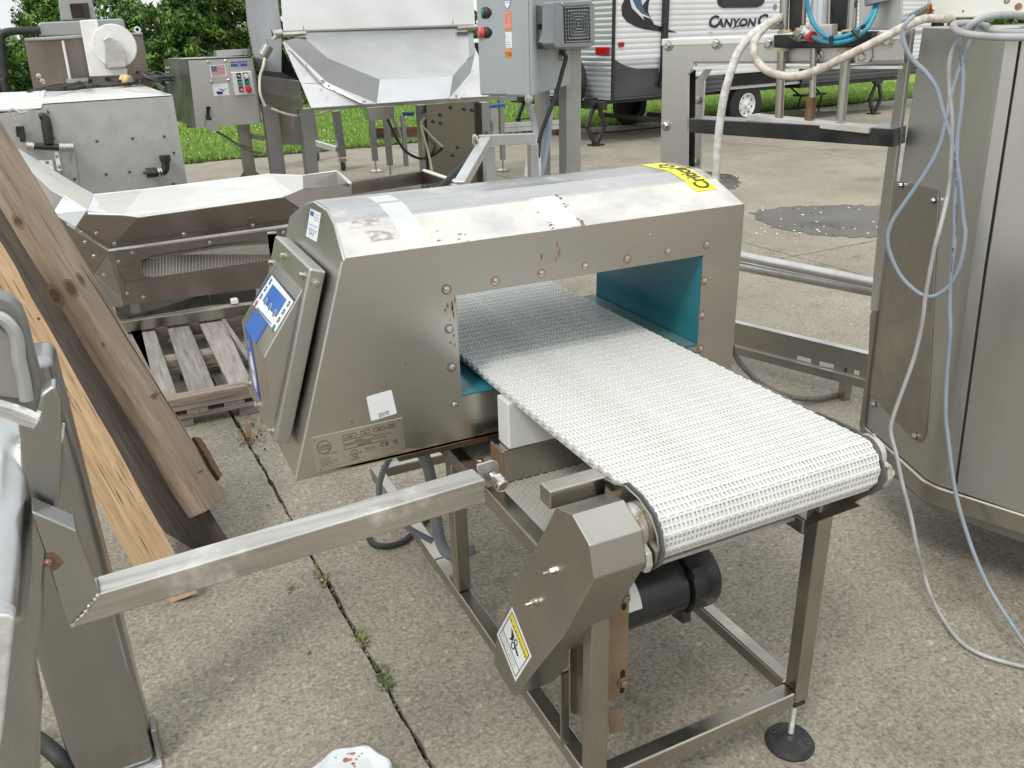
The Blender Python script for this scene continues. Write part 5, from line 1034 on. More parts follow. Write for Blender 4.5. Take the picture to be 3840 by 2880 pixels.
# ---------------------------------------------------------------- press machine
PA = math.radians(113); PDIR = V(math.cos(PA), math.sin(PA), 0); PNR = V(-math.sin(PA)*1, math.cos(PA), 0)
L0 = at_z(3235, 1600, .32); K0 = at_z(3486, 1822, .32); F0 = at_z(3840, 1937, .32)
if PNR @ (CAM-L0) < 0: PNR = -PNR
PO = L0+V(.0, 0, 0)+PDIR*.06
pr_ = thing('press_machine', 'stainless arch press with three rods, teal air hoses and a long black beam', 'press', on(2600, 700, PNR, PO)*V(1, 1, 0))
pp = lambda px, py, off=0.: on(px, py, PNR, PO+PNR*off)
def pf(nm, l, m, off=0., th=.012, bevel=.0, label=None): return M().plate([pp(x, y, off) for x, y in l], PNR, th).build(nm, m, pr_, bevel=bevel, label=label)
gl = lambda px, py: (lambda p: p*V(1, 1, 0))(pp(px, py))
g0 = pp(2475, 640); g1 = pp(2577, 640)
M().plate([pp(2485, 150), pp(3395, 122), pp(3390, 238), pp(2612, 240), pp(2580, 280), g1, g1*V(1, 1, 0), g0*V(1, 1, 0), g0], PNR, .012).build('arch_plate', S_panel, pr_, bevel=.002)
tl, trr = pp(2483, 148), pp(3395, 120); M().plate([tl+V(0, 0, .002), trr+V(0, 0, .002), trr-PNR*.16+V(0, 0, .002), tl-PNR*.16+V(0, 0, .002)], (0, 0, 1), .01).build('top_flange', mat('bright flange', (.78, .77, .74), .45, .5), pr_)
M().plate([tl+PNR*.004, trr+PNR*.004, trr+PNR*.004-V(0, 0, .02), tl+PNR*.004-V(0, 0, .02)], PNR, .006).build('top_lip', MATS['bright flange'], pr_, bevel=.002)
ub0, ub1 = pp(2600, 240), pp(3388, 236); M().plate([ub0, ub1, ub1-PNR*.16, ub0-PNR*.16], (0, 0, -1), .008).build('underside_flange', S_panel, pr_)
M().plate([ub0+PNR*.002-V(0, 0, .008), ub1+PNR*.002-V(0, 0, .008), ub1+PNR*.002-V(0, 0, .016), ub0+PNR*.002-V(0, 0, .016)], PNR, .01).build('lower_lip', MATS['bright flange'], pr_)
pf('back_post', [(2606, 300), (2640, 300), (2625, 650), (2592, 650)], S_panel, off=-.16)
pf('back_corner', [(2610, 302), (2640, 300), (2672, 250), (2650, 250)], S_panel, off=-.155)
pf('post_return', [(2577, 285), (2604, 262), (2600, 640), (2575, 640)], DARKHOLE, off=-.08, th=.01)
for x, y in [(2506, 171), (2687, 165), (2885, 163), (3329, 155), (3236, 214), (2496, 472), (3068, 212)]: bolt(pr_, pp(x, y, .001), PNR, .0125, .011)
bolt(pr_, pp(2618, 376, -.158), PNR, .010, .009); bolt(pr_, pp(2608, 608, -.158), PNR, .010, .009)
for x in (2556, 2576): M().plate([p+PNR*.0006 for p in disc(pp(x, 155), PNR, .0075, 14)], PNR, .0004).build('hole', DARKHOLE, pr_)
# black beam, white strip
M().plate([pp(2585, 447, .05), pp(3352, 486, .05), pp(3348, 552, .05), pp(2583, 497, .05)], PNR, .11).build('black_beam', BLACKP, pr_, bevel=.002)
bl_, br2 = pp(2585, 447, .05)+V(0, 0, .002), pp(3352, 486, .05)+V(0, 0, .002)
M().plate([bl_, br2, br2-PNR*.11, bl_-PNR*.11], (0, 0, 1), .002).build('beam_top', mat('worn grey beam top', (.14, .15, .16), .35, .3, (.20, .21, .22), scale=8), pr_)
q0, q1 = pp(2820, 438, -.01), pp(3278, 478, .03); M().bar(q0, q1+V(0, 0, -.006), .07, .018).build('clamp_strip', mat('pale clamp strip', (.62, .60, .56), .5, 0, (.5, .48, .44), scale=10), pr_, bevel=.002)
# rods, collars, yoke
def vrod(nm, x0, y0_, x1, y1_, r, m, off=.02, n_=16): M().tube([pp(x0, y0_, off), pp(x1, y1_, off)], r, n_).build(nm, m, pr_)
CHROME = mat('polished rod', (.62, .60, .57), .22, 1, (.42, .38, .34), scale=5, stretch=(1, 1, .2), rvar=.06)
vrod('guide_rod', 2932, 185, 2921, 440, .0135, CHROME); vrod('guide_rod', 3175, 185, 3153, 452, .0145, CHROME); vrod('guide_rod', 2944, -60, 2938, 118, .0135, CHROME); vrod('guide_rod', 3202, -60, 3192, 112, .0145, CHROME)
vrod('piston_rod', 3052, 182, 3044, 390, .010, CHROME); vrod('coupling', 3044, 365, 3035, 448, .016, mat('rusty coupling', (.34, .28, .22), .5, .8, (.22, .12, .06), scale=18), n_=6); vrod('coupling', 3047, 270, 3045, 300, .011, MATS['rusty coupling'], n_=8)
yk = pf('black_yoke', [(2900, 131), (2960, 131), (2990, 155), (3140, 150), (3160, 118), (3268, 117), (3266, 172), (3150, 180), (2960, 182), (2900, 179)], BLACKP, off=.05, th=.07, bevel=.004)
for x, y in ((2941, 119), (2935, 188), (3182, 115), (3168, 187)): vrod('bushing', x, y-5, x, y+5, .021, mat('cream bushing', (.68, .55, .34), .5), off=.02, n_=20)
pf('slide_bar', [(2962, -60), (3012, -60), (3006, 118), (2958, 120)], BLACKP, off=.0, th=.03); pf('slide_bar', [(3115, -60), (3182, -60), (3170, 118), (3110, 120)], BLACKP, off=.0, th=.03)
cy = M(); cy.tube([pp(3078, -60, .02), pp(3070, 92, .02)], .026, 20); cy.build('cylinder', mat('pale cylinder', (.66, .68, .70), .3, .6), pr_)
vrod('tie_rod', 3018, -60, 3010, 92, .004, CHROME, off=.05, n_=8); vrod('tie_rod', 3112, -60, 3108, 92, .004, CHROME, off=.05, n_=8)
pf('cylinder_block', [(2999, 96), (3119, 90), (3118, 142), (3000, 150)], CAST, off=.055, th=.05, bevel=.003)
M().lathe(pp(3003, 124, .06), PNR, [(0, .018), (.02, .018), (.022, .011), (.026, .010)], 6).build('elbow_nut', CHROME, pr_, bevel=.001)
M().tube([pp(3012, 118, .065), pp(3040, 136, .08)], .014, 12).build('elbow_fitting', S_bright, pr_); M().tube([pp(3040, 136, .08), pp(3048, 139, .085)], .016, 12).build('red_collet', RED, pr_)
pf('valve_plate', [(3222, -60), (3385, -60), (3380, 112), (3345, 112), (3222, 112)], S_panel, off=.02, th=.01, bevel=.003)
pf('yoke_side_plate', [(3205, 180), (3268, 176), (3270, 215), (3255, 236), (3205, 238)], S_panel, off=.01, th=.008, bevel=.002)
M().tube([pp(3290, -20, .05), pp(3292, 12, .05)], .035, 14).build('hose_port', GREYCAST, pr_)
TH = mat('teal air hose', (.02, .22, .33), .35, 0, (.03, .28, .38), scale=10)
ah = thing('air_hose', 'pair of teal air hoses looping under the press cylinder, tied with black tape', 'air hose', pp(3120, 150, .1))
M().tube([pp(x, y, o_) for x, y, o_ in [(3023, -50, .10), (3027, 10, .10), (3035, 50, .10), (3055, 95, .11), (3085, 128, .12), (3120, 142, .12), (3160, 138, .12), (3200, 122, .11), (3235, 95, .10), (3265, 60, .08), (3285, 20, .06)]], .0065, 10, smooth=5).build('hose', TH, ah)
M().tube([pp(x, y, o_) for x, y, o_ in [(3048, 139, .085), (3080, 152, .11), (3125, 160, .12), (3170, 155, .12), (3215, 138, .11), (3250, 108, .10), (3275, 65, .08), (3290, 20, .06)]], .0065, 10, smooth=5).build('hose', TH, ah)
for l in ([(3118, 134), (3116, 168)], [(3196, 112), (3226, 142)], [(3228, 105), (3244, 95)]): M().tube([pp(x, y, .13) for x, y in l], .006, 6).build('tape_tie', BLACK, ah)
# ---------------------------------------------------------------- tall cabinet on the right with rail frame
tc_ = thing('tall_cabinet', 'tall stainless cabinet filling the right edge, bulging corner and grey cables on it', 'cabinet', K0*V(1, 1, 0))
C1, C2 = L0[:2], K0[:2]; fd = unit(V(*(F0[:2]-K0[:2]), 0)); C3 = (K0+fd*.75)[:2]; ld = unit(V(*(K0[:2]-L0[:2]), 0))
CT = 1.575
def rounded(Pa, Pk, Pc, r, n_=8):
    a = unit(Pa-Pk); c = unit(Pc-Pk); out = []
    for i in range(n_+1): t = i/n_; out.append((1-t)**2*(Pk+a*r)+2*t*(1-t)*Pk+t*t*(Pk+c*r))
    return out
L3, K3, F3 = V(*C1, 0), V(*C2, 0), V(*C3, 0)
foot = [L3]+rounded(L3, K3, F3, .04)+[F3, F3+V(.7, .1, 0), L3+V(.55, .1, 0)]
M().plate([p+V(0, 0, CT) for p in foot], (0, 0, 1), CT-.33).build('cabinet_body', S_panel, tc_, bevel=.004, ang=40)
c0 = sum(foot)/len(foot); M().plate([p+unit(p-c0)*.012+V(0, 0, .329) for p in foot], (0, 0, 1), .062).build('bottom_rim', steel('rim stainless', (.52, .48, .43), .3), tc_, bevel=.008, seg=3, ang=40)
M().plate([p+unit(c0-p)*.03+V(0, 0, .27) for p in foot], (0, 0, 1), .04).build('bottom_pan', GMET, tc_)
LN = unit(V(ld[1], -ld[0], 0)); LN = LN if LN @ (CAM-K0) > 0 else -LN; FNR = unit(V(fd[1], -fd[0], 0)); FNR = FNR if FNR @ (CAM-K0) > 0 else -FNR
c1_ = lambda px, py, off=0.: on(px, py, LN, L0+LN*off); c2_ = lambda px, py, off=0.: on(px, py, FNR, K0+FNR*off)
M().plate([c2_(3835, 120, .004), c2_(3700, 1000, .004), c2_(3584, 1842, .004), c2_(4200, 2050, .004), c2_(4400, 120, .004)], FNR, .006).build('door_panel', S_panel, tc_, bevel=.003)
M().plate([c2_(3826, 120, .0012), c2_(3838, 120, .0012), c2_(3706, 1000, .0012), c2_(3588, 1846, .0012), c2_(3578, 1840, .0012), c2_(3692, 1000, .0012)], FNR, .0005).build('door_gap', DARKHOLE, tc_)
M().plate([c2_(3770, 148, .003), c2_(3790, 142, .003), c2_(3822, 146, .003), c2_(3690, 1000, .003), c2_(3576, 1830, .003), c2_(3540, 1800, .003), c2_(3640, 1000, .003)], FNR, .003).build('door_jamb', S_panel, tc_, bevel=.003)
M().plate([c1_(x, y, .004) for x, y in [(3350, 675), (3520, 712), (3505, 1000), (3480, 1500), (3470, 1625), (3458, 1655), (3440, 1662), (3250, 1470), (3262, 1180), (3300, 1100)]], LN, .004).build('cover_plate', steel('darker cover plate', (.46, .425, .38), .40), tc_, bevel=.0015)
for q in ((3378, 695), (3560-60, 752), (3275, 1517), (3430, 1636)): bolt(tc_, c1_(*q, .006), LN, .0075, .008)
M().plate([c1_(x, y, .012) for x, y in [(3388, 103), (3420, 106), (3288, 1168), (3262, 1164), (3296, 800)]], LN, .012).build('edge_flange', S_bright, tc_, bevel=.002)  # brighter steel than the cabinet; light on this strip is put into its colour
M().plate([c1_(x, y, .010) for x, y in [(3276, 1168), (3288, 1168), (3235, 1606), (3222, 1600)]], LN, .008).build('edge_flange', S_dark, tc_)
for p in (F3+V(.6, .1, 0), L3+V(.5, .05, 0), F3+V(.1, .1, 0)): M().box(p[0]-.03, p[0]+.03, p[1]-.03, p[1]+.03, 0, .28).build('leg', S_frame, tc_)
# rail frame
rf = thing('rail_frame', 'low stainless frame of twin round pipes and slotted channel behind the detector', 'frame', at_z(2750, 1210, .25)*V(1, 1, 0))
a0, a1 = at_z(2700, 1198, .25), at_z(3262, 1332, .25); dd = unit(a1-a0); nn = unit(np.cross(dd, V(0, 0, 1))); nn = nn if nn @ (CAM-a0) > 0 else -nn
a0 = a0-dd*.25
ch = M(); Lc = np.linalg.norm(a1-a0); 
M().plate([a0, a1, a1-nn*.045, a0-nn*.045], (0, 0, 1), .004).build('channel_flange', S_bright, rf)
hz = .085; s_ = [(a1-at_z(x, 1400, .20)) @ dd for x in (2860, 2990, 3130)]
def web(sa, sb, za, zb): ch.plate([a1-dd*sa+V(0, 0, za), a1-dd*sb+V(0, 0, za), a1-dd*sb+V(0, 0, zb), a1-dd*sa+V(0, 0, zb)], nn, .004)
web(0, Lc, 0, -hz); sl = sorted([abs(x) for x in s_]); prev = 0
for x in sl: web(prev, x-.035, -hz, -hz-.02); prev = x+.035
web(prev, Lc, -hz, -hz-.02); web(0, Lc, -hz-.02, -hz-.075); ch.build('channel_web', S_dark, rf)
M().plate([a0+V(0, 0, -hz-.028)+nn*.014, a1+V(0, 0, -hz-.028)+nn*.014, a1+V(0, 0, -hz-.026), a0+V(0, 0, -hz-.026)], (0, 0, 1), .003).build('channel_ledge', S_panel, rf)
for t in (.05, Lc-.1): p = a0+dd*t-nn*.03; M().box(p[0]-.02, p[0]+.02, p[1]-.02, p[1]+.02, 0, .2).build('leg', S_frame, rf)
PIPE = steel('satin pipe', (.60, .59, .575), .42, (1, 1, 1), scale=9)
for (x0, y0_, x1, y1_, z) in ((2765, 958, 3280, 1062, .52), (2765, 992, 3275, 1088, .46)):
    p, q = at_z(x0, y0_, z), at_z(x1, y1_, z); d_ = unit(q-p); M().tube([p-d_*.35, q+d_*.25], .024 if z > .5 else .030, 20).build('pipe', PIPE, rf)
p = at_z(2765, 975, .5); p = p-unit(at_z(3280, 1062, .5)-p)*.33; M().box(p[0]-.02, p[0]+.02, p[1]-.02, p[1]+.02, 0, .5).build('leg', S_frame, rf)
bh = thing('braided_hose', 'grey braided hose curling on the concrete beyond the belt', 'hose', at_z(2900, 1480, 0))
M().tube([at_z(x, y, z) for x, y, z in [(2738, 1230, .40), (2742, 1290, .30), (2765, 1345, .22), (2810, 1400, .15), (2870, 1450, .09), (2940, 1482, .05), (3020, 1495, .03), (3090, 1492, .02), (3160, 1470, .02)]], .013, 12, smooth=6).build('hose', mat('braided grey hose', (.20, .185, .17), .5, .3, (.10, .09, .085), scale=160, lo=.45, hi=.55, bump=.4), bh)
# cream control box on the cabinet
CR = mat('cream enamel', (.66, .66, .60), .4, 0, (.62, .61, .55), scale=5, spots=(.45, .22, .08), spot_scale=5, spot_lo=.72, spot_hi=.8)
xb = thing('cream_control_box', 'cream enamelled box with rusty corner standing on top of the tall cabinet', 'control box', c1_(3600, 70)*V(1, 1, 1))
B0 = c1_(3478, 79, -.10); B1 = on(3860, 40, unit(V(-.75, -.66, 0)), B0); bd_ = unit((B1-B0)*V(1, 1, 0)); bn = unit(V(bd_[1], -bd_[0], 0)); bn = bn if bn @ (CAM-B0) > 0 else -bn
zb = CT+.022
o0 = V(B0[0], B0[1], zb); M().plate([o0, o0+bd_*.62, o0+bd_*.62+V(0, 0, .26), o0+V(0, 0, .26)], bn, .30).build('box_body', CR, xb, bevel=.005)
for t in (.03, .5): p = o0+bd_*t-bn*.03; M().lathe(p-V(0, 0, .0215), (0, 0, 1), [(0, .018), (.021, .018)], 16).build('rubber_foot', BLACK, xb)
bq = lambda px, py, off=0.: on(px, py, bn, o0+bn*off)
for i in range(16):
    c = bq(3482+abs(random.gauss(0, 9)), random.uniform(20, 80), .0008); M().plate([c+bd_*.010*math.cos(j)*random.uniform(.3, 1)+V(0, 0, .012)*math.sin(j)*random.uniform(.3, 1) for j in np.linspace(0, 5.6, 7)], bn, .0004).build('rust_patch', mat('orange rust', (.48, .20, .05), .8, 0, (.25, .09, .03), scale=50), xb)
for x, y, r in ((3819, 25, .010), (3776, 3, .008), (3612, 42, .003)): M().plate([p+bn*.0008 for p in disc(bq(x, y), bn, r, 12)], bn, .0004).build('rust_patch', RUSTM, xb)
M().lathe(bq(3776, 3), bn, [(0, .006), (.004, .005)], 12).build('screw', CHROME, xb)
g = M(); gd = unit(bq(3425, 58)-bq(3480, 30)); g.lathe(bq(3485, 28, -.02), gd, [(0, .014)]+[(.004*i+.006, .013 if i % 2 else .009) for i in range(14)]+[(.064, .015), (.085, .016), (.09, .010)], 14); g.build('cable_gland', GREYCAST, xb)
# cables
MD = unit((CAM-K0)*V(1, 1, 0)); kp = lambda px, py, off=.05: on(px, py, MD, K0+MD*off)
def cable(name, label, l, r, m, loc=(3500, 900), cat='cable'):
    t = thing(name, label, cat, kp(*loc)); M().tube([kp(*q) if len(q) == 2 else (kp(q[0], q[1], q[2]) if q[2] < 5 else at_z(q[0], q[1], q[2]-10)) for q in l], r, 12, smooth=5).build('cable_run', m, t); return t
cable('hanging_cable', 'blue grey cable dropping from the cream box gland into a big hanging loop', [(3425, 62, .02), (3400, 85), (3385, 118), (3393, 170), (3421, 222), (3473, 273), (3514, 335), (3535, 412), (3566, 515), (3597, 670), (3612, 825), (3620, 875), (3605, 974), (3575, 1049), (3536, 1093), (3486, 1113), (3436, 1093), (3377, 1034), (3337, 949), (3329, 890), (3342, 840), (3365, 800), (3421, 721), (3489, 618), (3525, 541), (3545, 464), (3566, 361), (3607, 232), (3648, 129), (3662, 92)], .0056, BCABLE)
cable('hanging_cable', 'pale grey cable hanging down the cabinet and ending on the concrete at lower right', [(3640, 100, .02), (3617, 124), (3576, 180), (3558, 258), (3563, 361), (3571, 464), (3566, 618), (3556, 721), (3525, 855, .08), (3506, 924, .09), (3486, 1024, .09), (3471, 1108, .09), (3456, 1223, .09), (3426, 1347, .09), (3382, 1471, .10), (3347, 1571, .12), (3341, 1625, .13), (3362, 1708, .15), (3386, 1823, .17), (3416, 1937, .19), (3440, 2060, .22), (3464, 2150, 10.13), (3490, 2230, 10.08), (3530, 2310, 10.03), (3590, 2395, 10.01), (3650, 2440, 10.01), (3740, 2475, 10.01), (3900, 2515, 10.01)], .0055, GCABLE)
cable('hanging_cable', 'blue printed cable running straight down the cabinet to the lower right corner', [(3660, 90, .02), (3600, 118), (3602, 206), (3612, 283), (3604, 412), (3590, 515), (3586, 670), (3578, 800), (3580, 900), (3566, 1024), (3561, 1148), (3563, 1248), (3551, 1397), (3546, 1549), (3556, 1649, .06), (3575, 1798, .08), (3595, 1897, .10), (3625, 1997, .12), (3660, 2096, .15), (3700, 2186, .17), (3742, 2260, .20), (3800, 2350, 10.08), (3860, 2440, 10.03), (3920, 2520, 10.01)], .0056, BCABLE)
cable('coiled_grey_cable', 'thick grey cable coil lying at the top right on the tall cabinet', [(3700, 100, .0), (3650, 88, .03), (3578, 92, .05), (3592, 118, .08), (3640, 130, .09), (3720, 138, .09), (3840, 140, .08), (3950, 140, .06), (3990, 100, -.1), (3900, 66, -.1), (3840, 60, -.02), (3760, 56, .02), (3690, 66, .05), (3655, 82, .06), (3630, 106, .06), (3615, 130, .05)], .0085, GCABLE, loc=(3700, 100))
cable('coiled_grey_cable', 'shorter grey cable tail resting under the coil at the top right', [(3670, 88, -.02), (3700, 105, .02), (3760, 120, .03), (3850, 122, .02), (3950, 120, 0)], .0085, GCABLE, loc=(3750, 100))
b = M(); 
# small print along the blue cable
kt = [o for o in bpy.data.objects if o.name.startswith('hanging_cable')][-1]
for (xa, ya_, xb2, yb2, s_) in ((3590, 700, 3584, 560, 'OIL RES 600V 90C'), (3589, 890, 3592, 760, 'AWM LIGHT FLEX'), (3570, 1020, 3578, 930, 'AWG 18'), (3608, 250, 3600, 150, 'AWM 21098')):
    text(s_, kp(xa, ya_, .0565), kp(xb2, yb2, .0565), MD, .0045, INK, kt, off=.0)
# white hose
WH = mat('white braided hose', (.66, .65, .62), .5, 0, (.52, .49, .45), scale=60, lo=.42, hi=.58, bump=.3)
wh = thing('white_hose', 'white braided hose looping in front of the press up to the tall cabinet', 'hose', pp(2750, 300, .2))
M().tube([pp(*q) for q in [(2680, 720, .25), (2685, 655, .25), (2690, 560, .25), (2701, 450, .25), (2717, 353, .25), (2744, 258, .24), (2772, 190, .22), (2815, 136, .20), (2861, 103, .16), (2912, 72, .10), (2925, 66, .02)]], .0125, 14, smooth=6).build('hose', WH, wh)
M().tube([pp(*q) for q in [(2925, 72, .02), (2905, 76, .12), (2864, 106, .16), (2830, 152, .2), (2826, 190, .22), (2839, 230, .22), (2875, 263, .22), (2920, 281, .22), (2970, 286, .22), (3020, 278, .22), (3092, 252, .22), (3164, 216, .22), (3267, 165, .20), (3344, 124, .16), (3400, 97, .08), (3473, 70, -.05), (3570, 72, -.2)]], .0118, 14, smooth=6).build('hose', mat('stained braided hose', (.60, .55, .49), .5, 0, (.42, .37, .31), scale=40, lo=.42, hi=.6, bump=.3), wh)
pf('hose_clip', [(2905, 92), (2930, 86), (2932, 108), (2890, 112), (2880, 106)], GREYCAST, off=.05, th=.03, bevel=.003)

# ---------------------------------------------------------------- grey switch enclosure with sounder on a post
ge = thing('switch_enclosure', 'grey plastic switch enclosure with green and red buttons and square sounder on a post', 'enclosure', at_y(2150, 640, 3.75)*V(1, 1, 0))
NC = at_y(1992, 360, 3.3); LC = at_y(1823, 344, 3.52); RC = at_y(2141, 317, 3.80); LC[2] = NC[2]; RC[2] = NC[2]
ZE = 1.95
a_ = unit((LC-NC)*V(1, 1, 0)); b2_ = unit((RC-NC)*V(1, 1, 0)); gn1 = unit(V(a_[1], -a_[0], 0)); gn1 = gn1 if gn1 @ (CAM-NC) > 0 else -gn1; gn2 = unit(V(b2_[1], -b2_[0], 0)); gn2 = gn2 if gn2 @ (CAM-NC) > 0 else -gn2
lw, rw = np.linalg.norm(LC-NC), np.linalg.norm(RC-NC); up_ = V(0, 0, ZE-NC[2])
dd_ = .045
M().plate([NC+b2_*dd_, NC+b2_*rw, NC+b2_*rw+up_, NC+b2_*dd_+up_], gn2, lw).build('enclosure_body', GREYBOX, ge, bevel=.010, seg=3)
M().plate([NC-V(0, 0, .006)+a_*-.008, NC+a_*(lw+.006)-V(0, 0, .006), NC+a_*(lw+.006)+up_, NC+a_*-.008+up_], gn1, .042).build('enclosure_door', GREYBOX, ge, bevel=.014, seg=4)
M().plate([NC+a_*.004-V(0, 0, .006), NC+a_*.030-V(0, 0, .006), NC+a_*.030+up_, NC+a_*.004+up_], gn1, -.004).build('door_ridge', GREYBOX, ge, bevel=.002)
M().lathe(NC+a_*.012+V(0, 0, -.012)+gn1*-.01, gn1, [(0, .016), (.018, .016), (.02, .012)], 18).build('hinge_boss', GREYBOX, ge)
M().lathe(NC+a_*.014+V(0, 0, -.010)+gn1*.009, gn1, [(0, .006), (.003, .005)], 10).build('screw', CHROME, ge)
e1 = lambda px, py, off=0.: on(px, py, gn1, NC+gn1*off); e2 = lambda px, py, off=0.: on(px, py, gn2, NC+gn2*off)
def sticker(nm, l, m, off=.0008): M().plate([e1(x, y, off) for x, y in l], gn1, .0006).build(nm, m, ge)
OR = mat('salmon sticker', (.70, .20, .13), .45); OR2 = mat('orange sticker', (.80, .26, .04), .45)
sticker('warning_sticker', [(1877, 43), (1917, 40), (1920, 113), (1881, 116)], OR); sticker('white_label', [(1881, 121), (1919, 120), (1920, 180), (1883, 181)], STICK); sticker('orange_label', [(1888, 183), (1918, 182), (1919, 217), (1889, 218)], OR2)
sh = [(1889, -25), (1889, 5), (1892, 22), (1902, 36), (1913, 22), (1916, 3), (1916, -25)]; sticker('shield_logo', sh, BLUE); sticker('shield_logo', [(1891, 3), (1893, 20), (1902, 33), (1911, 20), (1914, 2)], STICK, off=.0016)
text('SYSTEMS', e1(1890, 12), e1(1915, 10.5), gn1, .0038, INK, ge, off=.0022)
text('MANUAL RESTART', e1(1880, 52), e1(1915, 50), gn1, .0045, STICK, ge, off=.002)
for i in range(8):
    if i < 5: text('PRESS', e1(1881, 63+i*6), e1(1895, 62.5+i*6), gn1, .003, STICK, ge, off=.002); text('START', e1(1902, 62+i*6), e1(1916, 61.5+i*6), gn1, .003, STICK, ge, off=.002)
    else: text('READ MANUAL BEFORE USE', e1(1882, 66+i*5.5), e1(1917, 65+i*5.5), gn1, .0028, STICK, ge, off=.002)
for i in range(6): text(('DATE ____', 'AMPS __ V', 'HP __ _ _', 'SERIAL', 'MADE IN USA', 'NEMA 4X')[i], e1(1885, 133+i*9), e1(1916, 132+i*9), gn1, .0035, INK, ge, off=.002)
text('E', e1(1891, 193), e1(1895, 193), gn1, .006, INK, ge, off=.002); text('5', e1(1899, 208), e1(1905, 208), gn1, .007, YELLOW, ge, off=.002)
sticker('orange_label_band', [(1888, 196), (1918, 195), (1919, 211), (1889, 212)], mat('dark orange band', (.30, .13, .05), .5), off=.0014)
# push buttons on the left part of the door
def button(px, py, m, rb_, hh_, plate=None):
    c = e1(px+16, py, .0); ax_ = unit(gn1*1.0+a_*.75)
    M().lathe(c, ax_, [(0, rb_*1.3), (.022, rb_*1.3), (.026, rb_*1.15), (.036, rb_*1.1)], 20).build('button_collar', BLACK, ge)
    M().lathe(c+ax_*.030, ax_, [(0, rb_*.92), (hh_, rb_*.92), (hh_+.004, rb_*.8)], 20).build('push_button', m, ge)
button(1826, 48, mat('green button', (.0, .16, .07), .35), .022, .010); button(1828, 122, mat('red button', (.62, .06, .07), .35), .022, .024)
M().plate([e1(1838, 97, .002), e1(1847, 96, .002), e1(1847, 150, .002), e1(1838, 151, .002)], gn1, .003).build('red_backplate', RED, ge)
M().plate([e1(1818, 2, .003), e1(1844, 0, .003), e1(1844, 24, .003), e1(1818, 26, .003)], gn1, .003).build('legend_plate', GREYBOX, ge)
# sounder
s2 = lambda px, py, off=.10: e2(px, py, off)
gsn = unit(gn2+V(.10, -.25, 0)*.0); 
M().plate([s2(2078, 6), s2(2222, 2), s2(2230, 20), s2(2231, 170), s2(2215, 176), s2(2085, 180), s2(2076, 165)], gn2, .05).build('sounder_face', GREYCAST, ge, bevel=.006, seg=3)
M().plate([s2(2062, 14, .055), s2(2210, 0, .055), s2(2214, 182, .055), s2(2066, 185, .055)], gn2, .055).build('sounder_back', GREYCAST, ge, bevel=.006)
g0_ = [s2(2112, 23), s2(2212, 18), s2(2216, 158), s2(2116, 162)]; M().plate([p+gn2*.0006 for p in g0_], gn2, .0005).build('grille_void', DARKHOLE, ge)
G = q4(*g0_); gb = M()
def gline(p, q_, w_=.0028): gb.bar(p+gn2*.0022, q_+gn2*.0022, w_, .003, up=gn2)
for i in range(10): t = (i+.5)/10; gline(G(t, 0), G(t, 1), .0016); gline(G(0, t), G(1, t), .0016)
for i in range(6):
    d_ = .04+i*.085; c4 = [G(d_, d_), G(1-d_, d_), G(1-d_, 1-d_), G(d_, 1-d_)]
    for j in range(4): gline(c4[j]+gn2*.001, c4[(j+1) % 4]+gn2*.001, .0040)
gb.build('grille', mat('grille grey', (.26, .27, .29), .4, .1), ge, kind='stuff')
for x, y in ((2108, 16), (2222, 13), (2109, 164), (2224, 158), (2213, 88)): bolt(ge, s2(x, y, .1005), gn2, .0055, .002, name='screw')
M().plate([e2(2033, 18, .03), e2(2062, 10, .03), e2(2068, 88, .03), e2(2038, 92, .03)], gn2, .03).build('cast_bracket', CAST, ge, bevel=.004)
M().plate([e2(2000, 85, .008), e2(2030, 80, .008), e2(2045, 95, .008), e2(2040, 112, .008), e2(2010, 112, .008), e2(1996, 100, .008)], gn2, .008).build('mounting_ear', CAST, ge, bevel=.003)
M().plate([p+gn2*.0006 for p in disc(e2(2022, 97, .008), gn2, .007, 12)], gn2, .0004).build('hole', DARKHOLE, ge)
M().lathe(e2(2046, 126, .0), gn2, [(0, .026), (.05, .026), (.056, .022), (.058, .020)], 20).build('conduit_plug', mat('zinc plug', (.42, .44, .46), .45, .5, (.34, .36, .38), scale=30), ge)
M().plate([e2(2048, 110, .045), e2(2066, 110, .045), e2(2066, 178, .045), e2(2040, 160, .045)], gn2, .045).build('sounder_base', GREYCAST, ge, bevel=.004)
M().lathe(e2(2100, 207, .0), gn2, [(0, .024), (.004, .026), (.03, .022), (.034, .016)], 20).build('cable_gland', mat('pale gland', (.5, .49, .46), .4, .5), ge)
def vpost(nm, px0, px1, y, m, par, zt_, depth=.05, yb=None):
    p0_, p1_ = at_y(px0, 500, y), at_y(px1, 500, y); M().box(p0_[0], p1_[0], y, y+depth, .535, zt_).build(nm, m, par, bevel=.003)
PG = mat('grey coated post', (.42, .42, .40), .45, .6, (.36, .35, .33), scale=6, spots=(.30, .25, .20), spot_scale=6, spot_lo=.62, spot_hi=.8)
vpost('post', 2124, 2179, 3.84, PG, ge, 1.52, .08); vpost('post', 2022, 2064, 3.95, PG, ge, 1.46, .05)
M().box(at_y(2010, 500, 3.9)[0], at_y(2179, 500, 3.9)[0], 3.90, 3.935, NC[2]+.01, NC[2]+.05).build('cross_bracket', PG, ge)
CG = mat('pale grey conduit', (.42, .45, .47), .5, 0, (.36, .39, .41), scale=12)
M().tube([at_y(x, y, q) for x, y, q in [(1975, 358, 3.42), (1985, 400, 3.42), (2003, 460, 3.42), (2014, 530, 3.40), (2018, 600, 3.36), (2020, 660, 3.32), (2020, 800, 3.3)]], .0135, 14, smooth=6).build('conduit', CG, ge)
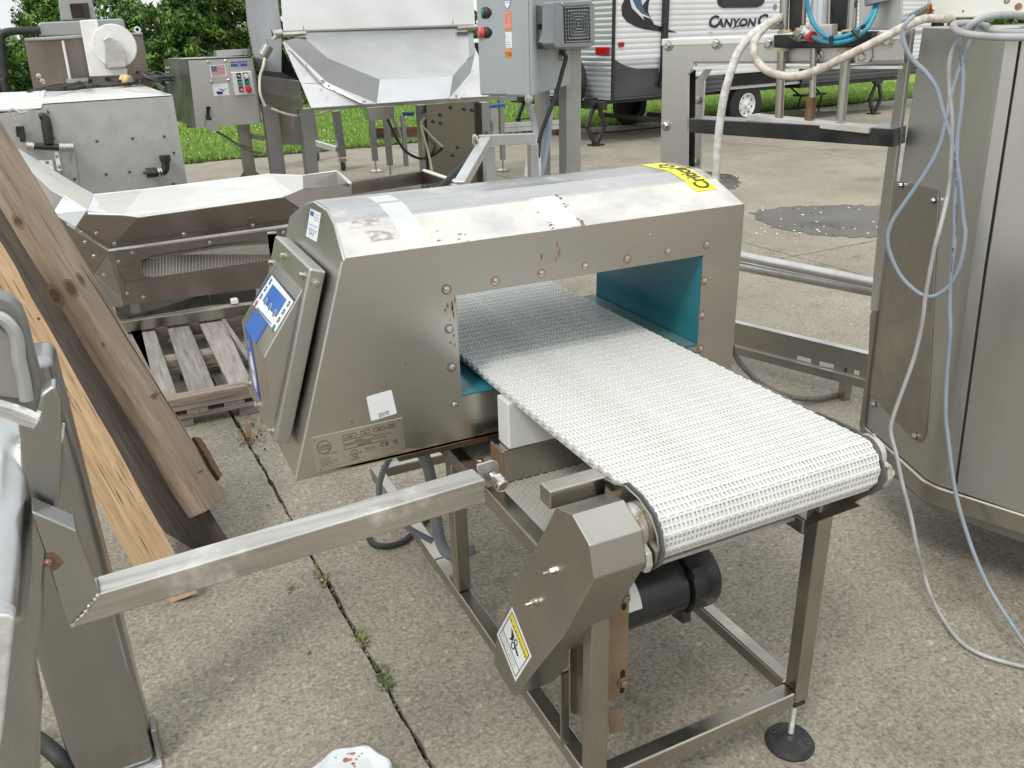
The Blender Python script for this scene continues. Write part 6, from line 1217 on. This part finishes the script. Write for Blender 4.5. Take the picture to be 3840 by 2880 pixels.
M().tube([at_y(x, y, q) for x, y, q in [(2062, 390, 3.55), (2058, 450, 3.52), (2052, 520, 3.48), (2040, 590, 3.44), (2025, 660, 3.40), (2015, 760, 3.38)]], .017, 14, smooth=6).build('conduit', BCABLE, ge)
M().tube([at_y(x, y, q) for x, y, q in [(2104, 200, 3.42), (2118, 203, 3.36), (2122, 220, 3.36), (2108, 270, 3.36), (2095, 320, 3.36), (2076, 380, 3.36), (2048, 450, 3.36), (2024, 520, 3.36), (2018, 600, 3.36), (2014, 700, 3.36)]], .0095, 12, smooth=6).build('black_lead', BLACK, ge)
M().plate([at_y(1999, 560, 3.42), at_y(1984, 664, 3.42), at_y(2012, 664, 3.42), at_y(2012, 575, 3.42)], (0, -1, 0), .05).build('white_brace', mat('bright brace', (.75, .76, .77), .45, .5), ge)
M().box(at_y(2118, 500, 3.8)[0], at_y(2185, 500, 3.8)[0], 3.80, 3.97, .5335, .5395).build('foot_plate', S_dark, ge)
ge.scale = (1.5, 1.5, 1.5); ge.location = (ge.location[0]*1.5, ge.location[1]*1.5, -.8)   # full size; post foot stands on the ground
# aluminium stand between the big hopper and the enclosure
sf = thing('aluminium_stand', 'light aluminium tube stand with a snap hook, right of the big hopper side panel', 'stand', at_y(1830, 700, 4.3)*V(1, 1, 0))
AL = mat('clean aluminium tube', (.62, .62, .61), .42, .85, (.52, .52, .51), scale=12, stretch=(1, 1, .3))
sz = at_y(1840, 520, 4.3)[2]
M().bar(at_y(1800, 527, 4.3), at_y(2002, 518, 4.3), .05, .055).build('top_tube', AL, sf, bevel=.003)
M().bar(at_y(1822, 530, 4.28), at_y(1722, 700, 3.75), .055, .05).build('slanted_tube', AL, sf, bevel=.003)
p = at_y(1822, 530, 4.33); M().box(p[0], p[0]+.055, 4.33, 4.385, 0, p[2]-.03).build('leg', AL, sf, bevel=.003)
p = at_y(1990, 520, 4.33); M().box(p[0], p[0]+.05, 4.33, 4.38, 0, p[2]-.03).build('leg', AL, sf, bevel=.003)
p = at_y(1722, 700, 3.75); M().box(p[0]-.025, p[0]+.025, 3.75, 3.80, 0, p[2]+.01).build('leg', AL, sf, bevel=.003)
M().tube([at_y(x, y, 4.2) for x, y in [(1788, 515), (1778, 508), (1776, 525), (1778, 545), (1786, 552), (1792, 545), (1790, 528), (1786, 518)]], .008, 8, smooth=4).build('snap_hook', CHROME, sf)
M().tube([at_y(x, y, q) for x, y, q in [(1640, 712, 4.6), (1700, 655, 4.7), (1760, 595, 4.8), (1800, 545, 4.9), (1820, 500, 5.2)]], .018, 10, smooth=5).build('black_cable', BLACK, sf)

# ---------------------------------------------------------------- big stainless hopper
bg_ = thing('big_hopper', 'very large bright stainless feed hopper with folded chute and tall hood', 'hopper', at_y(1450, 600, 8.4)*V(1, 1, 0))
c2 = lambda l: [(900+a*.45208, b_*.45208, y) for a, b_, y in l]
HB3 = mat('back slope sheet', (.52, .52, .515), .24, 1, (.43, .43, .425), scale=1.5, bump=.05)  # same folded sheet, greyed so the slope's shade sits in the colour
HC = mat('chute cheek sheet', (.27, .27, .265), .30, .95, (.23, .23, .225), scale=2, bump=.05)  # same sheet again, darkened; shade of the turned cheeks is in the base colour
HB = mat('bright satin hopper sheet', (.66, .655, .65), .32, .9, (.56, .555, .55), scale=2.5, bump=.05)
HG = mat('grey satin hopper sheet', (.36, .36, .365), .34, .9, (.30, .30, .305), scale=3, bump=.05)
def hf(nm, l, m, th=.006): return face(nm, c2(l), m, bg_, th=th)
hf('left_apron', [(345, 335, 8.5), (505, 690, 7.9), (590, 895, 7.6), (1135, 858, 7.6), (715, 680, 7.95), (358, 350, 8.5)], HB)
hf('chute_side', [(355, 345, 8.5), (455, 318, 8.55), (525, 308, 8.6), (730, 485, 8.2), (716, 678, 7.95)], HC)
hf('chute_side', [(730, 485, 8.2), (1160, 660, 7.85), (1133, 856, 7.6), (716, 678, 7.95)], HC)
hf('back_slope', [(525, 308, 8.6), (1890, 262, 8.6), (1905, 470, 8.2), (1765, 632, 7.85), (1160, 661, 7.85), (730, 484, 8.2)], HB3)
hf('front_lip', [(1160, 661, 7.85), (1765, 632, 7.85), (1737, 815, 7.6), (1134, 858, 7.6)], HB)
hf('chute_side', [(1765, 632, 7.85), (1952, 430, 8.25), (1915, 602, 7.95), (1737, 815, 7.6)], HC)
hf('right_apron', [(1952, 430, 8.25), (1948, 390, 8.5), (2045, 612, 8.0), (2215, 790, 7.6), (1737, 815, 7.6), (1915, 602, 7.95)], HB)
hf('cheek', [(1880, 262, 8.6), (1930, 255, 8.6), (1952, 432, 8.3), (1903, 480, 8.25)], HG)
hf('reinforcing_strip', [(690, 700, 7.86), (712, 678, 7.86), (1110, 858, 7.56), (1030, 862, 7.56)], HB, th=.012); hf('reinforcing_strip', [(355, 350, 8.47), (372, 352, 8.47), (712, 672, 7.88), (682, 680, 7.88)], HB, th=.012); hf('reinforcing_strip', [(1915, 605, 7.9), (1975, 650, 7.88), (1828, 815, 7.58), (1740, 818, 7.58)], HB, th=.012)
for x, y in [(405, 415), (543, 540), (683, 662), (733, 710), (1030, 836), (1868, 608), (1930, 594), (1932, 636), (1793, 790)]: bolt(bg_, face_pt := at_y(900+x*.45208, y*.45208, 8.45-(y-350)*.0019), unit(V(0, -1, .4)), .012, .008)
hf('fold_line', [(500, 690, 7.9), (690, 686, 7.9), (690, 690, 7.9), (502, 694, 7.9)], HG, th=.002)
hf('hood', [(318, -300, 9.0), (1915, -300, 9.0), (1950, 203, 8.75), (360, 255, 8.75)], mat('white lit hood', (.63, .625, .605), .45, .6, (.56, .555, .54), scale=2))
hf('hood_flange', [(355, 255, 8.74), (1965, 198, 8.74), (1962, 212, 8.72), (1878, 216, 8.70), (375, 268, 8.72)], S_dark, th=.05)
hf('front_beam', [(360, 268, 8.73), (1880, 217, 8.73), (1885, 262, 8.65), (540, 312, 8.65), (345, 300, 8.7)], HG)
hf('hood_joint', [(480, -20, 8.93), (490, -20, 8.93), (512, 120, 8.83), (532, 243, 8.745), (524, 244, 8.745), (503, 120, 8.83)], S_dark, th=.003); hf('hood_joint', [(1738, -20, 8.93), (1745, -20, 8.93), (1772, 196, 8.745), (1765, 197, 8.745)], S_dark, th=.003)
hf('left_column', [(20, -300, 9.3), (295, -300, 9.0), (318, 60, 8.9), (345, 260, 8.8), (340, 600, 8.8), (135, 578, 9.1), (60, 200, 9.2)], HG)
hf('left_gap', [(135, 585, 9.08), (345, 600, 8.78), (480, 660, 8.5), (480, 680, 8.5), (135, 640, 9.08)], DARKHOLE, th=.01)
hf('left_shadow', [(345, 390, 8.9), (500, 690, 8.9), (470, 665, 8.9), (350, 600, 8.9)], DARKHOLE, th=.01)  # black sheet painted in for the shade beside the left apron
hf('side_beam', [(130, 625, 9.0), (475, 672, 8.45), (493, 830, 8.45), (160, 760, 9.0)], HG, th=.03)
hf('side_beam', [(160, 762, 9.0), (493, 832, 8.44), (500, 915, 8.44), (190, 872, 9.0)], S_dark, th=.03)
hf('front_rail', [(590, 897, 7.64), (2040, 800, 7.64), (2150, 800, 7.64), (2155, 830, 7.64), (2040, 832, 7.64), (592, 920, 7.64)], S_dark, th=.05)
for tpts in ([(345, 290, 8.6), (545, 278, 8.6)], [(1800, 236, 8.6), (1985, 222, 8.6)]): M().tube([at_y(*q) for q in c2(tpts)], .022, 12).build('shaft', CHROME, bg_)
M().tube([at_y(*q) for q in c2([(270, 285, 8.55), (350, 275, 8.55)])], .04, 12).build('shaft_head', CHROME, bg_); M().tube([at_y(*q) for q in c2([(1985, 222, 8.55), (2005, 226, 8.55)])], .05, 12).build('shaft_head', CHROME, bg_)
M().tube([at_y(*q) for q in c2([(190, 465, 8.5), (235, 380, 8.5)])], .05, 14).build('air_cylinder', HG, bg_); M().tube([at_y(*q) for q in c2([(240, 370, 8.5), (300, 300, 8.5)])], .02, 10).build('cylinder_rod', CHROME, bg_)
hf('cylinder_plate', [(225, 325, 8.48), (290, 318, 8.48), (300, 390, 8.48), (240, 395, 8.48)], S_bright, th=.03); hf('cylinder_plate', [(175, 400, 8.48), (200, 400, 8.48), (265, 470, 8.48), (180, 482, 8.48)], S_bright, th=.03)
YC_ = mat('yellowed air line', (.62, .58, .42), .5)
M().tube([at_y(*q) for q in c2([(205, 485, 8.45), (190, 560, 8.4), (165, 640, 8.4), (165, 760, 8.35), (190, 840, 8.35), (210, 880, 8.35)])], .013, 8, smooth=4).build('air_line', YC_, bg_)
M().tube([at_y(*q) for q in c2([(260, 900, 8.6), (380, 945, 8.6), (500, 965, 8.6), (620, 955, 8.6), (760, 915, 8.6)])], .012, 8, smooth=4).build('air_line', YC_, bg_)
def gleg(nm, pxa, pxb, py, y, par, m=None, zt_=None, dep=.12):
    a, b_ = at_y(pxa, py, y), at_y(pxb, py, y); M().box(a[0], b_[0], y, y+dep, 0, a[2] if zt_ is None else zt_).build(nm, m or HG, par, bevel=.004)
gleg('leg', 985, 1040, 395, 8.9, bg_); gleg('leg', 1124, 1170, 410, 8.45, bg_, dep=.14); gleg('leg', 1572, 1604, 395, 8.35, bg_); gleg('leg', 1805, 1835, 385, 8.2, bg_, m=HG)
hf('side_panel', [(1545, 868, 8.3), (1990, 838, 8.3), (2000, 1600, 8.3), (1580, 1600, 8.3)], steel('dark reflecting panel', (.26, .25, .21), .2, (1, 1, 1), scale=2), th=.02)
for x, y in [(1750, 893), (1862, 908), (1928, 916), (1664, 955), (1605, 1012), (1668, 1024), (1810, 1225), (1770, 1290)]: bolt(bg_, at_y(900+x*.45208, y*.45208, 8.29), (0, -1, 0), .012, .006, m=MATS['dark bolt'])
hf('grey_cabinet', [(335, 890, 9.2), (440, 900, 9.2), (470, 1200, 9.2), (360, 1200, 9.2)], S_dark, th=.3); hf('grey_cabinet', [(440, 900, 9.2), (530, 905, 9.5), (555, 1205, 9.5), (470, 1200, 9.2)], GMET, th=.02)
M().tube([at_y(*q) for q in c2([(1225, 990, 8.7), (1290, 1130, 8.6), (1370, 1250, 8.5), (1480, 1312, 8.4), (1580, 1300, 8.3), (1680, 1230, 8.2)])], .014, 8, smooth=5).build('drooping_cable', BLACK, bg_)
M().tube([at_y(*q) for q in c2([(1530, 980, 8.2), (1500, 1020, 8.2), (1520, 1120, 8.2), (1560, 1260, 8.2), (1590, 1420, 8.1), (1585, 1560, 8.0)])], .012, 8, smooth=5).build('air_line', YC_, bg_)
M().tube([at_y(*q) for q in c2([(1510, 1040, 8.2), (1580, 1120, 8.2), (1640, 1180, 8.2), (1680, 1215, 8.2)])], .010, 8).build('air_line', YC_, bg_)
hf('valve', [(1500, 945, 8.25), (1555, 935, 8.25), (1555, 990, 8.25), (1505, 990, 8.25)], GREYCAST, th=.08)
M().tube([at_y(*q) for q in c2([(1355, 943, 8.6), (1440, 945, 8.5)])], .02, 10).build('blue_pipe', mat('blue plastic', (.02, .12, .35), .4), bg_); M().tube([at_y(*q) for q in c2([(2050, 885, 8.6), (2195, 868, 8.6)])], .02, 10).build('blue_pipe', MATS['blue plastic'], bg_)
hf('junction_box', [(1060, 895, 8.9), (1275, 880, 8.9), (1280, 990, 8.9), (1075, 1000, 8.9)], S_panel, th=.2)
# frames behind the hopper
def foot_leg(par, px, py, pyt, w_, nm='leg', m=HG, lvl=True, lean=0):
    c = at_z(px, py, 0); zt_ = c[2]+abs(at_y(px, pyt, c[1])[2]); b = M(); b.bar(c+V(0, 0, .14 if lvl else .10), c+V(lean, 0, zt_), w_, w_, up=(0, 1, 0)); b.build(nm, m, par, bevel=.003)
    if lvl: b = M(); b.lathe(c, (0, 0, 1), [(0, .085), (.018, .085), (.035, .03), (.035, .012), (.15, .010)], 18); b.build('leveling_foot', CHROME, par)
    return c
k1 = thing('leg_frame', 'stainless frame on round levelling feet with brown board, seen under the big hopper', 'frame', at_z(1440, 650, 0))
foot_leg(k1, 1411, 645, 420, .065, lean=-.0); foot_leg(k1, 1466, 664, 440, .065); foot_leg(k1, 1526, 655, 430, .05, lvl=False)
b = M(); p0_, p1_ = at_y(1386, 500, 10.6), at_y(1590, 492, 10.6); b.bar(p0_, p1_, .05, .12); b.build('brown_board', wood('brown board', (.15, .085, .05), (.10, .06, .04), (.04, .02, .015), 3, (1, 0, 0)), k1)
b = M(); b.bar(at_y(1395, 515, 10.65), at_y(1590, 508, 10.65), .05, .06); b.build('cross_rail', HG, k1); b = M(); b.bar(at_y(1475, 445, 10.3), at_y(1510, 520, 10.3), .05, .03); b.build('brace', HG, k1)
k2 = thing('castor_frame', 'stainless frame on black swivel castors, left under the big hopper', 'frame', at_z(1240, 620, 0))
for px, py, pt_ in ((1288, 640, 415), (1190, 603, 410)):
    c = at_z(px, py, 0); b = M(); zt_ = at_y(px, pt_, c[1])[2]; b.bar(c+V(0, 0, .17), c+V(-.02, 0, zt_), .09, .09, up=(0, 1, 0)); b.build('leg', HG, k2)
    b = M(); b.lathe(c+V(-.018, 0, .055), (1, .2, 0), [(0, .05), (.005, .055), (.03, .055), (.035, .05)], 18); b.build('castor_wheel', BLACK, k2); b = M(); b.obox(c+V(0, 0, .13), V(.045, 0, 0), V(0, .04, 0), V(0, 0, .02)); b.obox(c+V(-.03, 0, .09), V(.004, 0, 0), V(0, .02, 0), V(0, 0, .05)); b.obox(c+V(.03, 0, .09), V(.004, 0, 0), V(0, .02, 0), V(0, 0, .05)); b.build('castor_fork', CHROME, k2)
b = M(); b.bar(at_y(1180, 535, 11.2), at_y(1265, 560, 10.9), .07, .06); b.build('cross_rail', AL, k2)
k3 = thing('slim_frame', 'slim frame leg with round foot and blue handle right of the big hopper', 'frame', at_z(1887, 642, 0))
c = foot_leg(k3, 1887, 642, 370, .055); b = M(); b.bar(at_y(1868, 372, 9.0), at_y(1868, 372, 9.0)+V(.22, 0, 0), .06, .05); b.build('cap_rail', HG, k3)
for pyy in (470, 488): b = M(); b.bar(at_y(1878, pyy, 9.9), at_y(2126, pyy-14, 9.9), .05, .05); b.build('cross_rail', AL, k3)
b = M(); b.obox(at_y(1848, 460, 9.4), V(.05, 0, 0), V(0, .05, 0), V(0, 0, .20)); b.build('motor_box', S_dull, k3, bevel=.01)
M().tube([at_y(x, y, 9.2) for x, y in [(1830, 450), (1840, 460), (1842, 480), (1835, 500), (1822, 515)]], .03, 10, smooth=4).build('grey_conduit', CND, k3)

# ---------------------------------------------------------------- stickered control cabinet on post
cc_ = thing('control_cabinet', 'stainless control cabinet with flag sticker and white push button panel on a post', 'control cabinet', at_z(920, 680, 0))
cY = 9.0; cf = lambda l, y=cY: [(a, b_, y) for a, b_ in l]
F4 = [(706, 222), (943, 212), (978, 462), (735, 480)]
face('cabinet_front', cf(F4), S_panel, cc_, th=.012)
face('cabinet_side', [(612, 221, 9.75), (708, 223, 9.01), (728, 480, 9.01), (664, 452, 9.5), (640, 430, 9.7)], S_dark, cc_, th=.01)
face('door_gap', [(708, 225, 9.005), (722, 330, 9.008), (735, 478, 9.008), (744, 478, 9.008), (731, 380, 9.008)], DARKHOLE, cc_, th=.003)
tz = at_y(706, 221, cY); tz2 = at_y(943, 212, cY); M().plate([tz, tz2, tz2+V(-.1, .75, 0), tz+V(-.12, .75, 0)], (0, 0, 1), .012).build('cabinet_top', S_bright, cc_)
face('cabinet_right', [(943, 212, 9.0), (980, 462, 9.0), (975, 462, 9.7), (940, 212, 9.7)], S_dark, cc_, th=.01); bk_ = [at_y(706, 222, 9.7), at_y(950, 212, 9.7), at_y(978, 462, 9.7), at_y(700, 480, 9.7)]; M().plate(bk_, (0, 1, 0), .01).build('cabinet_back', S_dark, cc_)
face('lid_raised', cf([(812, 190), (943, 184), (944, 205), (812, 211)], 9.3), S_bright, cc_, th=.2)
for x in (624, 632, 688, 698):
    for y in (255, 273, 291, 308): 
        q = on(x, y, unit(V(-.71, -.70, 0)), at_y(660, 300, 9.38)); M().lathe(q, unit(V(-.71, -.70, 0)), [(0, .012), (.006, .009)], 8).build('louvre_rivet', S_bright, cc_)
FNc = V(0, -1, 0); fc = lambda x, y: at_y(x, y, cY)
Aq = [fc(786, 245), fc(844, 241), fc(850, 285), fc(792, 289)]; QF = q4(*Aq); decal('flag_sticker', Aq, FNc, STICK, cc_, th=.002)
for i in range(7): v0 = .06+i*.115; u0 = .42 if i < 4 else .06; decal('flag_stripe', [QF(u0, v0), QF(.94, v0), QF(.94, v0+.055), QF(u0, v0+.055)], FNc, mat('flag red', (.45, .06, .07), .5), cc_, th=.001, off=.004)
decal('flag_canton', [QF(.06, .07), QF(.42, .07), QF(.42, .50), QF(.06, .50)], FNc, mat('flag blue', (.04, .06, .22), .5), cc_, th=.001, off=.004)
st_ = M()
for i in range(5):
    for j in range(4): st_.plate([p+FNc*.0055 for p in disc(QF(.10+.07*i, .13+.10*j), FNc, .0022, 5)], FNc, .0005)
st_.build('flag_stars', STICK, cc_, kind='stuff')
text('MADE IN U.S.A.', QF(.10, .97), QF(.92, .97), FNc, .016, RED, cc_, off=.005)
Aq = [fc(864, 232), fc(925, 229), fc(927, 247), fc(866, 250)]; decal('blue_name_plate', Aq, FNc, mat('plate blue', (.01, .08, .28), .4), cc_, th=.003)
QB = q4(*Aq); text('MACHINE FILLET LINE', QB(.03, .52), QB(.97, .52), FNc, .014, STICK, cc_, off=.005); text('1987', QB(.40, .88), QB(.60, .88), FNc, .012, STICK, cc_, off=.005)
Aq = [fc(797, 317), fc(854, 313), fc(861, 356), fc(802, 360)]; QM = q4(*Aq); decal('map_sticker', Aq, FNc, STICK, cc_, th=.002)
NV = mat('navy print', (.03, .02, .18), .5)
decal('map_print', [QM(.16, .62), QM(.36, .62), QM(.52, .66), QM(.60, .56), QM(.58, .80), QM(.55, .92), QM(.42, .86), QM(.34, .95), QM(.22, .82)], FNc, NV, cc_, th=.001, off=.004)
decal('map_print', [QM(.36, .38), QM(.52, .44), QM(.64, .48), QM(.70, .60), QM(.64, .66), QM(.62, .54), QM(.50, .50), QM(.37, .44)], FNc, NV, cc_, th=.001, off=.004)
decal('map_print', [QM(.66, .50), QM(.92, .38), QM(.90, .42), QM(.68, .55)], FNc, mat('grey print', (.3, .3, .35), .5), cc_, th=.001, off=.004)
text('FILLET CO', QM(.10, .20), QM(.55, .18), FNc, .010, MATS['grey print'], cc_, off=.004)
Aq = [fc(865, 271), fc(940, 266), fc(954, 353), fc(880, 358)]; M().plate([p+FNc*.06 for p in Aq], FNc, .06).build('button_panel', mat('pale panel', (.66, .68, .68), .4), cc_, bevel=.008)
QP = q4(*[on(x, y, FNc, at_y(900, 300, cY)+FNc*.06) for x, y in ((865, 271), (940, 266), (954, 353), (880, 358))])
for u, v, m1, m2, r in ((.38, .18, BLACKP, None, 0), (.72, .18, BLACKP, WHITE_P, .022), (.38, .47, BLACKP, mat('bright green', (.01, .35, .20), .35), .018), (.73, .47, BLACKP, GREEN, .018), (.38, .76, mat('dark red plate', (.22, .01, .01), .4), mat('pink lens', (.75, .25, .25), .35), .014), (.73, .76, MATS['dark red plate'], RED, .030)):
    decal('legend_plate', [QP(u-.12, v-.13), QP(u+.10, v-.13), QP(u+.10, v+.11), QP(u-.12, v+.11)], FNc, m1, cc_, th=.004)
    if m2: M().lathe(QP(u+.01, v+.02), FNc, [(0, r), (.02, r), (.024, r*.8)], 18).build('push_button', m2, cc_)
    else: b = M(); b.bar(QP(u-.06, v-.05)+FNc*.012, QP(u+.05, v+.04)+FNc*.012, .006, .01); b.build('selector', WHITE_P, cc_)
for x, y in ((781, 232), (846, 228), (793, 306), (857, 301)): bolt(cc_, fc(x, y)+FNc*.001, FNc, .011, .010)
face('latch', cf([(785, 415), (793, 414), (796, 450), (788, 450)], 8.97), CHROME, cc_, th=.03); face('latch_box', cf([(772, 452), (812, 449), (820, 492), (788, 493), (774, 478)], 8.95), S_bright, cc_, th=.05); face('latch_plate', cf([(774, 400), (789, 399), (791, 440), (776, 440)], 8.985), DARKHOLE, cc_, th=.01)
face('hasp', cf([(772, 432), (784, 430), (796, 450), (776, 452)], 8.96), BLACK, cc_, th=.02)
def postx(nm, pxa, pxb, py, y, par, m, zt_): a, b_ = at_y(pxa, py, y), at_y(pxb, py, y); M().box(a[0], b_[0], y, y+.09, 0, zt_).build(nm, m, par, bevel=.004)
postx('post', 890, 935, 465, 9.35, cc_, S_dark, at_y(900, 465, 9.3)[2]+.02)
g_ = at_z(928, 672, 0); xa = at_y(890, 465, 9.35)[0]; zg = .02
for sg in (-1, 1):
    e = xa if sg < 0 else at_y(935, 465, 9.35)[0]; M().plate([V(e, 9.40, .30), V(e+sg*.26, 9.40, .02), V(e, 9.40, .02)], (0, -1, 0), .012).build('foot_gusset', S_dark, cc_)
M().box(xa-.30, at_y(935, 465, 9.35)[0]+.30, 9.2, 9.6, 0, .02).build('base_plate', S_dark, cc_)
b = M(); b.bar(at_y(935, 510, 9.45), at_y(985, 520, 9.9), .05, .05); b.build('side_arm', S_dark, cc_)
M().tube([at_y(x, y, 9.2) for x, y in [(810, 492), (850, 515), (895, 545), (940, 565), (985, 575)]], .012, 8).build('stay_cable', GMET, cc_)

# ---------------------------------------------------------------- bucket lid
bk2 = thing('bucket_lid', 'white scalloped plastic bucket lid with rust spots at the bottom edge', 'lid', at_z(1311, 2925, 0))
cL = at_z(1311, 2925, .03); b = M(); R0 = .098; sc_ = [R0*(1+.035*math.sin(8*6.2832*i/96+.9)) for i in range(96)]
def ringp(f, z): return [V(cL[0]+math.cos(6.2832*i/96)*(sc_[i]*f if f > .9 else R0*f), cL[1]+math.sin(6.2832*i/96)*(sc_[i]*f if f > .9 else R0*f), z) for i in range(96)]
lev = [(1.0, .0), (1.01, .02), (.985, .033), (.93, .036), (.88, .033), (.86, .027), (.83, .025)]
vs = [p for f_, z in lev for p in ringp(f_, z)]; fs = [(r_*96+i, r_*96+(i+1) % 96, (r_+1)*96+(i+1) % 96, (r_+1)*96+i) for r_ in range(len(lev)-1) for i in range(96)]+[tuple((len(lev)-1)*96+i for i in range(96))]
b.add(vs, fs); b.build('lid', mat('white lid plastic', (.78, .82, .84), .4, 0, (.72, .76, .78), scale=12), bk2, ang=50)
M().plate([at_z(x, y, .0262) for x, y in [(1210, 2877), (1380, 2842), (1400, 2900), (1230, 2960)]], (0, 0, 1), .0012).build('label_panel', WHITE_P, bk2)
RS = mat('orange food stain', (.60, .25, .10), .7, 0, (.40, .12, .05), scale=60)
for x, y, s in [(1322, 2824, .008), (1305, 2822, .006), (1258, 2839, .005), (1296, 2850, .009), (1314, 2848, .006), (1336, 2846, .004), (1325, 2863, .006), (1357, 2825, .003), (1345, 2836, .003), (1234, 2850, .002), (1330, 2875, .004)]:
    c = at_z(x, y, .0266); M().plate([c+V(math.cos(j)*s*random.uniform(.5, 1), math.sin(j)*s*random.uniform(.5, 1), 0) for j in np.linspace(0, 5.8, 9)], (0, 0, 1), .0006).build('stain', RS, bk2)
# car glimpsed between hopper and enclosure
cr_ = thing('parked_car', 'sliver of a white car far behind, between the big hopper and the grey enclosure', 'car', at_y(1830, 150, 20)*V(1, 1, 0))
X = at_y(1815, 150, 20)[0]
b = M(); b.plate([V(X-1.6, 20, .35), V(X-1.7, 20, .85), V(X-1.0, 20, .95), V(X-.5, 20, 1.42), V(X+1.2, 20, 1.42), V(X+1.9, 20, .98), V(X+2.6, 20, .85), V(X+2.6, 20, .35)], (0, -1, 0), 1.7); b.build('body', WHITE_P, cr_, bevel=.08, seg=3)
b = M(); b.plate([V(X-.85, 19.985, .98), V(X-.45, 19.985, 1.34), V(X+1.1, 19.985, 1.34), V(X+1.6, 19.985, .98)], (0, -1, 0), .02); b.build('window', MATS['dark tinted glass'], cr_, bevel=.01)
for xx in (X-1.0, X+1.8): b = M(); b.lathe(V(xx, 19.98, .33), (0, -1, 0), [(-.2, .30), (0, .33), (.02, .30)], 24); b.build('wheel', RUB, cr_)
